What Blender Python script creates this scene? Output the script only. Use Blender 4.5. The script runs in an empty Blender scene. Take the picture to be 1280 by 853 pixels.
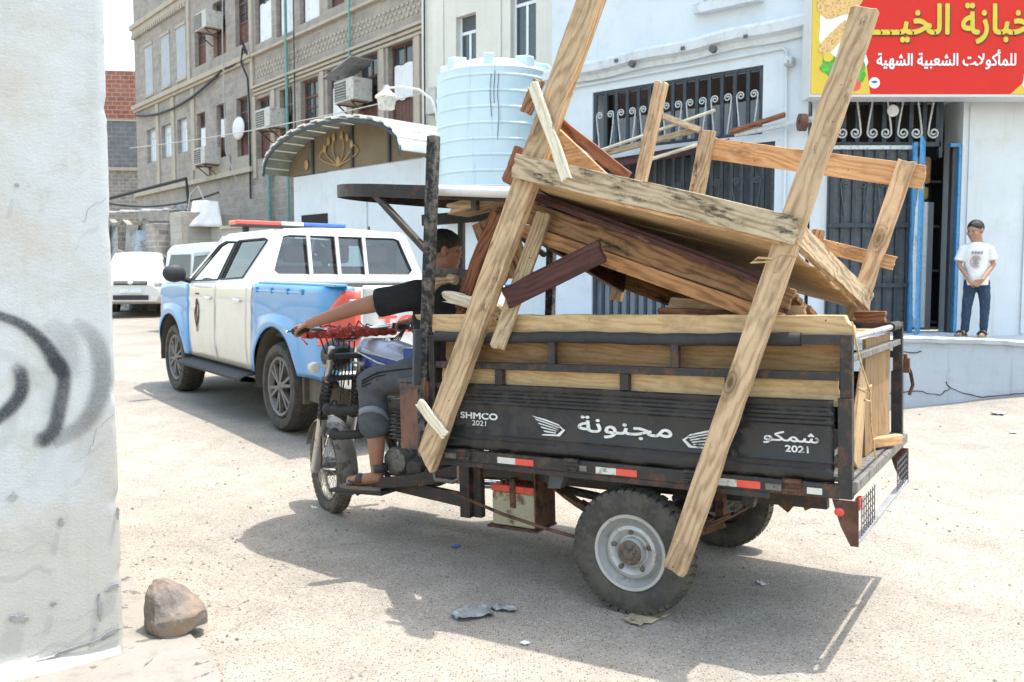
import bpy, bmesh, math, random
from mathutils import Vector, Matrix, noise
random.seed(7)
R = math.radians
SC = bpy.context.scene
COL = SC.collection

# ---------------------------------------------------------------- camera
cam_d = bpy.data.cameras.new('camera')
cam_d.sensor_width = 36.0
cam_d.lens = 36.0 * 1100.0 / 1280.0
cam_d.clip_start = 0.05
cam_d.clip_end = 2000.0
cam = bpy.data.objects.new('camera', cam_d)
COL.objects.link(cam)
cam.location = (0.0, 0.0, 1.42)
cam.rotation_euler = (R(90.0) - math.atan(74.5 / 1100.0), 0.0, 0.0)
cam_d.dof.use_dof = True
cam_d.dof.focus_distance = 4.3
cam_d.dof.aperture_fstop = 5.6
SC.camera = cam

# ---------------------------------------------------------------- world, sun, exposure
SUNV = Vector((0.27, 0.075, 1.0)).normalized()        # from the ground towards the sun
w = bpy.data.worlds.new('World')
SC.world = w
w.use_nodes = True
wn, wl = w.node_tree.nodes, w.node_tree.links
wn.clear()
wo = wn.new('ShaderNodeOutputWorld')
bg = wn.new('ShaderNodeBackground')
sky = wn.new('ShaderNodeTexSky')
sky.sky_type = 'NISHITA'
sky.sun_disc = False
sky.sun_elevation = math.asin(SUNV.z)
sky.sun_rotation = math.atan2(SUNV.x, SUNV.y)
sky.altitude = 0.0
sky.air_density = 2.0
sky.dust_density = 3.0
sky.ozone_density = 1.0
bg.inputs['Strength'].default_value = 0.15
wl.new(sky.outputs[0], bg.inputs[0])
wl.new(bg.outputs[0], wo.inputs[0])
sun_d = bpy.data.lights.new('sun', 'SUN')
sun_d.energy = 2.0
sun_d.angle = R(0.53)
sun_d.color = (1.0, 0.965, 0.90)
sun = bpy.data.objects.new('sun', sun_d)
COL.objects.link(sun)
sun.location = (5, 5, 20)
sun.rotation_euler = (-SUNV).to_track_quat('-Z', 'Y').to_euler()
SC.view_settings.view_transform = 'Standard'
SC.view_settings.look = 'None'
SC.view_settings.exposure = 1.6
SC.view_settings.gamma = 1.0
SC.view_settings.use_curve_mapping = False
SC.cycles.max_bounces = 8
SC.cycles.diffuse_bounces = 4
SC.cycles.transparent_max_bounces = 16

# ---------------------------------------------------------------- materials
class NT:
    def __init__(s, name):
        s.m = bpy.data.materials.new(name)
        s.m.use_nodes = True
        s.n = s.m.node_tree.nodes
        s.l = s.m.node_tree.links
        s.n.clear()
        s.out = s.n.new('ShaderNodeOutputMaterial')
        s.b = s.n.new('ShaderNodeBsdfPrincipled')
        s.l.new(s.b.outputs[0], s.out.inputs[0])
    def set(s, sock, v):
        i = s.b.inputs[sock]
        if hasattr(v, 'is_linked') or hasattr(v, 'links'):
            s.l.new(v, i)
        else:
            i.default_value = v
        return s
    def coord(s, kind='Object', scale=(1, 1, 1), rot=(0, 0, 0), rnd=0.0):
        tc = s.n.new('ShaderNodeTexCoord')
        mp = s.n.new('ShaderNodeMapping')
        mp.inputs['Scale'].default_value = scale
        mp.inputs['Rotation'].default_value = rot
        s.l.new(tc.outputs[kind], mp.inputs[0])
        if rnd:
            oi = s.n.new('ShaderNodeObjectInfo')
            k = s.math('MULTIPLY', oi.outputs['Random'], rnd)
            cb = s.n.new('ShaderNodeCombineXYZ')
            for q in range(3):
                s.l.new(k, cb.inputs[q])
            s.l.new(cb.outputs[0], mp.inputs['Location'])
        return mp.outputs[0]
    def noise(s, vec, scale, detail=4, rough=0.6, dist=0.0, color=False):
        t = s.n.new('ShaderNodeTexNoise')
        t.inputs['Scale'].default_value = scale
        t.inputs['Detail'].default_value = detail
        t.inputs['Roughness'].default_value = rough
        t.inputs['Distortion'].default_value = dist
        s.l.new(vec, t.inputs['Vector'])
        return t.outputs[1 if color else 0]
    def vor(s, vec, scale, feature='F1', out=0, rnd=1.0):
        t = s.n.new('ShaderNodeTexVoronoi')
        t.feature = feature
        t.inputs['Scale'].default_value = scale
        t.inputs['Randomness'].default_value = rnd
        s.l.new(vec, t.inputs['Vector'])
        return t.outputs[out]
    def ramp(s, fac, stops, interp='LINEAR'):
        t = s.n.new('ShaderNodeValToRGB')
        t.color_ramp.interpolation = interp
        e = t.color_ramp.elements
        while len(e) < len(stops):
            e.new(0.5)
        for i, (p, c) in enumerate(stops):
            e[i].position = p
            e[i].color = (c[0], c[1], c[2], 1) if not isinstance(c, (int, float)) else (c, c, c, 1)
        s.l.new(fac, t.inputs[0])
        return t.outputs[0]
    def mix(s, fac, a, b, mode='MIX'):
        t = s.n.new('ShaderNodeMix')
        t.data_type = 'RGBA'
        t.blend_type = mode
        for k, v in ((0, fac), (6, a), (7, b)):
            if hasattr(v, 'links'):
                s.l.new(v, t.inputs[k])
            elif isinstance(v, (int, float)):
                t.inputs[k].default_value = v if k == 0 else (v, v, v, 1)
            else:
                t.inputs[k].default_value = (v[0], v[1], v[2], 1)
        return t.outputs[2]
    def math(s, op, a, b=None):
        t = s.n.new('ShaderNodeMath')
        t.operation = op
        for k, v in ((0, a), (1, b)):
            if v is None: continue
            if hasattr(v, 'links'): s.l.new(v, t.inputs[k])
            else: t.inputs[k].default_value = v
        return t.outputs[0]
    def sep(s, vec, i):
        t = s.n.new('ShaderNodeSeparateXYZ')
        s.l.new(vec, t.inputs[0])
        return t.outputs[i]
    def bump(s, h, strength=0.5, dist=0.01):
        t = s.n.new('ShaderNodeBump')
        t.inputs['Strength'].default_value = strength
        t.inputs['Distance'].default_value = dist
        s.l.new(h, t.inputs['Height'])
        s.l.new(t.outputs[0], s.b.inputs['Normal'])
        return s

def hexc(r, g, b):                       # sRGB 0..255 -> linear
    f = lambda c: (c / 255 / 12.92) if c / 255 <= 0.04045 else ((c / 255 + 0.055) / 1.055) ** 2.4
    return (f(r), f(g), f(b))

def mat_plain(name, c, rough=0.6, metal=0.0, var=0.12, scale=6.0, bump=0.0, dirt=None, dirt_amt=0.5, coat=0.0, spec=0.5, bdist=0.004):
    """colour with uneven tone and optional dirt/rust patches"""
    t = NT(name)
    v = t.coord('Object', rnd=9.0)
    n1 = t.noise(v, scale, 5, 0.65)
    lo = tuple(x * (1 - var) for x in c)
    hi = tuple(min(1, x * (1 + var)) for x in c)
    col = t.ramp(n1, [(0.3, lo), (0.7, hi)])
    if dirt:
        n2 = t.noise(v, scale * 1.7, 8, 0.72)
        lim = 0.62 - 0.22 * dirt_amt
        f = t.ramp(n2, [(lim, 0.0), (lim + 0.10, 1.0)])
        col = t.mix(f, col, dirt)
        t.set('Roughness', t.ramp(f, [(0, rough), (1, 0.9)]))
    else:
        t.set('Roughness', rough)
    t.set('Base Color', col).set('Metallic', metal)
    t.b.inputs['Specular IOR Level'].default_value = spec
    if coat:
        t.b.inputs['Coat Weight'].default_value = coat
        t.b.inputs['Coat Roughness'].default_value = 0.08
    if bump:
        t.bump(t.noise(v, scale * 8, 5, 0.7), bump, bdist)
    return t.m

def mat_wood(name, light, dark, stain=None, stain_amt=0.4, rough=0.75, knots=True, ring=7.0, grime=0.24):
    """long grain along each board's own X axis"""
    t = NT(name)
    v = t.coord('Object', scale=(0.55, 5.5, 5.5), rnd=23.0)
    vf = t.coord('Object', scale=(3.0, 60.0, 60.0), rnd=23.0)
    warp = t.noise(t.coord('Object', scale=(1.2, 5, 5), rnd=23.0), 1.6, 3, 0.5, color=True)
    add = t.n.new('ShaderNodeVectorMath'); add.operation = 'MULTIPLY_ADD'
    t.l.new(warp, add.inputs[0]); add.inputs[1].default_value = (0.55, 0.55, 0.55); t.l.new(v, add.inputs[2])
    wv = t.n.new('ShaderNodeTexWave')
    wv.wave_type = 'BANDS'; wv.bands_direction = 'DIAGONAL'
    wv.inputs['Scale'].default_value = ring * 0.55
    wv.inputs['Distortion'].default_value = 3.0
    wv.inputs['Detail'].default_value = 3.0
    wv.inputs['Detail Scale'].default_value = 0.7
    t.l.new(add.outputs[0], wv.inputs['Vector'])
    fine = t.noise(vf, 1.0, 4, 0.7)
    f = t.math('ADD', t.math('MULTIPLY', wv.outputs[1], 0.24), t.math('MULTIPLY', fine, 0.76))
    col = t.ramp(f, [(0.28, tuple(x * 0.9 for x in dark)), (0.36, dark), (0.54, light)])
    # broad tone changes along and across the board
    tone = t.noise(t.coord('Object', scale=(1.1, 3.0, 3.0), rnd=31.0), 1.3, 4, 0.6)
    col = t.mix(t.ramp(tone, [(0.35, 0.0), (0.7, grime)]), col, tuple(x * 0.42 for x in dark))
    if knots:
        kv = t.coord('Object', scale=(3.4, 7.5, 7.5), rnd=17.0)
        kd = t.vor(kv, 1.0, 'F1'); kc = t.sep(t.vor(kv, 1.0, 'F1', out=1), 0)
        k = t.math('MULTIPLY', t.ramp(kd, [(0.05, 1.0), (0.11, 0.55), (0.15, 0.75), (0.19, 0.25), (0.23, 0.4), (0.30, 0.0)]), t.ramp(kc, [(0.52, 0.0), (0.55, 1.0)]))
        col = t.mix(k, col, tuple(x * 0.30 for x in dark))
    if stain:
        sn = t.noise(t.coord('Object', scale=(3, 9, 9), rnd=11.0), 1.5, 9, 0.75)
        lim = 0.66 - 0.2 * stain_amt
        s_ = t.ramp(sn, [(lim, 0.0), (lim + 0.07, 0.9)])
        col = t.mix(s_, col, stain)
    bl = t.noise(t.coord('Object', scale=(4, 7, 7), rnd=41.0), 1.2, 8, 0.72)      # handling dirt
    col = t.mix(t.ramp(bl, [(0.50, 0.0), (0.66, 0.50)]), col, tuple(x * 0.45 for x in dark))
    pb = t.noise(t.coord('Object', scale=(2, 6, 6), rnd=47.0), 1.6, 7, 0.7)       # bleached patches
    col = t.mix(t.ramp(pb, [(0.52, 0.0), (0.70, 0.40)]), col, tuple(min(1, x * 1.35 + 0.03) for x in light))
    # nail holes, scratches
    nv = t.coord('Object', scale=(16, 16, 16), rnd=5.0)
    nd = t.vor(nv, 1.0, 'F1')
    col = t.mix(t.ramp(nd, [(0.045, 0.85), (0.07, 0.0)]), col, (0.03, 0.022, 0.016))
    oi = t.n.new('ShaderNodeObjectInfo')
    hs = t.n.new('ShaderNodeHueSaturation')
    t.l.new(col, hs.inputs['Color'])
    t.l.new(t.ramp(oi.outputs['Random'], [(0, 0.86), (1, 1.1)]), hs.inputs['Value'])
    t.set('Base Color', hs.outputs[0]).set('Roughness', rough)
    t.b.inputs['Specular IOR Level'].default_value = 0.25
    t.bump(f, 0.5, 0.0025)
    return t.m

M = {}
def mk_materials():
    M['wood_tan'] = mat_wood('wood_tan', hexc(204, 176, 142), hexc(168, 138, 106), hexc(70, 58, 48), 0.28)
    M['wood_mould'] = mat_wood('wood_mould', hexc(196, 178, 148), hexc(156, 134, 106), hexc(46, 44, 42), 0.62)
    M['wood_orange'] = mat_wood('wood_orange', hexc(214, 170, 126), hexc(190, 142, 98), hexc(120, 84, 60), 0.2)
    M['wood_grey'] = mat_wood('wood_grey', hexc(192, 170, 138), hexc(148, 124, 96), hexc(60, 56, 50), 0.42)
    M['wood_aged'] = mat_wood('wood_aged', hexc(168, 130, 94), hexc(118, 86, 60), hexc(40, 34, 30), 0.55)
    M['wood_aged2'] = mat_wood('wood_aged2', hexc(186, 138, 96), hexc(140, 100, 66), hexc(60, 46, 36), 0.4)
    M['wood_mahogany'] = mat_wood('wood_mahogany', hexc(84, 52, 47), hexc(62, 38, 36), hexc(150, 110, 90), 0.15, rough=0.5, knots=False)
    M['wood_redbrown'] = mat_wood('wood_redbrown', hexc(142, 92, 62), hexc(98, 58, 42), hexc(60, 40, 32), 0.3, rough=0.55)
    M['wood_white'] = mat_wood('wood_white', hexc(226, 216, 194), hexc(200, 186, 158), hexc(60, 48, 38), 0.18, knots=False)
    M['plywood'] = mat_wood('plywood', hexc(198, 168, 126), hexc(178, 146, 106), hexc(120, 92, 62), 0.25, knots=False, grime=0.22)
    M['ply_dark'] = mat_wood('ply_dark', hexc(156, 126, 90), hexc(138, 108, 76), hexc(84, 62, 44), 0.4, knots=False, grime=0.4)
    M['ply_pale'] = mat_wood('ply_pale', hexc(206, 176, 132), hexc(188, 156, 114), hexc(70, 50, 36), 0.05, knots=False, grime=0.15)
    M['black_paint'] = mat_plain('black_paint', (0.016, 0.017, 0.019), 0.36, 0.0, 0.25, 5, 0.15, (0.052, 0.046, 0.040), 0.62)
    M['black_frame'] = mat_plain('black_frame', (0.022, 0.022, 0.023), 0.5, 0.0, 0.3, 12, 0.3, (0.11, 0.055, 0.033), 0.5)
    M['black_rubber'] = mat_plain('black_rubber', (0.030, 0.030, 0.030), 0.7, 0, 0.3, 20, 0.2)
    M['tyre'] = mat_plain('tyre', (0.050, 0.047, 0.042), 0.88, 0, 0.25, 7, 0.3, (0.085, 0.076, 0.062), 0.75)
    M['tyre_dusty'] = mat_plain('tyre_dusty', (0.085, 0.080, 0.070), 0.9, 0, 0.2, 7, 0.3, (0.16, 0.145, 0.12), 0.5)
    M['rust'] = mat_plain('rust', (0.13, 0.060, 0.035), 0.85, 0, 0.45, 9, 0.6, (0.035, 0.025, 0.022), 0.5)
    M['rust_paint'] = mat_plain('rust_paint', (0.20, 0.105, 0.070), 0.75, 0, 0.35, 3, 0.5, (0.05, 0.052, 0.055), 0.55)
    M['bark_paint'] = mat_plain('bark_paint', (0.115, 0.10, 0.085), 0.7, 0, 0.5, 14, 0.7, (0.018, 0.02, 0.022), 0.8)
    M['steel'] = mat_plain('steel', (0.52, 0.51, 0.49), 0.38, 0.8, 0.15, 14, 0.1, (0.25, 0.2, 0.16), 0.25)
    M['guard_dull'] = mat_plain('guard_dull', (0.20, 0.19, 0.165), 0.5, 0.3, 0.25, 9, 0.2, (0.12, 0.10, 0.08), 0.5)
    M['rim_silver'] = mat_plain('rim_silver', (0.44, 0.44, 0.43), 0.45, 0.4, 0.12, 9, 0.15, (0.30, 0.27, 0.23), 0.3)
    M['hub_grime'] = mat_plain('hub_grime', (0.14, 0.115, 0.09), 0.75, 0.2, 0.35, 20, 0.5, (0.06, 0.045, 0.035), 0.4)
    M['chrome'] = mat_plain('chrome', (0.75, 0.75, 0.75), 0.15, 1.0, 0.05)
    M['alu'] = mat_plain('alu', (0.19, 0.185, 0.175), 0.5, 0.4, 0.25, 18, 0.3, (0.10, 0.085, 0.07), 0.45)
    M['engine'] = mat_plain('engine', (0.060, 0.060, 0.060), 0.55, 0.4, 0.4, 20, 0.4, (0.16, 0.13, 0.10), 0.4)
    M['white_letter'] = mat_plain('white_letter', (0.70, 0.70, 0.68), 0.6, 0, 0.1, 12, 0, (0.12, 0.115, 0.105), 0.30)
    M['blue_letter'] = mat_plain('blue_letter', (0.05, 0.09, 0.28), 0.6)
    M['tape_red'] = mat_plain('tape_red', (0.72, 0.085, 0.05), 0.4, 0, 0.15, 9, 0, (0.2, 0.12, 0.1), 0.3)
    M['tape_white'] = mat_plain('tape_white', (0.62, 0.62, 0.55), 0.45, 0, 0.1, 9, 0, (0.25, 0.23, 0.2), 0.35)
    M['red_plastic'] = mat_plain('red_plastic', (0.62, 0.045, 0.03), 0.3, 0, 0.1, coat=0.5)
    M['battery'] = mat_plain('battery', (0.42, 0.39, 0.28), 0.6, 0, 0.15, 8, 0.2, (0.16, 0.12, 0.08), 0.45)
    M['cloth_black'] = mat_plain('cloth_black', (0.012, 0.012, 0.013), 0.9, 0, 0.35, 25, 0.4)
    M['cloth_grey'] = mat_plain('cloth_grey', (0.085, 0.092, 0.105), 0.9, 0, 0.2, 25, 0.4)
    M['cloth_lightgrey'] = mat_plain('cloth_lightgrey', (0.24, 0.26, 0.30), 0.9, 0, 0.1, 25, 0.3)
    M['cloth_red'] = mat_plain('cloth_red', (0.30, 0.035, 0.025), 0.85, 0, 0.45, 30, 0.8, (0.55, 0.30, 0.22), 0.3)
    M['cloth_white'] = mat_plain('cloth_white', (0.74, 0.73, 0.72), 0.9, 0, 0.06, 12, 0.5)
    M['denim'] = mat_plain('denim', (0.018, 0.038, 0.070), 0.85, 0, 0.4, 30, 0.5, (0.05, 0.085, 0.13), 0.4)
    M['sandal'] = mat_plain('sandal', (0.045, 0.042, 0.045), 0.7, 0, 0.2)
    M['sole'] = mat_plain('sole', (0.20, 0.16, 0.11), 0.8, 0, 0.2)
    M['hair'] = mat_plain('hair', (0.011, 0.009, 0.008), 0.55, 0, 0.4, 60, 0.9)
    M['hair_grey'] = mat_plain('hair_grey', (0.014, 0.013, 0.013), 0.6, 0, 0.4, 60, 0.9, (0.10, 0.10, 0.10), 0.3)
    for k, c in (('skin', (0.34, 0.165, 0.10)), ('skin_boy', (0.38, 0.21, 0.135))):
        t = NT(k)
        v = t.coord()
        n = t.noise(v, 9, 5, 0.6)
        t.set('Base Color', t.ramp(n, [(0.3, tuple(x * .84 for x in c)), (0.7, tuple(x * 1.1 for x in c))])).set('Roughness', 0.5)
        t.b.inputs['Subsurface Weight'].default_value = 0.12
        t.b.inputs['Subsurface Radius'].default_value = (0.02, 0.008, 0.004)
        t.bump(t.noise(v, 120, 4, 0.6), 0.15, 0.002)
        M[k] = t.m
    M['tank_blue'] = mat_plain('tank_blue', (0.03, 0.075, 0.30), 0.25, 0.2, 0.1, coat=0.8)
    M['tank_silver'] = mat_plain('tank_silver', (0.42, 0.45, 0.52), 0.35, 0.3, 0.1, coat=0.4, dirt=(0.25, 0.22, 0.2), dirt_amt=0.3)
    # glass
    for k, c, tr in (('glass_dark', (0.30, 0.36, 0.36), 0.86), ('glass_clear', (0.80, 0.88, 0.88), 0.95)):
        t = NT(k)
        t.set('Base Color', (*c, 1)).set('Roughness', 0.03)
        t.b.inputs['Specular IOR Level'].default_value = 0.9
        tr_ = t.n.new('ShaderNodeBsdfTransparent')
        tr_.inputs[0].default_value = (*[x * 0.9 for x in c], 1)
        gl = t.n.new('ShaderNodeBsdfGlossy'); gl.inputs['Roughness'].default_value = 0.03
        fr = t.n.new('ShaderNodeFresnel'); fr.inputs[0].default_value = 1.5
        ms = t.n.new('ShaderNodeMixShader')
        ff = t.math('MINIMUM', t.math('ADD', t.math('MULTIPLY', fr.outputs[0], 1.2), 0.07), 1.0)
        t.l.new(ff, ms.inputs[0]); t.l.new(tr_.outputs[0], ms.inputs[1]); t.l.new(gl.outputs[0], ms.inputs[2])
        t.l.new(ms.outputs[0], t.out.inputs[0])
        M[k] = t.m
    M['glass_window'] = mat_plain('glass_window', (0.035, 0.05, 0.06), 0.08, 0, 0.2, 2, spec=0.8)
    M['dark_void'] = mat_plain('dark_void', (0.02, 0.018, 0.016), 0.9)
mk_materials()

# ---------------------------------------------------------------- mesh builder
class MB:
    def __init__(s):
        s.v = []; s.f = []; s.mi = []; s.cur = 0; s.uv = None
    def add(s, vs, fs):
        k = len(s.v)
        s.v += [Vector(x) for x in vs]
        s.f += [tuple(i + k for i in f) for f in fs]
        s.mi += [s.cur] * len(fs)
        return s
    def box(s, c, d, M4=None, bev=0):
        x, y, z = d[0] / 2, d[1] / 2, d[2] / 2
        vs = [Vector((a * x, b * y, e * z)) for a in (-1, 1) for b in (-1, 1) for e in (-1, 1)]
        c = Vector(c)
        vs = [(M4 @ v if M4 else v) + c for v in vs]
        return s.add(vs, [(0, 1, 3, 2), (4, 6, 7, 5), (0, 4, 5, 1), (2, 3, 7, 6), (0, 2, 6, 4), (1, 5, 7, 3)])
    def span(s, a, b):
        a, b = Vector(a), Vector(b)
        return s.box((a + b) / 2, [abs(q) for q in (b - a)])
    def beam(s, p0, p1, w_, h_, up=(0, 0, 1)):
        p0, p1 = Vector(p0), Vector(p1)
        d = (p1 - p0); L = d.length; x = d / L
        y = Vector(up).cross(x)
        if y.length < 1e-4: y = Vector((0, 1, 0)).cross(x)
        y.normalize(); z = x.cross(y)
        m = Matrix((x, y, z)).transposed()
        return s.box((p0 + p1) / 2, (L, w_, h_), m)
    def tube(s, pts, r, n=8, closed=False, cap=True):
        pts = [Vector(p) for p in pts]
        k0 = len(s.v); N = len(pts)
        rr = r if isinstance(r, (list, tuple)) else [r] * N
        prev = None
        for i, p in enumerate(pts):
            if closed: t = pts[(i + 1) % N] - pts[i - 1]
            else: t = pts[min(i + 1, N - 1)] - pts[max(i - 1, 0)]
            if t.length < 1e-9: t = Vector((0, 0, 1))
            t.normalize()
            if prev is None:
                a = Vector((0, 0, 1)) if abs(t.z) < 0.9 else Vector((1, 0, 0))
                u = t.cross(a).normalized()
            else:
                u = (prev - t * prev.dot(t))
                u = u.normalized() if u.length > 1e-6 else t.cross(Vector((0, 0, 1))).normalized()
            prev = u; v = t.cross(u)
            for j in range(n):
                a = 2 * math.pi * j / n
                s.v.append(p + (u * math.cos(a) + v * math.sin(a)) * rr[i])
        M_ = N if closed else N - 1
        for i in range(M_):
            for j in range(n):
                a = k0 + i * n + j; b = k0 + i * n + (j + 1) % n
                c = k0 + ((i + 1) % N) * n + (j + 1) % n; d = k0 + ((i + 1) % N) * n + j
                s.f.append((a, b, c, d)); s.mi.append(s.cur)
        if cap and not closed:
            s.f.append(tuple(k0 + j for j in reversed(range(n)))); s.mi.append(s.cur)
            s.f.append(tuple(k0 + (N - 1) * n + j for j in range(n))); s.mi.append(s.cur)
        return s
    def lathe(s, prof, c=(0, 0, 0), ax='y', n=32, close=False):
        """prof: (radius, along-axis) pairs"""
        k0 = len(s.v); c = Vector(c)
        for (r, h) in prof:
            for j in range(n):
                a = 2 * math.pi * j / n; x, z = r * math.cos(a), r * math.sin(a)
                p = {'y': (x, h, z), 'z': (x, z, h), 'x': (h, x, z)}[ax]
                s.v.append(c + Vector(p))
        N = len(prof)
        for i in range(N if close else N - 1):
            for j in range(n):
                i2 = (i + 1) % N
                s.f.append((k0 + i * n + j, k0 + i * n + (j + 1) % n, k0 + i2 * n + (j + 1) % n, k0 + i2 * n + j)); s.mi.append(s.cur)
        return s
    def prism(s, poly, d, M4=None):
        """polygon (3-D points) pushed along vector d"""
        p = [Vector(q) for q in poly]; d = Vector(d); n = len(p)
        vs = p + [q + d for q in p]
        if M4: vs = [M4 @ q for q in vs]
        fs = [tuple(range(n))[::-1], tuple(range(n, 2 * n))] + [(i, (i + 1) % n, n + (i + 1) % n, n + i) for i in range(n)]
        return s.add(vs, fs)
    def grid(s, rows):
        k0 = len(s.v); nr, nc = len(rows), len(rows[0])
        for r_ in rows:
            s.v += [Vector(p) for p in r_]
        for i in range(nr - 1):
            for j in range(nc - 1):
                a = k0 + i * nc + j
                s.f.append((a, a + 1, a + nc + 1, a + nc)); s.mi.append(s.cur)
        return s
    def ball(s, c, r, n=12, m=8, rot=None):
        c = Vector(c); r = Vector(r if hasattr(r, '__len__') else (r, r, r)); k0 = len(s.v)
        for i in range(m + 1):
            t = math.pi * i / m
            for j in range(n):
                a = 2 * math.pi * j / n
                p = Vector((r.x * math.sin(t) * math.cos(a), r.y * math.sin(t) * math.sin(a), r.z * math.cos(t)))
                s.v.append(c + (rot @ p if rot else p))
        for i in range(m):
            for j in range(n):
                s.f.append((k0 + i * n + j, k0 + i * n + (j + 1) % n, k0 + (i + 1) * n + (j + 1) % n, k0 + (i + 1) * n + j)); s.mi.append(s.cur)
        return s
    def build(s, name, mats, parent=None, smooth=False, bevel=0.0, origin=None, solid=0.0, fix=True):
        me = bpy.data.meshes.new(name)
        org = Vector((0, 0, 0))
        if parent is None:
            if origin is not None: org = Vector(origin)
            else:
                xs = [q.x for q in s.v]; ys = [q.y for q in s.v]; zs = [q.z for q in s.v]
                org = Vector(((min(xs) + max(xs)) / 2, (min(ys) + max(ys)) / 2, min(zs)))
        elif origin is not None: org = Vector(origin)
        me.from_pydata([q - org for q in s.v], [], s.f)
        if not isinstance(mats, (list, tuple)): mats = [mats]
        for m_ in mats: me.materials.append(m_)
        if len(mats) > 1: me.polygons.foreach_set('material_index', s.mi)
        if fix or smooth:
            b = bmesh.new(); b.from_mesh(me)
            if smooth: bmesh.ops.remove_doubles(b, verts=b.verts, dist=1e-5)
            bmesh.ops.recalc_face_normals(b, faces=b.faces)
            b.to_mesh(me); b.free()
        if smooth:
            me.polygons.foreach_set('use_smooth', [True] * len(me.polygons))
            try: me.set_sharp_from_angle(angle=R(38))
            except Exception: pass
        o = bpy.data.objects.new(name, me)
        COL.objects.link(o)
        o.location = org
        if parent is not None: o.parent = parent
        if solid:
            md = o.modifiers.new('solid', 'SOLIDIFY'); md.thickness = solid; md.offset = -1
        if bevel:
            md = o.modifiers.new('bevel', 'BEVEL'); md.width = bevel; md.segments = 2; md.limit_method = 'ANGLE'; md.angle_limit = R(40)
        return o

def tag(o, label=None, cat=None, group=None, kind=None):
    if label: o['label'] = label
    if cat: o['category'] = cat
    if group: o['group'] = group
    if kind: o['kind'] = kind
    return o

def empty(name, loc=(0, 0, 0), rz=0.0, label=None, cat=None, group=None, mat=None):
    o = bpy.data.objects.new(name, None)
    o.empty_display_size = 0.2
    COL.objects.link(o)
    if mat is not None: o.matrix_world = mat
    else:
        o.location = loc; o.rotation_euler = (0, 0, rz)
    return tag(o, label, cat, group)

def kids(o): return [c for c in bpy.data.objects if c.parent == o]
def copy_tree(o, parent=None):
    c = o.copy(); COL.objects.link(c)
    if parent: c.parent = parent
    for ch in kids(o): copy_tree(ch, c)
    return c

def frame(o, x, y=None):
    """matrix with origin o, X axis x, Y axis y, Z up-ish"""
    x = Vector(x).normalized(); y = Vector(y); z = x.cross(y).normalized(); y = z.cross(x)
    m = Matrix((x, y, z)).transposed().to_4x4(); m.translation = Vector(o)
    return m

def plank(name, p0, p1, wd, th, face, mat, parent=None, label=None, cat=None, group=None, M4=None, rough_end=0.004, taper=0.0, warp=0.003, segs=8, bevel=0.0018, skew=(0, 0)):
    """board from p0 to p1 (centre line); face = direction its broad side looks; its own X axis runs along the grain"""
    p0, p1, face = Vector(p0), Vector(p1), Vector(face)
    if M4 is not None:
        p0, p1 = M4 @ p0, M4 @ p1; face = M4.to_3x3() @ face
    L = (p1 - p0).length
    x = (p1 - p0).normalized(); z = (face - x * face.dot(x)).normalized(); y = z.cross(x)
    mw = Matrix((x, y, z)).transposed().to_4x4(); mw.translation = (p0 + p1) / 2
    rnd = random.Random(int(abs(p0.x * 977 + p0.z * 331 + p1.y * 577) * 100))
    vs, fs = [], []
    a1, a2 = rnd.uniform(-warp, warp), rnd.uniform(-warp, warp)
    NC = 6                                              # points across the width, so ends can splinter and edges chip
    prof = [(-1 + 2 * k / (NC - 1), -1) for k in range(NC)] + [(1 - 2 * k / (NC - 1), 1) for k in range(NC)]
    NP = len(prof)
    segs = max(segs, int(L / .09))
    for i in range(segs + 1):
        u = i / segs
        cx = -L / 2 + L * u
        dy = a1 * math.sin(u * math.pi); dz = a2 * math.sin(u * math.pi * 1.4)
        hw = wd / 2 * (1 - taper * u)
        ends = [rnd.uniform(-1, 1) * rough_end * 1.5 for _ in range(NC)]
        chip = [max(0, rnd.gauss(0, .0012)) + (rnd.uniform(.002, .006) if rnd.random() < .07 else 0) for _ in range(2)]
        for q, (sy, sz) in enumerate(prof):
            k = q if q < NC else 2 * NC - 1 - q
            e = 0
            if i == 0: e = ends[k] + skew[0] * sy
            if i == segs: e = ends[k] + skew[1] * sy
            yy = sy * hw
            if sy <= -1: yy += chip[0]
            if sy >= 1: yy -= chip[1]
            vs.append((cx + e, yy + dy, sz * th / 2 + dz + rnd.uniform(-.0004, .0004)))
    for i in range(segs):
        for k in range(NP):
            a = i * NP + k; b = i * NP + (k + 1) % NP
            fs.append((a, a + NP, b + NP, b))
    for base_ in (0, segs * NP):
        for k in range(NC - 1): fs.append((base_ + k, base_ + k + 1, base_ + NP - 2 - k, base_ + NP - 1 - k))
    me = bpy.data.meshes.new(name)
    me.from_pydata(vs, [], fs); me.materials.append(mat)
    b = bmesh.new(); b.from_mesh(me); bmesh.ops.recalc_face_normals(b, faces=b.faces); b.to_mesh(me); b.free()
    o = bpy.data.objects.new(name, me); COL.objects.link(o)
    if parent is not None:
        o.parent = parent; o.matrix_local = mw if M4 is None else parent.matrix_world.inverted() @ mw
    else: o.matrix_world = mw
    if bevel:
        md = o.modifiers.new('bevel', 'BEVEL'); md.width = bevel; md.segments = 1; md.limit_method = 'ANGLE'; md.angle_limit = R(60)
    return tag(o, label, cat, group)

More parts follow.
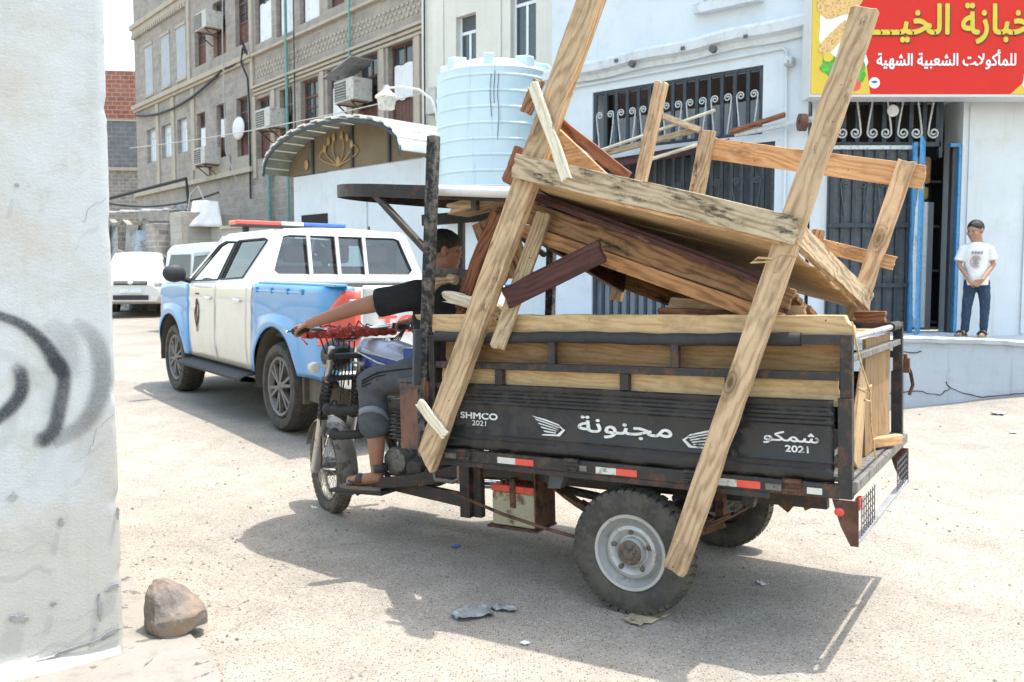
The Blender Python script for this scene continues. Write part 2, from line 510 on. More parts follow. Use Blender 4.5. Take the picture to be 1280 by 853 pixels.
# lettering: joined Arabic forms
AR = {'م': (0xFEE1, 1), 'ج': (0xFE9D, 1), 'ن': (0xFEE5, 1), 'و': (0xFEED, 0), 'ة': (0xFE93, 0), 'ش': (0xFEB5, 1), 'ك': (0xFED9, 1),
      'خ': (0xFEA5, 1), 'ب': (0xFE8F, 1), 'ا': (0xFE8D, 0), 'ز': (0xFEAF, 0), 'ل': (0xFEDD, 1), 'ي': (0xFEF1, 1), 'أ': (0xFE83, 0),
      'ت': (0xFE95, 1), 'ع': (0xFEC9, 1), 'ه': (0xFEE9, 1), 'ر': (0xFEAD, 0)}
def arabic(s):
    ch = []; i = 0
    while i < len(s):
        if s[i] == 'ل' and i + 1 < len(s) and s[i + 1] in 'اأ': ch.append('L' + s[i + 1]); i += 2
        else: ch.append(s[i]); i += 1
    dual = lambda c: c == 'ـ' or (c in AR and AR[c][1] == 1)
    join = lambda c: c == 'ـ' or c[0] == 'L' or c in AR
    out = []
    for k, c in enumerate(ch):
        prev = k > 0 and dual(ch[k - 1]); nxt = k + 1 < len(ch) and join(ch[k + 1]) and dual(c)
        if c in ' ـ': out.append(c); continue
        if c[0] == 'L': out.append(chr({'ا': 0xFEFB, 'أ': 0xFEF7}[c[1]] + (1 if prev else 0))); continue
        b, d = AR[c]
        k_ = (3 if prev and nxt else 1 if prev else 2 if nxt else 0) if d else (1 if prev else 0)
        if c in 'ةت' and not k_: k_ = 1                 # the font draws the unjoined form badly
        out.append(chr(b + k_) if k_ else c)
    return ''.join(reversed(out))

def letters(name, body, width, height, matrix, mat, parent=None, offset=0.0, extrude=0.001, shear=0.0, step=0.00025, bold=0.0):
    """flat lettering fitted into width x height, centred on matrix origin, in its XY plane"""
    cu = bpy.data.curves.new('tmp', 'FONT'); cu.body = body; cu.size = 1; cu.offset = offset; cu.extrude = 0; cu.shear = shear
    cu.resolution_u = 6
    to = bpy.data.objects.new('tmp', cu); COL.objects.link(to)
    dg = bpy.context.evaluated_depsgraph_get()
    me = bpy.data.meshes.new_from_object(to.evaluated_get(dg))
    bpy.data.objects.remove(to)
    xs = [v.co.x for v in me.vertices]; ys = [v.co.y for v in me.vertices]
    cx, cy = (min(xs) + max(xs)) / 2, (min(ys) + max(ys)) / 2
    sx = width / (max(xs) - min(xs)); sy = height / (max(ys) - min(ys)) if height else sx
    b = bmesh.new(); b.from_mesh(me)
    bmesh.ops.remove_doubles(b, verts=b.verts, dist=1e-5)
    for v in b.verts: v.co = Vector(((v.co.x - cx) * sx, (v.co.y - cy) * sy, 0))
    seen = set(); k = 0
    for v0 in b.verts:
        if v0 in seen: continue
        st = [v0]; seen.add(v0)
        while st:
            v = st.pop(); v.co.z = extrude + k * step
            for e in v.link_edges:
                o2 = e.other_vert(v)
                if o2 not in seen: seen.add(o2); st.append(o2)
        k = (k + 1) % 9
    if bold:                                            # heavier strokes: the same outline repeated round a small circle
        base = list(b.faces)
        for q in range(8):
            r_ = bmesh.ops.duplicate(b, geom=base)
            d_ = Vector((math.cos(q * math.pi / 4) * bold, math.sin(q * math.pi / 4) * bold, .0003 * (q + 1) * (step > 0)))
            bmesh.ops.translate(b, vec=d_, verts=[e for e in r_['geom'] if isinstance(e, bmesh.types.BMVert)])
    b.to_mesh(me); b.free()
    me.materials.clear(); me.materials.append(mat); me.name = name
    o = bpy.data.objects.new(name, me); COL.objects.link(o)
    if parent is not None: o.parent = parent; o.matrix_local = matrix
    else: o.matrix_world = matrix
    return o

# ================================================================ setting
def sstep(a, b, x):
    t = max(0.0, min(1.0, (x - a) / (b - a))); return t * t * (3 - 2 * t)
def ground_z(x, y):
    z = 0.075 * sstep(5.5, 8.6, y) + 0.05 * sstep(8.6, 11.5, y) + 0.34 * max(0.0, min(1.0, (y - 11.5) / 10.5)) + 0.5 * max(0.0, min(1.0, (y - 22) / 20))
    z *= 1 - 0.92 * sstep(0.0, 3.0, x) * (1 - sstep(11, 13, y))
    z += 0.16 * sstep(3.9, 5.8, x) * sstep(7.0, 9.4, y)
    n = noise.noise(Vector((x * 0.35, y * 0.35, 3.1))) * 0.012 + noise.noise(Vector((x * 1.7, y * 1.7, 9.1))) * 0.004
    return z + n * sstep(4.5, 7, abs(y) + abs(x) * .6)

def ground_material():
    t = NT('ground')
    v = t.coord('Object')
    big = t.noise(v, 0.55, 6, 0.62)
    col = t.ramp(big, [(0.28, (0.250, 0.222, 0.184)), (0.5, (0.295, 0.263, 0.217)), (0.72, (0.335, 0.298, 0.245))])
    med = t.noise(v, 5.0, 8, 0.7)
    col = t.mix(t.ramp(med, [(0.42, 0.0), (0.68, 0.55)]), col, (0.38, 0.35, 0.31))
    # worn asphalt showing through the dust
    wn_ = t.noise(v, 1.3, 7, 0.65)
    asp = t.ramp(wn_, [(0.46, 0.0), (0.64, 0.45)])
    col = t.mix(asp, col, (0.20, 0.185, 0.165))
    # faint wheel-swept streaks along the street
    sk_ = t.noise(t.coord('Object', scale=(2.6, 0.22, 1), rot=(0, 0, R(-32))), 1.4, 6, 0.6)
    col = t.mix(t.ramp(sk_, [(0.50, 0.0), (0.70, 0.22)]), col, (0.20, 0.178, 0.15))
    # aggregate: small dark and pale stones
    ag = t.vor(v, 95.0, 'F1', out=1)
    agd = t.vor(v, 95.0, 'F1', out=0)
    r = t.sep(ag, 0)
    dk = t.math('MULTIPLY', t.ramp(r, [(0.58, 0.0), (0.62, 1.0)]), t.ramp(agd, [(0.28, 1.0), (0.42, 0.0)]))
    col = t.mix(t.math('MULTIPLY', dk, 0.85), col, (0.075, 0.068, 0.060))
    pl_ = t.math('MULTIPLY', t.ramp(r, [(0.20, 1.0), (0.24, 0.0)]), t.ramp(agd, [(0.28, 1.0), (0.42, 0.0)]))
    col = t.mix(t.math('MULTIPLY', pl_, 0.5), col, (0.62, 0.56, 0.48))
    gr = t.noise(v, 150.0, 3, 0.8)
    col = t.mix(0.5, col, t.ramp(gr, [(0.3, 0.30), (0.7, 0.72)]), 'OVERLAY')
    # hairline cracks
    cv = t.coord('Object', scale=(1, 1, 1))
    wr = t.noise(cv, 2.2, 4, 0.6, color=True)
    ad = t.n.new('ShaderNodeVectorMath'); ad.operation = 'MULTIPLY_ADD'
    t.l.new(wr, ad.inputs[0]); ad.inputs[1].default_value = (0.9, 0.9, 0.9); t.l.new(cv, ad.inputs[2])
    ck = t.vor(ad.outputs[0], 0.33, 'DISTANCE_TO_EDGE')
    crack = t.ramp(ck, [(0.0012, 1.0), (0.0035, 0.0)])
    col = t.mix(t.math('MULTIPLY', crack, 0.3), col, (0.10, 0.085, 0.07))
    t.set('Base Color', col).set('Roughness', 0.92)
    t.b.inputs['Specular IOR Level'].default_value = 0.15
    h = t.math('ADD', t.math('MULTIPLY', agd, 0.5), t.math('ADD', t.math('MULTIPLY', gr, 0.5), t.math('MULTIPLY', med, 1.3)))
    h = t.math('SUBTRACT', h, t.math('MULTIPLY', crack, 0.6))
    t.bump(h, 0.55, 0.010)
    return t.m
M['ground'] = ground_material()
def lin(a, b, n): return [a + (b - a) * i / n for i in range(n + 1)]
xs = [-600, -250, -120, -60] + lin(-35, -8, 27) + lin(-7.7, 7.7, 77) + lin(8, 35, 27) + [60, 120, 250, 600]
ys = [-600, -200, -60, -20, -6] + lin(-2, 1, 6) + lin(1.1, 13, 84) + lin(13.5, 45, 63) + [60, 120, 250, 600]
g = MB(); g.grid([[(x, y, ground_z(x, y)) for x in xs] for y in ys])
tag(g.build('ground', M['ground'], smooth=True, origin=(0, 0, 0)), kind='structure')

# ---- facade materials
def facade_xz(t, scale=1.0):
    tc = t.n.new('ShaderNodeTexCoord'); sp = t.n.new('ShaderNodeSeparateXYZ'); cb = t.n.new('ShaderNodeCombineXYZ')
    t.l.new(tc.outputs['Object'], sp.inputs[0]); t.l.new(sp.outputs[0], cb.inputs[0]); t.l.new(sp.outputs[2], cb.inputs[1]); t.l.new(sp.outputs[1], cb.inputs[2])
    return cb.outputs[0]
def brick_tex(t, v, c1, c2, mortar, w_, h_, ms=0.012):
    b = t.n.new('ShaderNodeTexBrick')
    b.inputs['Color1'].default_value = (*c1, 1); b.inputs['Color2'].default_value = (*c2, 1); b.inputs['Mortar'].default_value = (*mortar, 1)
    b.inputs['Scale'].default_value = 1.0; b.inputs['Brick Width'].default_value = w_; b.inputs['Row Height'].default_value = h_
    b.inputs['Mortar Size'].default_value = ms; b.inputs['Mortar Smooth'].default_value = 0.2; b.inputs['Bias'].default_value = 0.0
    t.l.new(v, b.inputs['Vector'])
    return b
def mat_masonry(name, c1, c2, mortar, bw, bh, ms=0.012, stain=(0.1, 0.09, 0.08), amt=0.3, bump=0.5):
    t = NT(name); v = facade_xz(t)
    wv = t.noise(v, 6.0, 3, 0.6, color=True)
    ad = t.n.new('ShaderNodeVectorMath'); ad.operation = 'MULTIPLY_ADD'
    t.l.new(wv, ad.inputs[0]); ad.inputs[1].default_value = (0.03, 0.03, 0.0); t.l.new(v, ad.inputs[2])
    b = brick_tex(t, ad.outputs[0], c1, c2, mortar, bw, bh, ms)
    n = t.noise(v, 3.0, 8, 0.7)
    col = t.mix(0.35, b.outputs[0], t.ramp(n, [(0.3, 0.25), (0.7, 0.75)]), 'OVERLAY')
    st = t.noise(v, 0.7, 8, 0.7)
    col = t.mix(t.ramp(st, [(0.5, 0.0), (0.72, amt * 2)]), col, stain)
    t.set('Base Color', col).set('Roughness', 0.92)
    t.b.inputs['Specular IOR Level'].default_value = 0.15
    t.bump(t.math('ADD', t.math('MULTIPLY', b.outputs[1], -1.2), t.math('MULTIPLY', n, 0.7)), bump, 0.012)
    return t.m
def mat_plaster(name, c, stain, amt=0.35, scale=1.0, chips=None, chip_amt=0.3, streak=0.35, bump=0.35, blotch=None):
    t = NT(name); v = facade_xz(t)
    n = t.noise(v, 1.1 * scale, 7, 0.65)
    col = t.ramp(n, [(0.3, tuple(x * 0.90 for x in c)), (0.65, c)])
    if blotch:
        bn = t.noise(v, 0.8 * scale, 6, 0.7, 0.3)
        hz = t.ramp(t.math('MULTIPLY', t.sep(v, 1), .35), [(0.10, 0.20), (0.34, 0.0)])      # more bare render low on the wall
        col = t.mix(t.ramp(t.math('ADD', bn, hz), [(0.50, 0.0), (0.62, 0.85)]), col, blotch)
    st = t.noise(v, 2.4 * scale, 9, 0.75)
    col = t.mix(t.ramp(st, [(0.52, 0.0), (0.74, amt)]), col, stain)
    mp = t.n.new('ShaderNodeMapping'); mp.inputs['Scale'].default_value = (9 * scale, 0.5 * scale, 9); t.l.new(v, mp.inputs[0])
    sk = t.noise(mp.outputs[0], 1.0, 5, 0.6)
    col = t.mix(t.ramp(sk, [(0.56, 0.0), (0.76, streak)]), col, stain)
    h = t.noise(v, 45 * scale, 5, 0.7)
    if chips:
        cn = t.noise(v, 2.1 * scale, 10, 0.72, 0.4)
        lim = 0.70 - 0.1 * chip_amt
        f = t.ramp(cn, [(lim, 0.0), (lim + 0.012, 1.0)])
        col = t.mix(f, col, chips)
        h = t.math('SUBTRACT', h, t.math('MULTIPLY', f, 1.5))
    t.set('Base Color', col).set('Roughness', 0.9)
    t.b.inputs['Specular IOR Level'].default_value = 0.2
    t.bump(t.math('ADD', h, t.math('MULTIPLY', n, 2.5)), bump, 0.006)
    return t.m
M['stone'] = mat_masonry('stone', (0.37, 0.33, 0.29), (0.31, 0.275, 0.245), (0.39, 0.35, 0.305), 0.42, 0.20, 0.014, (0.19, 0.18, 0.165), 0.3)
M['stone_trim'] = mat_plaster('stone_trim', (0.47, 0.415, 0.34), (0.22, 0.19, 0.16), 0.6, 1.0, (0.22, 0.2, 0.17), 0.5)
M['plaster_pale'] = mat_plaster('plaster_pale', (0.40, 0.36, 0.30), (0.22, 0.20, 0.18), 0.7)
M['brick_red'] = mat_masonry('brick_red', (0.36, 0.13, 0.085), (0.30, 0.105, 0.07), (0.36, 0.30, 0.26), 0.40, 0.20, 0.02, (0.4, 0.3, 0.25), 0.15)
M['block_grey'] = mat_masonry('block_grey', (0.20, 0.205, 0.215), (0.17, 0.175, 0.185), (0.25, 0.25, 0.25), 0.42, 0.21, 0.02)
M['rubble'] = mat_masonry('rubble', (0.33, 0.30, 0.26), (0.24, 0.215, 0.19), (0.38, 0.35, 0.31), 0.33, 0.17, 0.03, (0.14, 0.13, 0.12), 0.4, 0.8)
M['block_sand'] = mat_masonry('block_sand', (0.40, 0.37, 0.32), (0.37, 0.34, 0.29), (0.35, 0.32, 0.28), 0.40, 0.20, 0.012)
M['white_wall'] = mat_plaster('white_wall', (0.66, 0.71, 0.745), (0.40, 0.42, 0.43), 0.4, 1.0, (0.42, 0.40, 0.37), 0.1, 0.25)
M['white_cornice'] = mat_plaster('white_cornice', (0.66, 0.70, 0.73), (0.30, 0.29, 0.28), 0.6, 2.0, (0.33, 0.30, 0.26), 0.7, 0.3)
M['shop_wall'] = mat_plaster('shop_wall', (0.64, 0.68, 0.70), (0.52, 0.50, 0.43), 0.6, 1.3, None, 0, 0.5)
M['cream_wall'] = mat_plaster('cream_wall', (0.68, 0.655, 0.58), (0.45, 0.42, 0.36), 0.35)
M['ledge'] = mat_plaster('ledge', (0.43, 0.47, 0.52), (0.26, 0.27, 0.28), 0.6, 1.6, (0.25, 0.235, 0.22), 0.35, 0.5, 0.6)
M['ledge_top'] = mat_plaster('ledge_top', (0.45, 0.45, 0.44), (0.25, 0.23, 0.21), 0.6, 2.0, (0.3, 0.28, 0.25), 0.6)
M['fore_wall'] = mat_plaster('fore_wall', (0.465, 0.485, 0.495), (0.33, 0.315, 0.28), 0.65, 2.2, None, 0, 0.28, 0.30, blotch=(0.41, 0.395, 0.355))
M['concrete_pale'] = mat_plaster('concrete_pale', (0.33, 0.305, 0.27), (0.20, 0.18, 0.15), 0.8, 4.0, (0.19, 0.165, 0.14), 1.0, 0.1, 0.9)
M['bars'] = mat_plain('bars', (0.030, 0.042, 0.055), 0.6, 0, 0.25, 9, 0.2, (0.10, 0.10, 0.10), 0.3)
M['scroll_white'] = mat_plain('scroll_white', (0.55, 0.57, 0.58), 0.5, 0, 0.15, 20, 0.1, (0.2, 0.18, 0.16), 0.3)
M['blue_iron'] = mat_plain('blue_iron', (0.065, 0.27, 0.52), 0.5, 0, 0.2, 12, 0.2, (0.12, 0.10, 0.09), 0.3)
M['grey_iron'] = mat_plain('grey_iron', (0.085, 0.092, 0.10), 0.6, 0.2, 0.2, 8, 0.2, (0.17, 0.16, 0.15), 0.3)
M['brown_frame'] = mat_plain('brown_frame', (0.115, 0.045, 0.032), 0.55, 0, 0.25, 6, 0.2, (0.2, 0.15, 0.12), 0.3)
M['brown_shutter'] = mat_plain('brown_shutter', (0.12, 0.055, 0.045), 0.7, 0, 0.25, 4, 0.3, (0.2, 0.15, 0.13), 0.25)
M['white_board'] = mat_plain('white_board', (0.72, 0.74, 0.75), 0.6, 0, 0.08, 3, 0.1, (0.5, 0.5, 0.48), 0.2)
M['blue_white'] = mat_plain('blue_white', (0.52, 0.60, 0.72), 0.6, 0, 0.08, 3)
M['pale_fill'] = mat_plain('pale_fill', (0.40, 0.43, 0.46), 0.85, 0, 0.1, 3)
M['ac_case'] = mat_plain('ac_case', (0.52, 0.50, 0.46), 0.55, 0, 0.1, 5, 0, (0.3, 0.27, 0.22), 0.4)
M['ac_dark'] = mat_plain('ac_dark', (0.10, 0.10, 0.10), 0.6)
M['green_pipe'] = mat_plain('green_pipe', (0.13, 0.30, 0.27), 0.5, 0, 0.2)
M['cable'] = mat_plain('cable', (0.025, 0.025, 0.028), 0.6)
M['cable_pale'] = mat_plain('cable_pale', (0.40, 0.40, 0.38), 0.6)
M['tin'] = mat_plain('tin', (0.36, 0.37, 0.38), 0.5, 0.35, 0.25, 3, 0.3, (0.22, 0.17, 0.13), 0.4)
M['canopy_green'] = mat_plain('canopy_green', (0.20, 0.21, 0.165), 0.6, 0, 0.2, 3, 0, (0.3, 0.28, 0.24), 0.3)
M['canopy_white'] = mat_plain('canopy_white', (0.70, 0.68, 0.62), 0.6, 0, 0.1, 3, 0, (0.4, 0.36, 0.3), 0.2)
M['tympanum'] = mat_plain('tympanum', (0.17, 0.125, 0.075), 0.7, 0, 0.15, 2, 0.1)
M['gold'] = mat_plain('gold', (0.42, 0.27, 0.12), 0.5, 0.2, 0.15)
M['tarp'] = mat_plain('tarp', (0.42, 0.46, 0.51), 0.8, 0, 0.3, 2.5, 0.6, (0.22, 0.2, 0.18), 0.5)
M['rock'] = mat_plaster('rock', (0.23, 0.195, 0.165), (0.105, 0.09, 0.078), 0.8, 9.0, (0.30, 0.19, 0.12), 1.0, 0.0, 1.0)

def wall_holes(name, x0, x1, z0, z1, holes, mat, parent, depth=0.2, y=0.0, back=True):
    """wall sheet in the parent's XZ plane (front at y, looks to -y) with rectangular openings and their reveals"""
    X = sorted({x0, x1, *[h[0] for h in holes], *[h[1] for h in holes]}); X = [q for q in X if x0 <= q <= x1]
    Z = sorted({z0, z1, *[h[2] for h in holes], *[h[3] for h in holes]}); Z = [q for q in Z if z0 <= q <= z1]
    m = MB()
    inside = lambda a, b: any(h[0] < a < h[1] and h[2] < b < h[3] for h in holes)
    for i in range(len(X) - 1):
        for j in range(len(Z) - 1):
            if inside((X[i] + X[i + 1]) / 2, (Z[j] + Z[j + 1]) / 2): continue
            m.add([(X[i], y, Z[j]), (X[i + 1], y, Z[j]), (X[i + 1], y, Z[j + 1]), (X[i], y, Z[j + 1])], [(0, 1, 2, 3)])
    for h in holes:
        a, b, c, d = max(h[0], x0), min(h[1], x1), max(h[2], z0), min(h[3], z1)
        for p, q in (((a, c), (b, c)), ((b, c), (b, d)), ((b, d), (a, d)), ((a, d), (a, c))):
            m.add([(p[0], y, p[1]), (q[0], y, q[1]), (q[0], y + depth, q[1]), (p[0], y + depth, p[1])], [(0, 1, 2, 3)])
    return m.build(name, mat, parent, fix=False)

def facade(name, p0, d, label, cat):
    d = Vector((d[0], d[1], 0)).normalized()
    n = Vector((0, 0, 1)).cross(d)
    m = Matrix((d, n, Vector((0, 0, 1)))).transposed().to_4x4(); m.translation = (p0[0], p0[1], 0)
    e = empty(name, label=label, cat=cat, mat=m)
    return e, m

# ---- stone apartment building
SB, SBm = facade('apartment_building', (-15.15, 36.0), (0.65, -0.76), 'long grey-brown stone apartment block with brown wooden windows and air conditioners', 'building')
lowW = [(1.22, 2.22, 6.06, 7.34, 'w'), (2.85, 3.86, 6.07, 7.28, 'w'), (4.53, 5.47, 6.07, 7.29, 'w'), (6.39, 7.15, 5.36, 7.23, 'c'), (8.13, 8.88, 5.53, 7.27, 'c'),
        (9.74, 10.59, 5.4, 7.24, 'd'), (11.22, 12.14, 5.17, 7.0, 'b'), (12.81, 13.62, 5.19, 7.01, 'b'), (14.12, 15.14, 5.17, 7.04, 'b'),
        (15.65, 16.66, 5.0, 7.08, 's'), (17.21, 18.18, 5.0, 7.09, 'p'), (18.66, 19.73, 5.0, 7.12, 's')]
upW = [(1.28, 2.10, 8.67, 10.5, 'f'), (3.08, 3.95, 8.69, 10.52, 'f'), (4.66, 5.55, 8.7, 10.5, 'f'), (6.36, 7.35, 8.83, 10.6, 'b'), (7.99, 9.03, 8.84, 10.6, 'b'),
       (9.79, 10.75, 8.84, 10.6, 'b'), (11.24, 12.36, 8.63, 10.5, 'h'), (12.68, 13.79, 8.54, 10.5, 'h'), (14.14, 15.28, 8.6, 10.5, 'h'), (15.73, 16.61, 8.65, 10.5, 'b'), (17.3, 18.2, 8.65, 10.5, 'b'), (18.7, 19.6, 8.65, 10.5, 'b')]
holes = [w_[:4] for w_ in lowW + upW if w_[4] != 'f']
wall_holes('wall', 0, 20.6, -0.5, 13.2, holes, M['stone'], SB, 0.25)
m = MB(); m.span((0, 0.26, -.5), (0.25, 12, 13.1)); m.span((0.26, 11.7, -.5), (20.6, 12, 13.1)); m.span((20.35, 0.26, -.5), (20.6, 11.69, 13.1)); m.span((0.26, .3, 13.0), (20.34, 11.69, 13.1))
m.build('rear_wall', M['stone'], SB)
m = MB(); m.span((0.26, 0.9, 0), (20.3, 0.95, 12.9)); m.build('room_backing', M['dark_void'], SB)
m = MB()
m.span((-.12, -.14, 4.82), (11.0, -.002, 4.98)); m.span((-.12, -.16, 8.28), (11.1, -.002, 8.44)); m.span((-.08, -.09, 8.18), (11.08, -.002, 8.277)); m.span((11.1, -.12, 8.28), (20.6, -.002, 8.36))
m.build('ledge', M['stone_trim'], SB, bevel=0.01)
for k, (z, d) in enumerate(((7.10, .06), (7.20, .10), (7.30, .15))):
    m = MB(); m.span((11.15, -d, z), (20.6, -.003, z + .07)); m.build('cornice', M['stone_trim'], SB)
m = MB(); m.span((-.12, -.15, 11.42), (5.9, -.003, 11.6)); m.span((-.05, -.08, 11.2), (5.9, -.003, 11.417))
for k in range(26): m.span((0.0 + k * .225, -.12, 11.05), (0.12 + k * .225, -.003, 11.197))
m.build('corbel', M['stone_trim'], SB)
m = MB()
for x in (2.35, 4.0, 5.95): m.span((x, -.05, 5.0), (x + .32, -.003, 8.17))
for x in (11.0, 12.32, 15.3, 16.78, 18.32, 19.85): m.span((x, -.05, 4.6), (x + .22, -.004, 7.09))
m.span((5.75, -.06, 8.46), (6.0, -.004, 13.1)); m.span((10.95, -.07, 7.4), (11.12, -.005, 13.1))
m.build('pilaster', M['stone_trim'], SB)
# rows of small projecting bricks above the cornice
m = MB()
for r_ in range(3):
    for k in range(46):
        x = 11.3 + k * .2 + (r_ % 2) * .1
        m.span((x, -.03, 7.62 + r_ * .14), (x + .09, -.004, 7.68 + r_ * .14))
m.build('brick_frieze', M['stone_trim'], SB)
m = MB()
for (x0, x1, z0, z1, k) in lowW[3:6]: m.span((x0 - .35, -.05, 4.985), (x1 + .35, -.004, z0 - .03))
m.build('sill_panel', M['plaster_pale'], SB)

def wood_window(par, x0, x1, z0, z1, style, y=0.14):
    W_, H = x1 - x0, z1 - z0
    f = MB(); t_ = .07
    f.span((x0, y, z0), (x0 + t_, y + .06, z1)); f.span((x1 - t_, y, z0), (x1, y + .06, z1)); f.span((x0 + t_, y, z1 - t_), (x1 - t_, y + .06, z1))
    zt = z1 - H * .24; zm = z0 + H * .42
    f.span((x0 + t_, y + .003, zt - .04), (x1 - t_, y + .055, zt + .03))
    if style not in 'w':
        f.span((x0 + t_, y + .003, zm - .04), (x1 - t_, y + .055, zm + .03))
        f.span(((x0 + x1) / 2 - .03, y + .006, zm + .031), ((x0 + x1) / 2 + .03, y + .05, zt - .041))
        f.span((x0 + t_, y + .003, zm + (zt - zm) * .5 - .015), (x1 - t_, y + .045, zm + (zt - zm) * .5 + .015))
        f.span(((x0 + x1) / 2 - .03, y + .006, zt + .031), ((x0 + x1) / 2 + .03, y + .05, z1 - t_))
    fo = f.build('window', M['blue_white'] if style == 'w' else M['brown_frame'], par)
    if style == 'w':
        p = MB(); p.span((x0 + t_, y + .03, z0), (x1 - t_, y + .04, z1 - t_)); p.build('pane', M['white_board'], fo)
        p = MB()
        for q in (.3, .7): p.span((x0 + W_ * q - .02, y + .012, z0), (x0 + W_ * q + .02, y + .028, zt - .04))
        p.build('glazing_bar', M['blue_white'], fo)
        return
    for (a, b) in ((x0 + t_, (x0 + x1) / 2 - .03), ((x0 + x1) / 2 + .03, x1 - t_)):
        for (c, d) in ((zm + .03, zt - .04), (zt + .03, z1 - t_)):
            p = MB(); p.span((a, y + .03, c), (b, y + .036, d)); p.build('pane', M['glass_window'], fo)
    s = MB()
    n = 6
    for i in range(n):
        a = x0 + t_ + (W_ - 2 * t_) * i / n
        s.span((a + .006, y + .02, z0 + .03), (a + (W_ - 2 * t_) / n - .006, y + .034 + .004 * (i % 2), zm - .04))
    s.build('shutter', M['brown_shutter'], fo)
    if style in 'csh':
        a0, a1 = (zm - .05, zt - .05) if style == 'c' else ((zm - .1, zt + .0) if style == 's' else (z0 - .05, z0 + H * .62))
        c = MB(); xo = W_ * .12
        n = 8; rows = []
        for j in range(2):
            rows.append([(x0 + xo + (W_ - 2 * xo) * i / n, y - .03 + .012 * math.sin(i * 2.1 + j), (a0, a1)[j] + .02 * math.sin(i * 1.3)) for i in range(n + 1)])
        c.grid(rows); c.build('curtain' if style != 'h' else 'white_panel', M['white_board'], fo, solid=.008)
for (a, b, c, d, st) in lowW + upW:
    if st == 'f':
        f = MB(); f.span((a, -.01, c), (b, -.004, d)); fo = f.build('window', M['pale_fill'], SB)
        f = MB(); f.span((a - .06, -.04, c - .1), (b + .06, -.003, c - .01)); f.span((a - .06, -.05, d), (b + .06, -.003, d + .1)); f.build('frame', M['stone_trim'], fo)
    else: wood_window(SB, a, b, c, d, st)
c = MB(); c.ball((10.15, -.12, 6.25), (.42, .10, .36), 14, 8); tag(c.build('white_bundle', M['cloth_white'], smooth=True, origin=(0, 0, 0)), 'white cloth bundle tied over a brown window near the drooping cables', 'cloth').matrix_world = SBm

def air_conditioner(mw, label, w_=0.95, h=.55, d=.55, bracket=True, hood=False):
    e = empty('air_conditioner', label=label, cat='air conditioner', group='air conditioners on the stone block', mat=mw)
    m = MB(); m.span((-w_ / 2, -d, 0), (w_ / 2, 0, h)); m.build('case', M['ac_case'], e, bevel=.015)
    m = MB(); m.span((-w_ / 2 + .05, -d - .012, .05), (w_ * .12, -d - .002, h - .05)); m.build('grille', M['ac_dark'], e)
    m = MB()
    for i in range(7): m.span((-w_ / 2 + .05, -d - .026, .07 + i * (h - .14) / 6), (w_ * .12, -d - .014, .085 + i * (h - .14) / 6))
    m.build('louvre', M['ac_case'], e)
    if bracket:
        m = MB()
        for x in (-w_ * .35, w_ * .35): m.beam((x, -.01, -.03), (x, -d, -.03), .03, .03); m.beam((x, -.01, -.4), (x, -d + .05, -.05), .03, .03)
        m.build('bracket', M['rust'], e)
    if hood:
        m = MB(); m.beam((-w_ * .8, -d * .7, h + .12), (w_ * .7, -d * .7, h + .42), d * 1.2, .02); m.build('tin_hood', M['tin'], e)
    return e
for (x, z, y, kw, lb) in ((8.35, 9.62, 0, {}, 'boxy air conditioner under the upper floor window nearest the left cornice end'),
                      (8.0, 5.30, 0, {}, 'air conditioner on a rusty bracket below the second brown window of the lower row'),
                      (12.85, 5.86, 0, {}, 'air conditioner mounted beside the green pipe above the white van'),
                      (17.5, 5.9, 0, {'hood': True}, 'air conditioner sheltered by a slanting tin hood behind the street lamp')):
    air_conditioner(SBm @ Matrix.Translation((x, y - .02, z)), lb, **kw)

def sag(p0, p1, s, n=16):
    p0, p1 = Vector(p0), Vector(p1)
    return [p0.lerp(p1, i / n) - Vector((0, 0, s * 4 * (i / n) * (1 - i / n))) for i in range(n + 1)]
def cable(pts, label, r=.014, mat='cable', name='cable', cat='cable', group=None, M4=None):
    m = MB(); m.tube([M4 @ Vector(p) for p in pts] if M4 else pts, r, 6)
    return tag(m.build(name, M[mat], smooth=True), label, cat, group)
cable(sag((0.2, -.08, 8.05), (9.0, -.1, 8.3), .45) , 'thick black cable bundle sagging across the left part of the stone facade', .04, M4=SBm)
cable([(10.9, -.1, 8.35), (10.75, -.2, 8.6), (10.5, -.14, 8.2), (10.85, -.1, 7.7), (10.9, -.08, 6.8), (10.85, -.08, 4.0)], 'tangled black service cable dropping down the stone corner pilaster', .035, M4=SBm)
cable(sag((9.0, -.1, 8.3), (10.8, -.12, 8.5), .12) + [Vector((10.95, -.3, 8.75)), Vector((11.0, -.15, 8.35))], 'short looped black cable at the insulator cluster', .035, M4=SBm)
for x, z0, z1, r, lb in ((13.5, 3.0, 13.0, .045, 'green drainpipe crossing the facade beside the boxy air conditioner'),
                     (17.05, 7.0, 13.0, .035, 'green pipe on the upper facade above the tin hood'),
                     (12.25, 2.2, 5.2, .06, 'short green pipe rising behind the lattice block wall')):
    cable([(x, -.12, z0), (x + .02, -.12, (z0 + z1) / 2), (x, -.12, z1)], lb, r, 'green_pipe', 'drainpipe', 'pipe', 'green pipes on the stone block', SBm)
cable([(14.0, -.1, 13), (14.05, -.14, 9), (13.95, -.1, 4)], 'thin dark wire hanging down between the brown windows', .018, M4=SBm)
cable([(9.2, -.1, 13), (9.35, -.25, 9), (9.3, -.2, 5.6), (9.9, -.1, 4.6)], 'pale thin wire hanging past the lower left air conditioner', .018, 'cable_pale', M4=SBm)
cable(sag((-10.3, 24.0, 5.0), (-1.6, 17.6, 5.15), .12), 'pale overhead wire strung across the street in front of the stone block', .012, 'cable_pale')

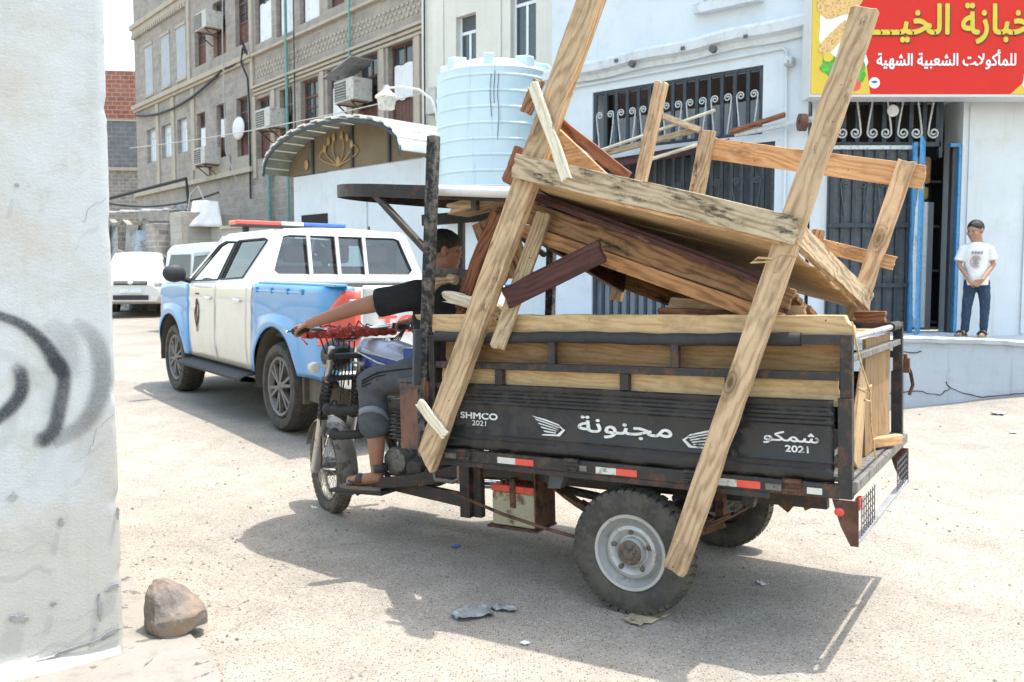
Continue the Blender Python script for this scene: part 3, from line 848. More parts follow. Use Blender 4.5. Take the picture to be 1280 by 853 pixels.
# ---- far brick and block building at the end of the street
FB = empty('brick_building', (-17.6, 42.2, 0.7), 0.12, 'distant narrow building with red brick top storey above grey block and rubble walls', 'building')
for nm, z0, z1, mt in (('rubble_wall', -1, 6.0, 'rubble'), ('block_wall', 6.0, 8.3, 'block_grey'), ('brick_wall', 8.3, 10.6, 'brick_red')):
    m = MB(); m.span((-6, 0, z0), (5, 9, z1)); m.build(nm, M[mt], FB)
m = MB(); m.span((-6.1, -.1, 5.95), (5.1, -.002, 6.1)); m.span((-6.1, -.06, 8.25), (5.1, -.002, 8.34)); m.build('ledge', M['stone_trim'], FB)
m = MB(); m.span((-1.3, -.03, 1.4), (-.7, -.004, 3.1)); m.build('window', M['ac_dark'], FB)

# ---- yard walls and tin between the vans and the stone block
def simple_wall(name, a, b, z0, z1, th, mat, label, cat='wall', cap=None, ragged=0.0):
    a, b = Vector((*a, 0)), Vector((*b, 0)); d = (b - a); L = d.length; d.normalize(); n = Vector((0, 0, 1)).cross(d)
    mw = Matrix((d, n, Vector((0, 0, 1)))).transposed().to_4x4(); mw.translation = a
    e = empty(name, label=label, cat=cat, mat=mw)
    m = MB(); k = max(2, int(L / .3)); rr = random.Random(int(L * 1000))
    top = [(L * i / k, z1 + (rr.uniform(-1, 1) * ragged if ragged else 0)) for i in range(k + 1)]
    m.prism([(0, 0, z0), (L, 0, z0)] + [(x, 0, z) for x, z in reversed(top)], (0, th, 0)); m.build('wall_body', mat, e)
    if cap:
        m = MB(); m.span((-.04, -.04, z1 + ragged + .002), (L + .04, th + .04, z1 + ragged + .08)); m.build('coping', cap, e)
    return e, mw, L
simple_wall('yard_wall', (-13.4, 29.0), (-9.0, 27.0), -.2, 3.3, .25, M['rubble'], 'rough grey yard wall behind the white car with a ragged top', ragged=.18)
simple_wall('yard_wall', (-9.0, 25.2), (-5.9, 23.6), -.2, 2.95, .25, M['block_sand'], 'sandy block yard wall above the white van roof', ragged=.07)
e, mw, L = simple_wall('lattice_wall', (-7.4, 22.6), (-5.2, 21.0), -.2, 2.75, .3, M['block_sand'], 'cream block wall box with pierced lattice panel above the police pickup roof', cap=M['stone_trim'])
for i in range(6):
    for j in range(4):
        m = MB(); m.span((1.55 + i * .16, -.012, 2.08 + j * .15), (1.63 + i * .16, -.002, 2.17 + j * .15)); m.build('lattice_hole', M['ac_dark'], e)
# sheets and tarps leaning on the yard wall
def tarp(c, w_, h, d, label, rot=0.0, name='tarpaulin', mat='tarp', seed=1):
    m = MB(); rr = random.Random(seed); n = 14; rows = []
    for j in range(9):
        v = j / 8; row = []
        for i in range(n + 1):
            u = i / n
            wob = noise.noise(Vector((u * 4 + seed, v * 3, seed))) * .16 * min(1, h / 2.5)
            row.append((w_ * (u - .5) * (1 - .25 * v), d * (v - 1) * .5 + wob, h * v * (1 - .1 * abs(u - .5)) + wob * .4))
        rows.append(row)
    m.grid(rows)
    o = m.build(name, M[mat], smooth=True, origin=(0, 0, 0), solid=.02)
    o.location = c; o.rotation_euler = (0, 0, rot)
    return tag(o, label, 'tarpaulin')
tarp((-10.6, 27.2, .5), 2.3, 2.6, 1.2, 'bluish grey crumpled sheeting hanging on the yard wall behind the van', .4, seed=3)
tarp((-8.6, 24.9, 2.95), .9, .75, .5, 'white crumpled sack standing on top of the yard wall', .3, 'sack', 'cloth_white', 8)
m = MB()
for i in range(9): m.beam((-13.3 + i * .42, 28.4 - i * .2, 3.62 + .03 * (i % 2)), (-13.0 + i * .42, 27.4 - i * .2, 3.5), .40, .02)
tag(m.build('tin_roof', M['tin']), 'low rusty tin lean-to roof along the yard wall', 'roof')
cable([(-13.9, 27.9, 3.7), (-9.6, 26.2, 4.45), (-9.55, 26.2, 3.7)], 'dark bent pole over the tin lean-to roof', .05, 'cable', 'pole', 'pole')

def block(c, d, rz, mt, name, label, cat, bev=.02):
    m = MB(); m.box((0, 0, d[2] / 2), d); o = m.build(name, M[mt], origin=(0, 0, 0), bevel=bev); o.location = c; o.rotation_euler = (0, 0, rz); return tag(o, label, cat)
block((-8.75, 25.3, .4), (1.7, .9, 2.95), .7, 'block_sand', 'masonry_box', 'stained cream masonry box standing left of the lattice wall', 'masonry box')
block((-10.1, 26.2, .4), (1.2, .8, 2.7), .7, 'rubble', 'rubble_stack', 'lower rough rubble stack behind the minivan roof', 'rubble stack')
block((-9.9, 26.4, 2.9), (.55, .5, .8), .3, 'tin', 'oil_drum', 'dented grey tin container on the yard wall', 'container', .1)
m = MB()
for k, (x, z, a) in enumerate(((0, 0, .1), (.5, .05, -.15), (1.05, -.02, .08), (1.6, .1, -.05), (2.2, 0, .2))):
    m.beam((x, .1 * k, .3 + z), (x + a, .1 * k + .2, 2.9 + z), .02, .52, (1, 0, 0))
o = m.build('leaning_sheets', M['tin'], origin=(0, 0, 0)); o.location = (-13.0, 27.7, .3); o.rotation_euler = (0, 0, -.45); tag(o, 'row of leaning corrugated sheets behind the white car', 'metal sheets')
cable(sag((-13.6, 28.2, 4.1), (-8.2, 24.8, 3.9), .35), 'slack dark cable over the yard wall clutter', .03)
cable([(-9.4, 25.6, 3.1), (-9.2, 25.4, 3.9), (-8.9, 25.2, 4.1), (-8.7, 25.1, 3.7)], 'pale bent hose looped above the yard wall', .03, 'cable_pale', 'hose', 'hose')

# ---- white wall with barrel canopy
WW, WWm = facade('white_yard_wall', (-4.42, 18.0), (3.12, -3.0), 'smooth white street wall behind the police pickup', 'wall')
m = MB(); m.prism([(0, 0, -.3), (4.33, 0, -.3), (4.33, 0, 3.52), (0, 0, 3.52)], (0, .25, 0)); m.prism([(0, .26, -.3), (.25, .26, -.3), (.25, .26, 3.51), (0, .26, 3.51)], (0, 3, 0)); m.build('wall_body', M['white_wall'], WW)
m = MB(); m.span((4.335, .02, -.3), (7.25, .27, 2.42)); m.span((4.34, .271, 2.2), (7.25, 3.4, 2.40)); m.span((4.34, 3.2, -.3), (7.2, 3.39, 2.19)); m.span((7.0, .28, -.3), (7.24, 3.19, 2.19)); m.build('low_room', M['white_wall'], WW)
m = MB(); m.span((.28, -.015, 2.50), (1.18, -.003, 2.74)); m.build('wall_opening', M['dark_void'], WW)
m = MB(); m.span((2.35, -.03, 0.2), (2.45, -.003, 2.9)); m.build('wall_pipe', M['white_wall'], WW)
CAN = empty('arched_canopy', label='barrel shaped corrugated canopy with brown panel and gold scrollwork over the white wall', cat='canopy', mat=WWm @ Matrix.Translation((0, 0, 0)))
def arch(u, x0=-.15, x1=4.15, zb=3.55, rise=.78):       # u 0..1 across the arch
    a = math.pi * (1 - u)
    return (x0 + x1) / 2 + (x1 - x0) / 2 * math.cos(a), zb + rise * math.sin(a) ** .85
n = 30
for i in range(n):                                    # one corrugated strip after another
    a, b = arch((i + .04) / n), arch((i + .96) / n); z_ = .03 if i % 2 else 0
    m = MB(); m.prism([(a[0], -.62, a[1] + z_), (b[0], -.62, b[1] + z_), (b[0], -.62, b[1] + z_ + .03), (a[0], -.62, a[1] + z_ + .03)], (0, 1.6, 0))
    rs = m.build('roof_sheet', M['canopy_white'], CAN, fix=False)
    m = MB(); m.prism([(a[0], -.60, a[1] + z_ - .014), (b[0], -.60, b[1] + z_ - .014), (b[0], -.60, b[1] + z_ - .003), (a[0], -.60, a[1] + z_ - .003)], (0, 1.5, 0)); m.build('underside', M['canopy_green'], rs, fix=False)
m = MB(); m.prism([(arch(i / 24)[0], -.02, arch(i / 24)[1] - .01) for i in range(25)] , (0, .03, 0)); m.build('tympanum', M['tympanum'], CAN)
m = MB()
for i in range(24):
    a, b = arch(i / 24), arch((i + 1) / 24)
    m.beam((a[0], -.6, a[1] - .05), (b[0], -.6, b[1] - .05), .03, .05)
for x in (.75, 2.05, 3.15):
    zt = 3.55 + .78 * max(0, 1 - ((x - 2) / 2.15) ** 2) ** .42
    m.span((x - .03, -.06, 3.53), (x + .03, -.024, zt - .03))
m.build('arch_frame', M['bars'], CAN)
m = MB()
for s in (-1, 1):
    for k, (w_, h) in enumerate(((.18, .55), (.42, .5), (.62, .36))):
        pts = [(1.62 + s * w_ * math.sin(t * math.pi * .75), -.05, 3.60 + h * t) for t in lin(0, 1, 10)]
        m.tube(pts, .012, 5)
        m.ball((pts[-1][0], -.06, pts[-1][2]), (.045, .02, .08), 6, 5)
m.ball((1.62, -.06, 3.68), (.06, .02, .1), 6, 5); m.ball((.55, -.06, 3.72), (.07, .02, .1), 6, 5); m.ball((3.55, -.06, 3.80), (.07, .02, .1), 6, 5)
m.build('scrollwork', M['gold'], CAN)

# ---- plastic water tank
TK = empty('water_tank', (-.28, 14.75, 2.41), 0, 'large pale blue ribbed plastic water tank on the low white roof', 'water tank')
t = NT('tank_plastic'); v = t.coord()
n_ = t.noise(v, 2.5, 6, .6); col = t.ramp(n_, [(.3, (.52, .66, .72)), (.7, (.59, .71, .76))])
wv = t.noise(t.coord(scale=(7, 7, .4)), 1.0, 6, .7); col = t.mix(t.ramp(wv, [(.58, 0.), (.72, .6)]), col, (.25, .35, .42))
t.set('Base Color', col).set('Roughness', .45); t.b.inputs['Subsurface Weight'].default_value = 0.0
M['tank_plastic'] = t.m
prof = []
zz = 0.0; R0 = .955
for k in range(9):
    z0 = .05 + k * .245
    prof += [(R0, z0), (R0, z0 + .17), (R0 + .013, z0 + .185), (R0 + .013, z0 + .205), (R0, z0 + .22)]
prof = [(.02, 0), (R0 - .03, 0)] + prof + [(R0, 2.28), (R0 + .01, 2.33), (R0 - .12, 2.42), (.62, 2.53), (.36, 2.57), (.36, 2.53), (.02, 2.53)]
m = MB(); m.lathe(prof, ax='z', n=64); m.build('tank_body', M['tank_plastic'], TK, smooth=True)
m = MB(); m.lathe([(.02, 2.62), (.30, 2.62), (.34, 2.60), (.34, 2.545), (.02, 2.545)], ax='z', n=32); m.build('lid', M['cable'], TK, smooth=True)
m = MB()
for a in lin(0, 2 * math.pi, 8)[:-1]:
    m.prism([(math.cos(a) * .62, math.sin(a) * .62, 2.46), (math.cos(a) * .90, math.sin(a) * .90, 2.36), (math.cos(a) * .90, math.sin(a) * .90, 2.54), (math.cos(a) * .62, math.sin(a) * .62, 2.58)], (math.sin(a) * .16, -math.cos(a) * .16, 0))
m.build('lifting_lug', M['tank_plastic'], TK, bevel=.02)

m = MB()
for a, z0, z1 in ((-1.62, 1.55, 2.2), (-1.56, 1.75, 2.25), (-1.50, 1.2, 2.2)):
    m.tube([((R0 + .012) * math.cos(a + .01 * math.sin(z * 9)), (R0 + .012) * math.sin(a), z) for z in lin(z0, z1, 10)], .0045, 4)
m.build('dark_streak', M['cable'], TK)
m = MB(); m.tube([(R0 + .05, -.3, 0), (R0 + .05, -.3, 2.3), (R0 - .1, -.25, 2.5)], .025, 8); m.build('inlet_pipe', M['scroll_white'], TK, smooth=True)
# ---- cream building
CB, CBm = facade('cream_building', (-1.81, 19.0), (0.73, -0.68), 'cream rendered house with two tall white framed windows behind the water tank', 'building')
cw = [(.91, 1.49, 5.62, 6.80), (2.43, 3.09, 5.58, 7.05)]
wall_holes('wall', -.15, 5.2, -.5, 10.0, cw, M['cream_wall'], CB, .22)
m = MB(); m.span((-.15, .23, -.5), (0.05, 6, 9.98)); m.span((.06, 5.8, -.5), (5.2, 6, 9.98)); m.span((5.0, .23, -.5), (5.2, 5.79, 9.98)); m.build('rear_wall', M['cream_wall'], CB)
for (a, b, c, d) in cw:
    f = MB(); y = .12
    f.span((a, y, c), (a + .05, y + .05, d)); f.span((b - .05, y, c), (b, y + .05, d)); f.span((a + .05, y, c), (b - .05, y + .05, c + .05)); f.span((a + .05, y, d - .36), (b - .05, y + .05, d - .30)); f.span(((a + b) / 2 - .03, y + .003, c + .05), ((a + b) / 2 + .03, y + .045, d - .361))
    fo = f.build('window', M['white_board'], CB)
    f = MB(); f.span((a + .02, y + .02, d - .30), (b - .02, y + .03, d)); f.build('blind_box', M['grey_iron'], fo)
    for (p, q) in ((a + .05, (a + b) / 2 - .03), ((a + b) / 2 + .03, b - .05)):
        f = MB(); f.span((p, y + .02, c + .05), (q, y + .028, d - .361)); f.build('pane', M['glass_window'], fo)
for x in (.2, 1.85, 3.5):
    m = MB(); m.span((x, -.03, 4.5), (x + .35, -.003, 9.9)); m.build('pilaster', M['cream_wall'], CB)
cable([(.02, -.06, 3.5), (.0, -.06, 6), (.03, -.06, 9.9)], 'dark conduit running up the left edge of the cream house', .02, M4=CBm)
# street lamp on its arm
SL = empty('street_lamp', (-1.55, 15.9, 4.4), 0, 'old white bell-shaped street lamp on a curved arm beside the water tank', 'street lamp')
m = MB(); m.tube([(.25, 0, -.75), (.22, 0, -.2), (.2, 0, .0), (.12, 0, .25), (-.1, 0, .42), (-.4, 0, .47), (-.68, 0, .44)], .022, 8); m.build('arm', M['scroll_white'], SL, smooth=True)
m = MB(); m.lathe([(.02, .06), (.05, .05), (.06, -.02), (.11, -.07), (.20, -.13), (.21, -.16), (.17, -.18), (.14, -.36), (.02, -.38)], (-.68, 0, .44), 'z', 20); m.build('lamp_head', M['ac_case'], SL, smooth=True)
m = MB(); m.span((.1, -.05, -.78), (.55, .2, -.70)); m.span((.2, 0, -2.2), (.3, .1, -.78)); m.build('mount', M['scroll_white'], SL)
m = MB(); m.span((0, 0, 0), (.3, .18, .55)); o = m.build('meter_box', M['ac_case'], origin=(0, 0, 0), bevel=.01); o.matrix_world = CBm @ Matrix.Translation((.2, -.22, 4.9)); tag(o, 'grey electricity meter box on the cream house beside the lamp arm', 'meter box')

# ================================================================ shop building (two facades meeting at a corner)
K0 = (3.5, 10.55)
dB = Vector((-.773, .635, 0)).normalized()
LB = 3.78
P0 = Vector((K0[0], K0[1], 0)) + dB * LB                   # far left end, so local x runs left -> right
SH, SHm = facade('shop_building', (P0.x, P0.y), (-dB.x, -dB.y), 'white painted building with barred window, thick cornice and open shop door', 'building')
fx = lambda s: LB - s                                      # survey distance from the corner -> local x
win = (fx(3.07), fx(.57), 3.22, 4.05)
low = (fx(3.07), fx(.40), .86, 3.12)
uw = (fx(1.39), fx(.66), 4.92, 6.2)
wall_holes('wall', 0, LB, -.3, 9.5, [win, low, uw], M['white_wall'], SH, .28)
m = MB(); m.span((0, .3, -.3), (.2, 5, 9.5)); m.build('end_wall', M['white_wall'], SH)
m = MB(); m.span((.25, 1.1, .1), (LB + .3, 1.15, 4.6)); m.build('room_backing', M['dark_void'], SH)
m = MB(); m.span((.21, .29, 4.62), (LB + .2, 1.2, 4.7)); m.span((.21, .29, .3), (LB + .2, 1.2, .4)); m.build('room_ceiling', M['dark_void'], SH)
m = MB(); m.span((fx(3.07), .12, 3.123), (fx(.4), .27, 3.217)); m.build('lintel', M['white_cornice'], SH)
# cornice
m = MB(); rows = []
for x in lin(-.06, LB + .02, 26):
    zb = 4.30 + .10 * x / LB + .012 * math.sin(x * 5)
    rows.append([(x, -.003, zb - .10), (x, -.05, zb - .10), (x, -.055, zb - .03), (x, -.15, zb), (x, -.165 + .006 * math.sin(x * 9), zb + .10), (x, -.15, zb + .14), (x, -.003, zb + .17)])
m.grid(rows); m.build('cornice', M['white_cornice'], SH, fix=True)
m = MB()
for x in (.25, 1.2, 2.2, 3.05):
    m.box((x, -.172, 4.38), (.05, .02, .04))
for x in (1.45, 2.62): m.lathe([(.002, 0), (.045, 0), (.05, .06), (.002, .06)], (x, -.20, 4.30), 'y', 10)
m.build('bracket_stub', M['ac_dark'], SH)
m = MB(); m.tube([(.05, -.03, 4.16), (1.2, -.03, 4.17), (2.8, -.035, 4.19), (fx(.32), -.03, 4.20), (fx(.27), -.03, 4.16), (fx(.26), -.03, 3.2), (fx(.26), -.03, 1.0)], .016, 6); m.build('conduit', M['white_wall'], SH, smooth=True)
m = MB(); m.span((uw[0] - .08, -.12, 4.80), (uw[1] + .08, -.003, 4.915)); m.build('window_sill', M['white_cornice'], SH)
m = MB(); m.span((uw[0], .12, uw[2]), (uw[1], .16, uw[3])); wp = m.build('window', M['white_board'], SH)
m = MB(); m.span((uw[0] + .07, .105, uw[2] + .06), (uw[1] - .07, .118, uw[3] - .05)); m.build('pane', M['glass_window'], wp)
m = MB(); m.box((fx(.22), -.07, 4.02), (.10, .12, .10)); m.box((fx(.22), -.15, 4.0), (.05, .08, .05)); sc_ = m.build('security_camera', M['scroll_white'], origin=(0, 0, 0), bevel=.008); sc_.matrix_world = SHm.copy(); tag(sc_, 'small white wall camera under the cornice at the corner', 'camera')
m = MB(); m.box((.22, -.06, 4.13), (.09, .10, .07)); sc_ = m.build('floodlight', M['ac_dark'], origin=(0, 0, 0), bevel=.008); sc_.matrix_world = SHm.copy(); tag(sc_, 'small dark lamp under the left end of the cornice', 'lamp')

def spiral(cx, cz, r, start, turns, sgn, y, n=20):
    return [(cx + sgn * r * (1 - .80 * i / n) * math.cos(start + turns * 2 * math.pi * i / n), y, cz + r * (1 - .80 * i / n) * math.sin(start + turns * 2 * math.pi * i / n)) for i in range(n + 1)]
def scroll(x, z0, z1, sgn, y, r=.052, up=True):
    """one C-scroll: a leaning rod that curls at its end"""
    k = 1 if up else -1
    e = (x + sgn * .052, y, z1 - k * r)
    sp = spiral(e[0] - sgn * r, e[2], r, 0, 1.5 * k, sgn, y)
    return [(x, y, z0)] + [(x + sgn * .040, y, z0 + (z1 - z0) * .6)] + sp
# upper window grille
G1 = empty('window_grille', label='dark barred window grille with white iron scrolls under the cornice', cat='window grille', mat=SHm)
m = MB(); m.span((win[0], .02, win[2]), (win[1], .05, win[2] + .04)); m.span((win[0], .02, win[3] - .04), (win[1], .05, win[3])); m.build('frame', M['bars'], G1)
nb_ = 15
for i in range(nb_):
    x = win[0] + .03 + (win[1] - win[0] - .06) * i / (nb_ - 1)
    m = MB(); m.span((x - .023, .018, win[2] + .04), (x + .023, .052, win[3] - .04)); m.build('bar', M['bars'], G1)
for i in range(nb_ - 1):
    x = win[0] + .03 + (win[1] - win[0] - .06) * (i + .5) / (nb_ - 1)
    m = MB(); m.tube(scroll(x, win[2] + .05, win[2] + .55, 1 if i % 2 else -1, .005), .009, 5); m.build('scroll', M['scroll_white'], G1, smooth=True)
# cream curtain and brick strip seen inside the window
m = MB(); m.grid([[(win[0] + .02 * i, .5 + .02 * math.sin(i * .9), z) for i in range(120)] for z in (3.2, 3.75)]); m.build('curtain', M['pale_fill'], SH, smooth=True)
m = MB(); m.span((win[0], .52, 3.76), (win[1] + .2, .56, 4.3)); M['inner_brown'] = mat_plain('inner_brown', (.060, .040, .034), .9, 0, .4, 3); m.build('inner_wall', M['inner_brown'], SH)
# lower grille
G2 = empty('porch_grille', label='tall dark porch grille with sheet panels behind the load of wood', cat='grille', mat=SHm)
m = MB()
for z in (.86, 1.45, 2.18, 3.06): m.span((low[0], .03, z), (low[1], .06, z + .05))
m.build('frame', M['bars'], G2)
nb_ = 20
for i in range(nb_):
    x = low[0] + .03 + (low[1] - low[0] - .06) * i / (nb_ - 1)
    m = MB(); m.span((x - .022, .028, .91), (x + .022, .062, 3.06)); m.build('bar', M['bars'], G2)
for i in range(0, nb_ - 1):
    x = low[0] + .03 + (low[1] - low[0] - .06) * (i + .5) / (nb_ - 1)
    m = MB(); m.tube(scroll(x, 1.95, 1.50, 1 if i % 2 else -1, .015, up=False), .008, 5); m.build('scroll', M['scroll_white'], G2, smooth=True)
    if i % 2: m = MB(); m.tube(scroll(x, 2.3, 2.72, 1 if i % 4 == 1 else -1, .015), .007, 5); m.build('scroll', M['grey_iron'], G2, smooth=True)
m = MB(); m.span((low[0], .16, .87), (low[1], .17, 3.05)); m.build('backing_sheet', M['grey_iron'], G2)
m = MB(); m.span((low[0], .13, .9), (low[0] + 1.75, .145, 2.14)); m.build('backing_sheet', M['pale_fill'], G2)

# ---- shop front, parallel to the street
SF = empty('shop_building', (3.5, 10.6, 0), 0, 'white shop front wall with a dark open doorway, right of the barred porch', 'building')
wall_holes('wall', .06, 6.0, -.3, 9.5, [(.26, 1.86, .80, 3.60)], M['shop_wall'], SF, .45)
m = MB(); m.span((1.93, -.02, .82), (1.96, -.002, 3.5)); m.span((2.62, -.025, .8), (2.66, -.002, 2.6)); m.build('conduit', M['shop_wall'], SF)
m = MB(); m.span((.0, .9, .79), (6, 4.2, .80)); m.build('shop_floor', M['ledge_top'], SF)
m = MB(); m.span((-.5, 4.0, .8), (6, 4.2, 3.8)); m.span((.06, .46, .8), (.2, 4.0, 3.8)); m.span((3.2, .46, .8), (3.4, 4.0, 3.8)); m.span((.06, .46, 3.62), (6, 4.0, 3.8)); m.build('room_wall', M['pale_fill'], SF)
# transom grille
G3 = empty('transom_grille', (3.5, 10.6, 0), 0, 'dark transom grille with upside-down white scrolls beneath the red sign', 'grille')
m = MB(); m.span((.26, .04, 3.03), (1.62, .09, 3.08)); m.span((.26, .04, 3.55), (1.62, .09, 3.60)); m.span((1.60, .04, 2.9), (1.64, .09, 3.6)); m.build('frame', M['bars'], G3)
for i in range(9):
    x = .30 + 1.28 * i / 8
    m = MB(); m.span((x - .025, .04, 3.08), (x + .025, .08, 3.55)); m.build('bar', M['bars'], G3)
for i in range(7):
    x = .42 + 1.16 * i / 6.4
    m = MB(); m.tube(scroll(x, 3.55, 3.12, 1 if i % 2 else -1, .02, r=.065, up=False), .011, 6); m.build('scroll', M['scroll_white'], G3, smooth=True)
m = MB(); m.lathe([(.001, 0), (.07, 0), (.07, .012), (.001, .012)], (1.02, -.004, 3.44), 'y', 14); o = m.build('sticker', M['white_board'], G3)
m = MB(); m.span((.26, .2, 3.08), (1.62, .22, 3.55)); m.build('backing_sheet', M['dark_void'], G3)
# mesh gate (fixed leaf) and rail
GT = empty('mesh_gate', (3.5, 10.6, 0), 0, 'dark steel gate leaf with mesh panel and grey bars left of the doorway', 'gate')
m = MB(); m.span((.22, -.06, 2.98), (1.26, -.02, 3.025)); m.build('top_rail', M['scroll_white'], GT)
m = MB(); m.span((.26, -.02, .82), (1.26, .0, 2.975)); m.build('mesh_panel', M['grey_iron'], GT)
for i in range(8):
    x = .30 + .92 * i / 7
    m = MB(); m.span((x - .02, -.055, .82), (x + .02, -.022, 2.975)); m.build('bar', M['bars'], GT)
for i in range(4):
    m = MB(); m.tube(scroll(.45 + i * .22, 2.2, 2.62, 1 if i % 2 else -1, -.065), .008, 5); m.build('scroll', M['grey_iron'], GT, smooth=True)
for z in (1.35, 2.06):
    m = MB(); m.span((.26, -.075, z), (1.26, -.057, z + .05)); m.build('rail', M['bars'], GT)
# blue folding leaf
BG = empty('blue_gate', (4.86, 10.50, .80), R(-119), 'bright blue steel gate leaf folded open beside the dark doorway', 'gate')
m = MB()
for x in (0, .16, .32, .46): m.span((x - .012, -.012, 0), (x + .012, .012, 2.27))
for z in (0.02, 1.1, 2.2): m.span((0.02, -.012, z), (.44, .012, z + .04))
m.build('frame', M['blue_iron'], BG, bevel=.004)
m = MB()
for k in range(7):
    x = .06 + .06 * k; m.tube([(x, -.03, .1 + .02 * k), (x + .02 * math.sin(k), -.05, .9), (x - .02, -.04, 1.75 - .05 * k)], .008, 5)
m.build('cable', M['scroll_white'], BG)
m = MB(); m.span((4.735, 10.50, .80), (4.785, 10.55, 3.06)); tag(m.build('gate_post', M['blue_iron'], bevel=.004), 'straight bright blue post at the left jamb of the doorway', 'post')
# dark door leaf and blue jamb on the right
DR = empty('steel_door', (5.30, 10.66, .80), R(72), 'dark grey steel door standing open behind the boy', 'door')
m = MB(); m.span((0, -.02, 0), (.85, .02, 2.28)); m.build('panel', M['grey_iron'], DR)
m = MB(); m.span((.78, -.06, 1.0), (.82, -.022, 1.12)); m.build('handle', M['bars'], DR)
m = MB(); m.span((5.315, 10.585, .80), (5.345, 10.70, 3.02)); m.span((5.22, 10.60, 3.02), (5.345, 10.68, 3.06)); tag(m.build('door_jamb', M['blue_iron']), 'thin blue door frame edge on the right of the doorway', 'door frame')
# goods inside
SHF = empty('shop_shelf', (4.55, 12.0, .80), 0, 'dim shelf unit of goods inside the shop doorway', 'shelf')
m = MB()
for z in (0.05, .75, 1.35, 1.95): m.span((0, 0, z), (1.3, .4, z + .03))
m.span((-.03, 0, 0), (0, .4, 2.3)); m.span((1.3, 0, 0), (1.33, .4, 2.3)); m.build('frame', M['grey_iron'], SHF)
M['yellow_goods'] = mat_plain('yellow_goods', (0.55, 0.38, 0.04), .5); M['pink_goods'] = mat_plain('pink_goods', (0.55, .08, .16), .5)
rr = random.Random(5)
for (x, z, w_, h, mt, lb) in ((.35, 1.38, .5, .16, 'yellow_goods', 'flat mustard sack low on the dim shop shelf'), (.2, 1.98, .25, .3, 'red_plastic', 'dark red bag at the back of the shop on the top shelf'),
                        (.62, 1.98, .3, .34, 'wood_orange', 'brown carton at the back of the shop on the top shelf'), (.45, .78, .4, .4, 'pale_fill', 'pale grey sack on the middle shelf inside the doorway'), (.9, .78, .3, .3, 'cable', 'black bundle on the middle shelf inside the doorway')):
    m = MB(); m.box((4.55 + x, 12.15, .80 + z + h / 2 + .03), (w_, .3, h)); tag(m.build('sack' if 'sack' in lb else 'carton', M[mt], bevel=.05), lb, 'goods')
m = MB(); m.tube([(5.02, 11.0, .85), (5.02, 11.0, 2.4)], .04, 10); m.tube([(5.12, 11.0, .85), (5.12, 11.0, 2.4)], .04, 10); tag(m.build('roller_pole', M['white_board'], smooth=True), 'pair of white upright pipes inside the doorway', 'pipes')
m = MB(); m.ball((4.93, 11.2, 2.62), (.10, .08, .07), 12, 8); tag(m.build('ball', M['pink_goods'], smooth=True), 'shiny pink ball hanging in the dark doorway', 'ball')

m = MB(); m.span((4.62, 11.25, .80), (5.35, 11.28, 2.42)); isc = m.build('inner_screen', M['pale_fill']); tag(isc, 'grey mesh screen standing inside the dark shop doorway', 'screen')
for (x, z, w_, h, mt, lb) in ((4.98, 2.44, .5, .17, 'yellow_goods', 'bright yellow sack on top of the inner mesh screen'), (4.82, 2.66, .24, .26, 'red_plastic', 'red bag above the yellow sack inside the doorway'), (5.12, 2.64, .26, .34, 'wood_orange', 'brown carton above the yellow sack inside the doorway')):
    m = MB(); m.box((x, 11.22, z + h / 2), (w_, .2, h)); tag(m.build('sack' if 'sack' in lb else ('bag' if 'bag' in lb else 'carton'), M[mt], bevel=.04), lb, 'goods')
# ---- sign
SG = empty('shop_sign', (3.39, 10.2, 3.52), 0, 'red and yellow shop sign with large yellow Arabic lettering', 'sign')
WS, HS = 3.22, 1.42
t = NT('sign_print'); t.set('Base Color', (0.62, 0.040, 0.030, 1)).set('Roughness', .75); t.b.inputs['Specular IOR Level'].default_value = .15; M['sign_red'] = t.m
M['sign_yellow'] = mat_plain('sign_yellow', (0.66, 0.47, 0.045), .45, 0, .03)
M['letter_yellow'] = mat_plain('letter_yellow', (0.66, 0.50, 0.05), .6, 0, .04)
M['letter_shadow'] = mat_plain('letter_shadow', (0.09, 0.05, 0.02), .6)
M['food_brown'] = mat_plain('food_brown', (0.55, 0.25, 0.06), .5, 0, .5, 22, 0, (0.72, .50, .22), .9)
M['food_green'] = mat_plain('food_green', (0.09, 0.36, 0.035), .5, 0, .5, 14)
M['print_white'] = mat_plain('print_white', (0.80, 0.80, 0.80), .45, 0, .02)
M['box_white'] = mat_plain('box_white', (0.62, 0.62, 0.60), .5, 0, .06)
m = MB(); m.span((0, 0, 0), (WS, .28, HS)); m.build('box', M['box_white'], SG)
m = MB(); m.span((0.012, -.006, .03), (WS - .012, -.001, HS - .012)); m.build('red_panel', M['sign_red'], SG)
m = MB(); zt = HS - .012
xl = lambda z: .69 - .195 * z / 1.3
m.prism([(.012, -.0075, .03), (xl(0), -.0075, .03), (xl(zt), -.0075, zt), (.012, -.0075, zt)], (0, .001, 0))
m.prism([(WS - .012, -.0075, .03), (WS - .012, -.0075, zt), (WS - xl(zt) + .25, -.0075, zt), (WS - xl(.5) + .2, -.0075, .5), (WS - xl(0) - .24, -.0075, .03)][::-1], (0, .001, 0))
m.build('yellow_panel', M['sign_yellow'], SG)
def blob(mat, name, c, rx, rz, rot, y, n=28, wob=.1, seed=0):
    m = MB(); ps = []
    for i in range(n):
        a = 2 * math.pi * i / n; q = 1 + wob * noise.noise(Vector((math.cos(a) * 1.6, math.sin(a) * 1.6, seed * 3.7)))
        x, z = rx * q * math.cos(a), rz * q * math.sin(a)
        ps.append((c[0] + x * math.cos(rot) - z * math.sin(rot), y, c[1] + x * math.sin(rot) + z * math.cos(rot)))
    m.prism(ps, (0, .0009, 0)); return m.build(name, M[mat], SG)
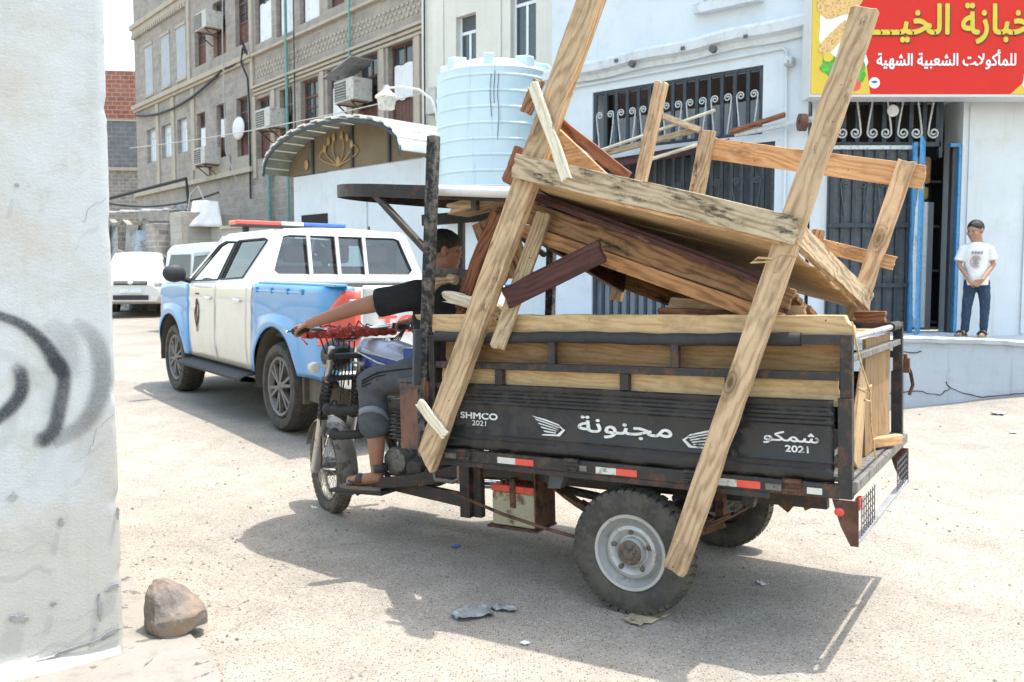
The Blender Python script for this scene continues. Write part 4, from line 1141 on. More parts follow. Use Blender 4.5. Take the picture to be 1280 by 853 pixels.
blob('print_white', 'plate', (.36, .64), .23, .42, .45, -.0095, wob=.25)
blob('food_brown', 'flatbread', (.30, 1.06), .27, .185, .25, -.0115, wob=.25, seed=1)
blob('food_brown', 'fried_fish', (.27, .66), .24, .085, .85, -.0125, wob=.3, seed=2)
blob('food_green', 'salad', (.26, .33), .17, .12, -.7, -.0115, wob=.6, seed=3)
blob('food_green', 'salad', (.53, .28), .11, .10, -.4, -.0115, wob=.6, seed=5)
blob('tape_red', 'tomato', (.37, .33), .06, .05, .2, -.0135, seed=4); blob('tape_red', 'tomato', (.55, .36), .05, .045, .2, -.0135, seed=7); blob('tape_red', 'tomato', (.50, .13), .08, .07, .2, -.0125, seed=8)
blob('letter_yellow', 'lemon', (.20, .44), .06, .05, .2, -.0138, seed=6)
blob('print_white', 'badge', (.735, .155), .062, .062, 0, -.0095, wob=0)
blob('print_white', 'plate', (2.62, .20), .20, .16, .5, -.0095, wob=.2, seed=9)
blob('tank_blue', 'badge_mark', (.735, .165), .036, .014, 0, -.0115, wob=0)
Rx = Matrix.Rotation(R(90), 4, 'X')
T1 = arabic('مخبازة الخيـــر'); T2 = arabic('للمأكولات الشعبية الشهية')
letters('lettering_shadow', T1, 2.20, .44, Matrix.Translation((1.625, -.0085, .800)) @ Rx, M['letter_shadow'], SG, extrude=.0, bold=.011, step=.0001)
letters('lettering', T1, 2.20, .44, Matrix.Translation((1.610, -.0125, .815)) @ Rx, M['letter_yellow'], SG, extrude=.001, bold=.010, step=.00003)
letters('lettering', T2, 1.58, .215, Matrix.Translation((1.545, -.0085, .415)) @ Rx, M['print_white'], SG, extrude=.001, bold=.0045)

# ---- raised porch ledge in front of both facades
LG = empty('porch_ledge', (4.2, 9.6, 0), 0, 'cracked grey-blue concrete ledge the boy stands on', 'ledge')
rows = []
for x in lin(-3.0, 4.4, 74):
    zt = .80 - .04 * sstep(.6, 1.5, x) + .006 * math.sin(x * 7) + .004 * math.sin(x * 23)
    rows.append([(x, .02 + .012 * noise.noise(Vector((x * 2, z * 4, 0))), z * (zt - .05) - .12 * (1 - z)) for z in lin(0, 1, 7)] + [(x, -.015 + .008 * math.sin(x * 11), zt - .05), (x, -.02 + .006 * math.sin(x * 13), zt - .006), (x, .02, zt), (x, 1.0, zt + .01), (x, 1.35, zt + .01)])
m = MB(); m.grid(rows); m.build('concrete_body', M['ledge'], LG, smooth=True)
m = MB()
for pts in ([(-.4, .16), (-.1, .19), (.25, .22), (.5, .17), (.62, .25), (.9, .15), (1.2, .17), (1.45, .2), (1.6, .24), (1.9, .23), (2.2, .28)], [(.62, .25), (.55, .33)], [(-.3, .66), (.1, .64), (.35, .66)]):
    ps = []
    for (xa, za), (xb, zb_) in zip(pts[:-1], pts[1:]):
        for q in (0, .25, .5, .75): x, z = xa + (xb - xa) * q, za + (zb_ - za) * q; ps.append((x + .012 * noise.noise(Vector((x * 30, z * 30, 1))), .012, z + .022 * noise.noise(Vector((x * 24, z * 24, 5)))))
    m.tube(ps, [.0035 + .004 * abs(noise.noise(Vector((k * .7, 3, pts[0][0])))) for k in range(len(ps))], 4)
m.build('crack', M['dark_void'], LG)
# left porch part under the barred window
lw = MB(); lw.prism([(3.9, 9.9, -.1), (3.4, 10.0, -.1), (.35, 12.35, -.1), (.65, 12.75, -.1), (3.6, 10.5, -.1)], (0, 0, .93)); tag(lw.build('porch_ledge', M['ledge']), 'long grey concrete step under the dark porch grille', 'ledge')

# ================================================================ foreground wall, slab and rock
FWc = Vector((-1.4687, 3.2425, 0)); dW = Vector((.79, .61, 0)).normalized()
PW = FWc - dW * 3.0
FW, FWm = facade('foreground_wall', (PW.x, PW.y), (dW.x, dW.y), 'white plastered wall corner with black spray paint loops at the left edge', 'wall')
rr = random.Random(3)
rows = []
zs = lin(-.1, 4.2, 200)
for z in zs:
    e = noise.noise(Vector((z * 1.2, 1, 4))) * .003 + noise.noise(Vector((z * 25, 3, 4))) * .0025
    chip = 0
    for (zc, h, d) in ((1.62, .05, .006), (1.02, .035, .008), (.60, .035, .014), (2.05, .03, .010), (.33, .03, .008), (.9, .015, .006)):
        if abs(z - zc) < h: chip = max(chip, d * (1 - abs(z - zc) / h) ** .5)
    row = []
    for x in lin(0, 2.7, 30) + lin(2.72, 2.985, 14):
        y = noise.noise(Vector((x * 2.2, 0, z * 2.2))) * .002 - .05 * (1 - sstep(0.02, .07, z + .015 * math.sin(x * 9)))
        row.append((x - (0 if x < 2.7 else chip), y, z))
    row += [(3.0 - chip + e, .012, z), (3.0 - chip + e * 1.2, .04, z), (3.0 + e, .2, z), (3.0, 3.0, z)]
    rows.append(row)
m = MB(); m.grid(rows); m.span((0, 2.8, -.1), (2.99, 2.99, 4.2)); m.span((0, .05, -.1), (.1, 2.79, 4.2)); m.span((.11, .05, 4.1), (2.97, 2.79, 4.19))
m.build('wall_body', M['fore_wall'], FW, smooth=True)
# spray paint: soft edged ribbons lying on the plaster
t = NT('spray_paint'); t.set('Base Color', (0.022, 0.028, 0.038, 1)).set('Roughness', .8)
uvn = t.n.new('ShaderNodeTexCoord'); sp = t.n.new('ShaderNodeSeparateXYZ'); t.l.new(uvn.outputs['UV'], sp.inputs[0])
dist = t.math('ABSOLUTE', t.math('SUBTRACT', sp.outputs[1], .5))
soft = t.ramp(dist, [(.16, 1.0), (.5, 0.0)], 'EASE')
spk = t.noise(t.coord('Object'), 130, 3, .8)
al = t.math('MULTIPLY', soft, t.ramp(spk, [(.25, .55), (.6, 1.0)]))
al = t.math('MULTIPLY', al, sp.outputs[0])
t.set('Alpha', al); M['spray'] = t.m
def to_fw(u, v):                                    # survey point on the wall face: (distance along, height)
    return u, v
def ribbon(pts, widths, dens, name='graffiti'):
    n = 40; P = []
    for i in range(n + 1):                          # Catmull-Rom through the stroke
        q = i / n * (len(pts) - 1); k = min(int(q), len(pts) - 2); f = q - k
        g_ = lambda j: pts[max(0, min(len(pts) - 1, j))]
        a, b, c, d = g_(k - 1), g_(k), g_(k + 1), g_(k + 2)
        P.append([.5 * ((2 * b[c_]) + (-a[c_] + c[c_]) * f + (2 * a[c_] - 5 * b[c_] + 4 * c[c_] - d[c_]) * f * f + (-a[c_] + 3 * b[c_] - 3 * c[c_] + d[c_]) * f ** 3) for c_ in (0, 1)] + [widths[k] * (1 - f) + widths[k + 1] * f, dens[k] * (1 - f) + dens[k + 1] * f])
    vs, fs, uv = [], [], []
    for i, p in enumerate(P):
        a, b = P[max(0, i - 1)], P[min(n, i + 1)]
        dx, dz = b[0] - a[0], b[1] - a[1]; L = math.hypot(dx, dz) or 1
        nx, nz = -dz / L, dx / L
        for s in (-1, 0, 1): vs.append((p[0] + nx * p[2] * s / 2, -.0125, p[1] + nz * p[2] * s / 2)); uv.append((p[3], .5 + s * .5))
    for i in range(n):
        for s in (0, 1): a = i * 3 + s; fs.append((a, a + 3, a + 4, a + 1))
    me = bpy.data.meshes.new(name); me.from_pydata(vs, [], fs); me.materials.append(M['spray'])
    ul = me.uv_layers.new(name='UVMap')
    for l_ in me.loops: ul.data[l_.index].uv = uv[l_.vertex_index]
    o = bpy.data.objects.new(name, me); COL.objects.link(o); o.parent = FW
    return o
GR = [  # strokes: (along, height) points on the plaster
    ([(2.58, 1.33), (2.64, 1.30), (2.70, 1.27), (2.76, 1.21), (2.80, 1.14), (2.825, 1.08), (2.81, .98), (2.785, .89), (2.735, .862)], [.045, .045, .05, .06, .075, .065, .07, .07, .07], [.75, .85, .9, 1, 1, .85, .75, .85, .0]),
    ([(2.665, 1.135), (2.69, 1.10), (2.69, 1.04), (2.66, .99), (2.60, .94)], [.05, .06, .065, .065, .06], [.0, .9, 1, .95, .9]),
    ([(2.86, 1.28), (2.93, 1.21), (2.955, 1.10), (2.94, 1.0), (2.88, .90), (2.78, .85)], [.06, .09, .10, .10, .09, .08], [.12, .35, .45, .45, .4, .3]),
    ([(2.78, 1.28), (2.84, 1.20), (2.85, 1.07)], [.09, .11, .09], [.10, .25, .1]),
    ([(2.785, 1.155), (2.812, 1.115), (2.835, 1.075)], [.06, .075, .06], [0, 1, 0]),
    ([(2.785, .872), (2.755, .862), (2.715, .862)], [.06, .075, .06], [0, .95, 0]),
    ([(2.64, .68), (2.66, .66)], [.05, .04], [.35, .3]),
]
for k, (p, w_, d) in enumerate(GR): o = ribbon(p, w_, d); 
for i, o in enumerate([q for q in kids(FW) if q.name.startswith('graffiti')]): o.location.y = -.0006 * i
# bare patches where plaster has fallen
M['bare_plaster'] = mat_plain('bare_plaster', (0.25, 0.245, 0.25), .9, 0, .2, 30, .4)
m = MB()
def patch(c, rx, rz, seed, n=70, rot=0):
    ps = []
    for i in range(n):
        a = 2 * math.pi * i / n; q = 1 + .7 * noise.noise(Vector((math.cos(a) * 2.3 + seed, math.sin(a) * 2.3, seed * 5.1))) + .45 * noise.noise(Vector((math.cos(a) * 9, math.sin(a) * 9, seed * 2.1)))
        x, z = rx * q * math.cos(a), rz * q * math.sin(a)
        ps.append((c[0] + x * math.cos(rot) - z * math.sin(rot), -.0118, c[1] + x * math.sin(rot) + z * math.cos(rot)))
    m.prism(ps, (0, .006, 0))
PATCH = [((2.80, .555), .008, .014, 1, 0), ((2.655, .235), .03, .013, 2, -.25), ((2.765, .262), .011, .006, 3, .2), ((2.918, .218), .005, .048, 4, .05), ((2.965, .28), .024, .010, 5, .3),
         ((2.85, .085), .09, .007, 6, .14), ((2.70, .062), .06, .006, 7, .10), ((2.955, .11), .035, .009, 8, .3), ((2.992, .56), .006, .02, 9, 0), ((2.90, .135), .004, .004, 10, 0), ((2.70, 1.75), .006, .005, 11, 0)]
for c, a, b, s_, r_ in PATCH: patch(c, a, b, s_, rot=r_)
m.build('bare_patch', M['bare_plaster'], FW)
m = MB()
for ci, pts in enumerate(([(2.99, .93), (2.93, .88), (2.90, .80), (2.86, .77)], [(2.60, .50), (2.68, .47), (2.74, .50), (2.80, .46)], [(2.985, 1.72), (2.93, 1.69), (2.90, 1.62)], [(2.70, .16), (2.78, .20), (2.84, .19), (2.93, .23)])):
    ps = []
    for (xa, za), (xb, zb_) in zip(pts[:-1], pts[1:]):
        for q in (0, .2, .4, .6, .8): x, z = xa + (xb - xa) * q, za + (zb_ - za) * q; ps.append((x + .006 * noise.noise(Vector((x * 60, z * 60, 1))), -.010, z + .010 * noise.noise(Vector((x * 50, z * 50, 5)))))
    m.tube(ps, .0011, 4)
m.build('hairline_crack', M['bare_plaster'], FW)

m = MB()
sl = [(-1.95, 4.35), (-1.72, 3.98), (-1.38, 3.55), (-1.12, 3.20), (-1.02, 3.02), (-1.0, 2.5), (-1.1, 1.4), (-3.6, .4), (-3.9, 1.3), (-1.7, 3.05)]
outer = [Vector((x, y, ground_z(x, y) + .028)) for x, y in sl]
m.prism([(p.x, p.y, -.03) for p in outer], (0, 0, .058))
o = tag(m.build('pavement_slab', M['concrete_pale'], origin=(0, 0, 0), bevel=.01), kind='structure')
rb = bmesh.new()
for x, y, z in ((-.095, .02, .215), (-.115, .0, .165), (-.035, -.01, .218), (-.06, .08, .20), (.040, -.02, .165), (.05, .07, .14), (.128, .0, .092), (.118, .02, .030), (.09, .09, .05), (-.020, -.085, .0), (.06, -.06, .012), (-.118, -.03, .020), (-.132, .0, .105), (-.12, .09, .05), (-.05, -.095, .07), (.05, -.088, .085), (0, .1, .0), (-.06, -.06, .15)): rb.verts.new((x, y, z))
bmesh.ops.convex_hull(rb, input=rb.verts)
for e in [v for v in rb.verts if not v.link_faces]: rb.verts.remove(e)
bmesh.ops.triangulate(rb, faces=rb.faces)
bmesh.ops.bevel(rb, geom=list(rb.edges) + list(rb.verts), offset=.008, segments=2, profile=.6, affect='EDGES')
bmesh.ops.triangulate(rb, faces=rb.faces)
bmesh.ops.subdivide_edges(rb, edges=rb.edges, cuts=5, use_grid_fill=True)
bmesh.ops.recalc_face_normals(rb, faces=rb.faces); rb.normal_update()
for v in rb.verts:
    v.co += v.normal * (noise.noise(v.co * 16) * .007 + noise.noise(v.co * 45) * .003 + noise.noise(v.co * 110) * .0014)
rk = MB(); rb.verts.index_update(); rk.add([v.co.copy() for v in rb.verts], [[v.index for v in f.verts] for f in rb.faces]); rb.free()
t = NT('rock_stone'); v = t.coord(rnd=0)
n1 = t.noise(v, 9, 8, .65); n2 = t.noise(v, 22, 8, .75); n3 = t.noise(v, 5, 4, .6)
col = t.ramp(n1, [(.3, (.13, .112, .098)), (.5, (.215, .185, .16)), (.72, (.33, .30, .265))])
col = t.mix(t.ramp(n3, [(.48, 0.), (.62, .65)]), col, (.30, .18, .105))
col = t.mix(t.ramp(n2, [(.58, 0.), (.7, .7)]), col, (.085, .07, .06))
t.set('Base Color', col).set('Roughness', .85); t.bump(t.math('ADD', n2, n1), .9, .012); M['rock_stone'] = t.m
o = rk.build('rock', M['rock_stone'], smooth=True, origin=(0, 0, 0)); o.location = (-1.345, 3.44, .018)
tag(o, 'squarish grey-brown boulder on the pavement slab beside the white wall', 'rock')

# ================================================================ cargo tricycle
# its own frame: X forward, Y towards the pavement side we see (left), Z up; the chassis dips slightly to the front
TF = Vector((-0.84727387, 0.53054243, -0.02552871)); TL = Vector((-0.5307154, -0.8475501, 0.0)); TU = TF.cross(TL)
TM = Matrix((TF, TL, TU)).transposed().to_4x4(); TM.translation = (0.81895124, 4.16634027, 0.0)
TR = empty('cargo_tricycle', label='old black three-wheeled cargo motorcycle with a rusty railed bed loaded with wood', cat='cargo tricycle', mat=TM)
YN, YF = .62, -.58                                        # near and far side of the bed

def wheel(par, c, r, w_, rim_r, tyre_mat, rim_prof, rimmat, tread=44, flip=1, lug=True, spokes=None):
    """axis along the parent's Y; outer face towards +Y*flip"""
    e = MB(); h = w_ / 2
    pr = [(rim_r, -h * .62), (rim_r + .012, -h * .80), (rim_r + (r - rim_r) * .45, -h * 1.0), (r * .93, -h * .92), (r * .985, -h * .70), (r * .997, -h * .3), (r, 0)]
    pr = pr + [(a, -b) for a, b in reversed(pr[:-1])]
    e.lathe(pr, c, 'y', 64)
    ty = e.build('tyre', tyre_mat, par, smooth=True)
    if lug:
        t_ = MB()
        for i in range(tread):
            a = 2 * math.pi * i / tread
            for k, (y0, y1, off) in enumerate(((h * .22, h * .86, 0), (-h * .86, -h * .22, .5), (-h * .16, h * .16, .25))):
                aa = a + off * 2 * math.pi / tread; da = .34 * 2 * math.pi / tread
                vs = []
                for y in (y0, y1):
                    rr_ = r * (1.0 - .055 * (abs(y) / h) ** 3)
                    for q in (-1, 1):
                        for rad in (rr_ - .012, rr_ + .009):
                            vs.append((c[0] + rad * math.cos(aa + q * da), c[1] + y, c[2] + rad * math.sin(aa + q * da)))
                t_.add(vs, [(0, 1, 3, 2), (4, 6, 7, 5), (0, 4, 5, 1), (2, 3, 7, 6), (1, 5, 7, 3)])
        tag(t_.build('tread', tyre_mat, par), kind='stuff')
    m = MB(); m.lathe([(a, b * flip) for a, b in rim_prof], c, 'y', 56)
    rm = m.build('rim', rimmat, par, smooth=True)
    return ty, rm

WR = .269
rim_prof = [(.150, -.05), (.158, .030), (.166, .044), (.163, .052), (.150, .050), (.146, .030), (.132, .012), (.128, .004), (.122, .010), (.112, .030), (.098, .034), (.078, .022), (.070, .012), (.062, .014), (.058, .040), (.052, .048), (.020, .050), (.001, .050)]
def rear_wheel(y, flip, name='wheel'):
    e = empty(name); e.parent = TR; e.location = (0, y, WR)
    m = wheel(e, (0, 0, 0), WR, .115, .150, M['tyre'], rim_prof, M['rim_silver'], flip=flip)
    n = MB()
    for i in range(5):
        a = 2 * math.pi * i / 5 + .3
        n.lathe([(.012, .015 * flip), (.011, .036 * flip), (.0, .038 * flip)], (.085 * math.cos(a), 0, .085 * math.sin(a)), 'y', 6)
    for i in range(6):
        a = 2 * math.pi * i / 6
        n.lathe([(.008, .045 * flip), (.007, .058 * flip), (.0, .060 * flip)], (.040 * math.cos(a), 0, .040 * math.sin(a)), 'y', 6)
    n.build('wheel_nut', M['hub_grime'], e)
    n = MB(); n.lathe([(.054, .045 * flip), (.053, .0515 * flip), (.03, .054 * flip), (.022, .064 * flip), (.0, .066 * flip)], (0, 0, 0), 'y', 20); n.build('hub', M['hub_grime'], e, smooth=True)
    return e
rear_wheel(.543, 1); rear_wheel(-.60, -1)

# bed: floor, side panels, rails
m = MB(); m.span((-.90, YF + .02, .655), (.99, YN - .03, .675)); m.build('bed_floor', M['alu'], TR)
def side_panel(y, s):
    """pressed sheet side with horizontal ribs"""
    pr = [(.655, 0), (.675, .012), (.700, .012), (.708, .004), (.722, .004), (.730, .010), (.742, .004), (.850, .002), (.866, .002), (.874, .010), (.884, .010), (.890, .003), (.900, .003), (.907, .011), (.917, .011), (.923, .004), (.934, .004), (.945, .014), (.960, .016), (.966, .008)]
    m = MB(); X = lin(-.84, .985, 60)
    m.grid([[(x, y + s * (d - .012) + .0014 * noise.noise(Vector((x * 5, z * 9, s))), z + .003 * math.sin(x * 3.1)) for z, d in pr] for x in X])
    return m.build('side_panel', M['black_paint'], TR, smooth=True, solid=.004)
side_panel(YN, 1); side_panel(YF, -1)
m = MB(); m.span((.985, YF, .655), (1.0, YN - .015, 1.19)); m.build('front_panel', M['black_frame'], TR, bevel=.002)
# lower frame rails
m = MB()
for y, s in ((YN, 1), (YF, -1)):
    m.span((-.86, y - .03 if s > 0 else y - .006, .598), (1.02, y + .006 if s > 0 else y + .03, .652))
    m.span((-.6, y - .024 if s > 0 else y, .572), (1.0, y if s > 0 else y + .024, .5975))
m.span((.95, YF + .03, .60), (1.0, YN - .03, .65)); m.span((-.9, YF + .03, .60), (-.86, YN - .03, .65))
for x in (-.55, -.1, .35): m.span((x, YF + .03, .605), (x + .04, YN - .03, .648))
m.build('bed_frame', M['black_frame'], TR, bevel=.003)
# corner posts, stanchions, rails
def post(x0, x1, y0, y1, z0, z1, nm='corner_post', mt='black_frame'):
    m = MB(); m.span((x0, y0, z0), (x1, y1, z1)); return m.build(nm, M[mt], TR, bevel=.003)
for y, s in ((YN, 1), (YF, -1)):
    a, b = (y - .035, y + .006) if s > 0 else (y - .006, y + .035)
    post(-.905, -.855, a, b, .60, .972, 'corner_post', 'black_frame')
    post(-.905, -.862, a + .004, b - .004, .972, 1.205, 'corner_post', 'black_frame')
    post(.985, 1.02, a, b, .60, 1.19)
    for x in (.605, -.02, -.47): post(x, x + .04, a + .006, b - .002, .966, 1.035, 'stanchion')
    for x in (.76, .33, -.24): post(x, x + .035, a + .006, b - .004, 1.067, 1.165, 'stanchion')
    m = MB(); m.span((-.862, a + .003, 1.035), (.985, b - .006, 1.067)); m.build('middle_rail', M['black_frame'], TR, bevel=.003)
    # upper rail, wrapped in black foam along its length
    m = MB(); m.tube([(x, (a + b) / 2, 1.183 + .003 * math.sin(x * 7)) for x in lin(-.72, .985, 30)], [.026 + .002 * math.sin(i * 1.7) for i in range(31)], 10); m.build('padded_rail', M['black_rubber'], TR, smooth=True)
    m = MB(); m.span((-.905, (a + b) / 2 - .015, 1.168), (-.72, (a + b) / 2 + .015, 1.205)); m.build('rail_end', M['rust'] if s < 0 else M['black_frame'], TR, bevel=.002)
# rear cross frame: opening with far post and bars (tailgate folded away)
m = MB(); m.tube([(-.885, YN - .05, 1.19), (-.885, YF + .25, 1.19)], .013, 8); m.build('rear_bar', M['steel'], TR)
m = MB(); m.tube([(-.885, YF + .24, 1.19), (-.885, YF + .03, 1.19)], .021, 8); m.build('padded_rail', M['black_rubber'], TR, smooth=True)
m = MB(); m.span((-.90, YF + .05, 1.10), (-.87, YN - .05, 1.125)); m.build('rear_rail', M['alu'], TR, bevel=.002)
# rear sill shelf and under-run grille
m = MB(); m.span((-.925, YF, .628), (-.905, YN + .01, .670)); m.build('rear_sill', M['alu'], TR, bevel=.004)
m = MB(); m.prism([(-.928, 0, .598), (-.835, 0, .598), (-.865, 0, .50), (-.90, 0, .43), (-.928, 0, .43)], (0, .006, 0)); m.v = [q + Vector((0, YN + .004, 0)) for q in m.v]
m.build('corner_plate', M['rust'], TR, bevel=.001)
m = MB(); m.prism([(-.928, YF, .598), (-.835, YF, .598), (-.865, YF, .50), (-.90, YF, .43), (-.928, YF, .43)], (0, -.006, 0)); m.build('corner_plate', M['rust'], TR, bevel=.001)
m = MB(); m.span((-.926, YF, .432), (-.90, YN, .447)); m.build('bumper_lip', M['tin'], TR, bevel=.002)
def rear_grille(y0, y1):
    m = MB()
    for z in lin(.47, .58, 4): m.span((-.925, y0, z - .003), (-.927, y1, z + .003))
    for y in lin(y0, y1, 6): m.span((-.925, y - .003, .455), (-.928, y + .003, .596))
    m.build('lamp_guard', M['grey_iron'], TR)
    if y0 < 0: return
    m = MB(); m.span((-.918, y1 - .07, .545), (-.90, y1 - .01, .590)); m.build('tail_lamp', M['red_plastic'], TR, bevel=.004)
rear_grille(.30, .56); rear_grille(-.55, -.26)
m = MB(); m.ball((-.862, YN + .014, .553), (.018, .006, .016), 12, 8); m.build('side_reflector', M['red_plastic'], TR, smooth=True)
# reflective tape strips
for (xa, xb, z) in ((.636, .445, .622), (.135, -.055, .620), (-.385, -.57, .622)):
    xm = (xa + xb) / 2
    m = MB(); m.span((xm, YN + .0065, z - .014), (xa, YN + .0085, z + .014)); m.build('tape', M['tape_white'], TR)
    m = MB(); m.span((xb, YN + .0065, z - .014), (xm - .001, YN + .0085, z + .014)); m.build('tape', M['tape_red'], TR)
for (xa, xb) in ((.935, .87), (.25, .18), (-.59, -.65), (-.745, -.80)):
    m = MB(); m.span((xb, YN + .0065, .609), (xa, YN + .0083, .633)); m.build('tape', M['tape_white'] if xa < -.7 else M['alu'], TR)
# hinges / latches along the side
for x in (.82, .25, -.30, -.69):
    m = MB(); m.span((x - .035, YN + .0085, .60), (x + .035, YN + .013, .66))
    m.tube([(x - .034, YN + .019, .65), (x + .034, YN + .019, .65)], .007, 6); m.tube([(x - .034, YN + .019, .618), (x + .034, YN + .019, .618)], .006, 6)
    for q in (-.02, .02): m.lathe([(.007, 0), (.006, .009), (0, .010)], (x + q, YN + .013, .610), 'y', 6)
    m.build('hinge', M['rust'] if x < -.5 else M['black_frame'], TR)
m = MB(); m.tube([(1.03, YN + .02, .99), (1.035, YN + .03, .93), (1.03, YN + .02, .87)], .009, 6); m.tube([(1.03, YN + .02, .99), (1.03, YN + .02, .78)], .006, 6); m.span((1.015, YN + .007, .80), (1.045, YN + .02, .97)); m.build('latch', M['rust'], TR)
m = MB(); m.tube([(-.91, YF - .02, 1.05), (-.915, YF - .035, 1.0), (-.93, YF - .05, .96), (-.94, YF - .05, .90), (-.925, YF - .045, .85)], .009, 6); m.span((-.93, YF - .04, .96), (-.90, YF - .01, 1.03)); m.build('latch', M['rust'], TR)
# lettering on the side panel
RY = Matrix(((-1, 0, 0, 0), (0, 0, 1, 0), (0, 1, 0, 0), (0, 0, 0, 1)))     # text reads towards -X, faces +Y
def side_text(body, x, z, w_, h, mt='white_letter', bold=0.0, dy=.0, shear=0.0):
    return letters('lettering', body, w_, h, Matrix.Translation((x, YN - .0065 + dy, z)) @ RY, M[mt], TR, bold=bold, shear=shear, step=.00008)
side_text('SHMCO', .742, .817, .205, .028, bold=.0016)
side_text('2021', .742, .783, .078, .024)
side_text(arabic('مجنونة'), .008, .803, .43, .088, bold=.0020)
side_text(arabic('شمكو'), -.683, .812, .205, .048, bold=.0014)
side_text('2021', -.705, .772, .086, .024, bold=.0012)
def wing(xc, zc, s):
    """feathered wing emblem, pointing towards the middle lettering"""
    m = MB(); y = YN - .0050
    P = lambda px, pz: (xc - s * px, y, zc + pz)
    out = [(-.088, .042), (-.02, .030), (.045, .012), (.075, -.010), (.050, -.034), (-.01, -.044), (-.045, -.040), (-.03, -.034)]
    top = [(-.088, .042), (-.02, .030), (.045, .012), (.060, .002), (-.02, .022), (-.075, .036)]
    m.prism([P(*q) for q in top], (0, .0003, 0))
    for k in range(4):
        u = k / 4
        m.prism([P(-.074 + .014 * k, .031 - .017 * k), P(.052 - .006 * k, -.001 - .0085 * k), P(.050 - .006 * k, -.0055 - .0085 * k), P(-.066 + .014 * k, .024 - .017 * k)], (0, .0003, 0))
    m.prism([P(.058, .001), (P(.080, -.012)), P(.052, -.042), P(-.042, -.043), P(-.030, -.037), P(.040, -.034), P(.066, -.012), P(.050, .0)], (0, .0003, 0))
    m.build('wing_emblem', M['white_letter'], TR)
wing(.367, .792, 1); wing(-.33, .788, -1)

# plywood liners standing inside the bed, seen between the rails
# chassis underneath
m = MB()
for y in (.30, -.30):
    m.beam((-.75, y, .52), (.95, y, .50), .045, .08); m.beam((.95, y, .50), (1.35, y, .40), .045, .07); m.beam((1.35, y, .40), (1.72, y * .8, .33), .04, .06)
for x in (.9, .2, -.5): m.beam((x, -.30, .52), (x, .30, .52), .05, .05)
for x in (.85, .2, -.45):
    for y in (.30, -.30): m.span((x, y - .02, .56), (x + .04, y + .02, .60))
m.build('chassis', M['black_frame'], TR, bevel=.003)
m = MB(); m.tube([(0, -.52, WR), (0, .48, WR)], .030, 12); m.ball((0, -.05, WR), (.10, .13, .10), 14, 10); m.build('rear_axle', M['engine'], TR, smooth=True)
m = MB(); m.tube([(.08, -.05, WR + .02), (1.2, -.05, .40)], .022, 10); m.build('drive_shaft', M['engine'], TR, smooth=True)
for y in (.42, -.42):
    m = MB()
    for k in range(5):
        L = .46 - k * .07
        m.grid([[(x, y + q, WR + .055 + k * .011 + .16 * (x / .46) ** 2) for q in (-.028, .028)] for x in lin(-L, L, 14)])
    m.build('leaf_spring', M['rust'], TR, solid=.008)
    m = MB(); m.span((-.05, y - .04, WR - .04), (.05, y + .04, WR + .12)); m.beam((-.46, y, .49), (-.48, y, .58), .05, .05); m.beam((.46, y, .49), (.48, y, .58), .05, .05); m.build('spring_clamp', M['black_frame'], TR)
# shock absorber stay in front of the wheel and plates
m = MB(); m.prism([(.40, .50, .60), (.32, .50, .60), (.355, .50, .50), (.42, .50, .495)], (0, .05, 0)); m.build('stay', M['grey_iron'], TR, bevel=.003)
m = MB(); m.prism([(-.26, .50, .60), (-.34, .50, .60), (-.32, .50, .49), (-.27, .50, .47)], (0, .05, 0)); m.build('stay', M['grey_iron'], TR, bevel=.003)
m = MB(); m.span((.98, .33, .25), (1.04, .37, .60)); m.span((.93, .30, .25), (.979, .34, .60)); m.build('frame_plate', M['black_frame'], TR, bevel=.003)
m = MB(); m.beam((-.42, .2, .60), (-.60, .2, .47), .03, .12); m.beam((-.60, .18, .56), (-.66, .18, .45), .05, .06); m.build('wood_wedge', M['wood_redbrown'], TR, bevel=.003)
m = MB(); m.beam((-.32, .35, .40), (-.32, .35, .52), .035, .055); m.beam((-.20, .40, .33), (-.33, .34, .385), .03, .04); m.build('spring_shackle', M['rust'], TR, bevel=.003)
# battery in its cradle
BX = (.61, .855)
m = MB(); m.span((BX[0], .19, .235), (BX[1], .35, .40)); bt = m.build('battery', M['battery'], TR, bevel=.006)
m = MB(); m.span((BX[0] - .003, .187, .402), (BX[1] + .003, .353, .437)); m.build('battery_lid', M['tape_red'], bt, bevel=.004)
m = MB()
for x in (.66, .72, .78, .82): m.lathe([(.010, 0), (.010, .010), (.0, .011)], (x, .3, .437), 'z', 8)
m.build('battery_cap', M['cable'], bt)
m = MB(); m.span((.715, .353, .33), (.745, .360, .47)); m.span((.715, .18, .463), (.745, .36, .472)); m.span((BX[0] - .02, .17, .222), (BX[1] + .02, .37, .233)); m.span((BX[0] - .014, .17, .234), (BX[0] - .006, .362, .56)); m.span((BX[1] + .006, .17, .234), (BX[1] + .014, .20, .56)); m.build('battery_strap', M['rust'], bt)
m = MB(); m.tube([(1.06, .40, .385), (.93, .45, .37), (.70, .50, .335), (.45, .53, .305), (.27, .55, .29)], .008, 6); m.build('brake_rod', M['rust'], TR, smooth=True)
m = MB(); m.tube([(.85, .1, .45), (.80, .15, .52), (.7, .25, .54), (.62, .22, .50), (.5, .1, .5)], .035, 8); m.tube([(.35, -.1, .45), (.5, .05, .47), (.6, .1, .5)], .05, 8); m.build('hoses', M['cable'], TR, smooth=True)
m = MB(); m.span((.30, -.25, .40), (.62, .10, .55)); m.build('air_box', M['engine'], TR, bevel=.02)

# tool box behind the rider's leg
m = MB(); m.span((1.045, .36, .625), (1.225, .60, .955)); m.build('tool_box', M['rust_paint'], TR, bevel=.006)
m = MB(); m.span((1.04, .355, .957), (1.23, .605, .972)); m.build('box_lid', M['grey_iron'], TR, bevel=.003)
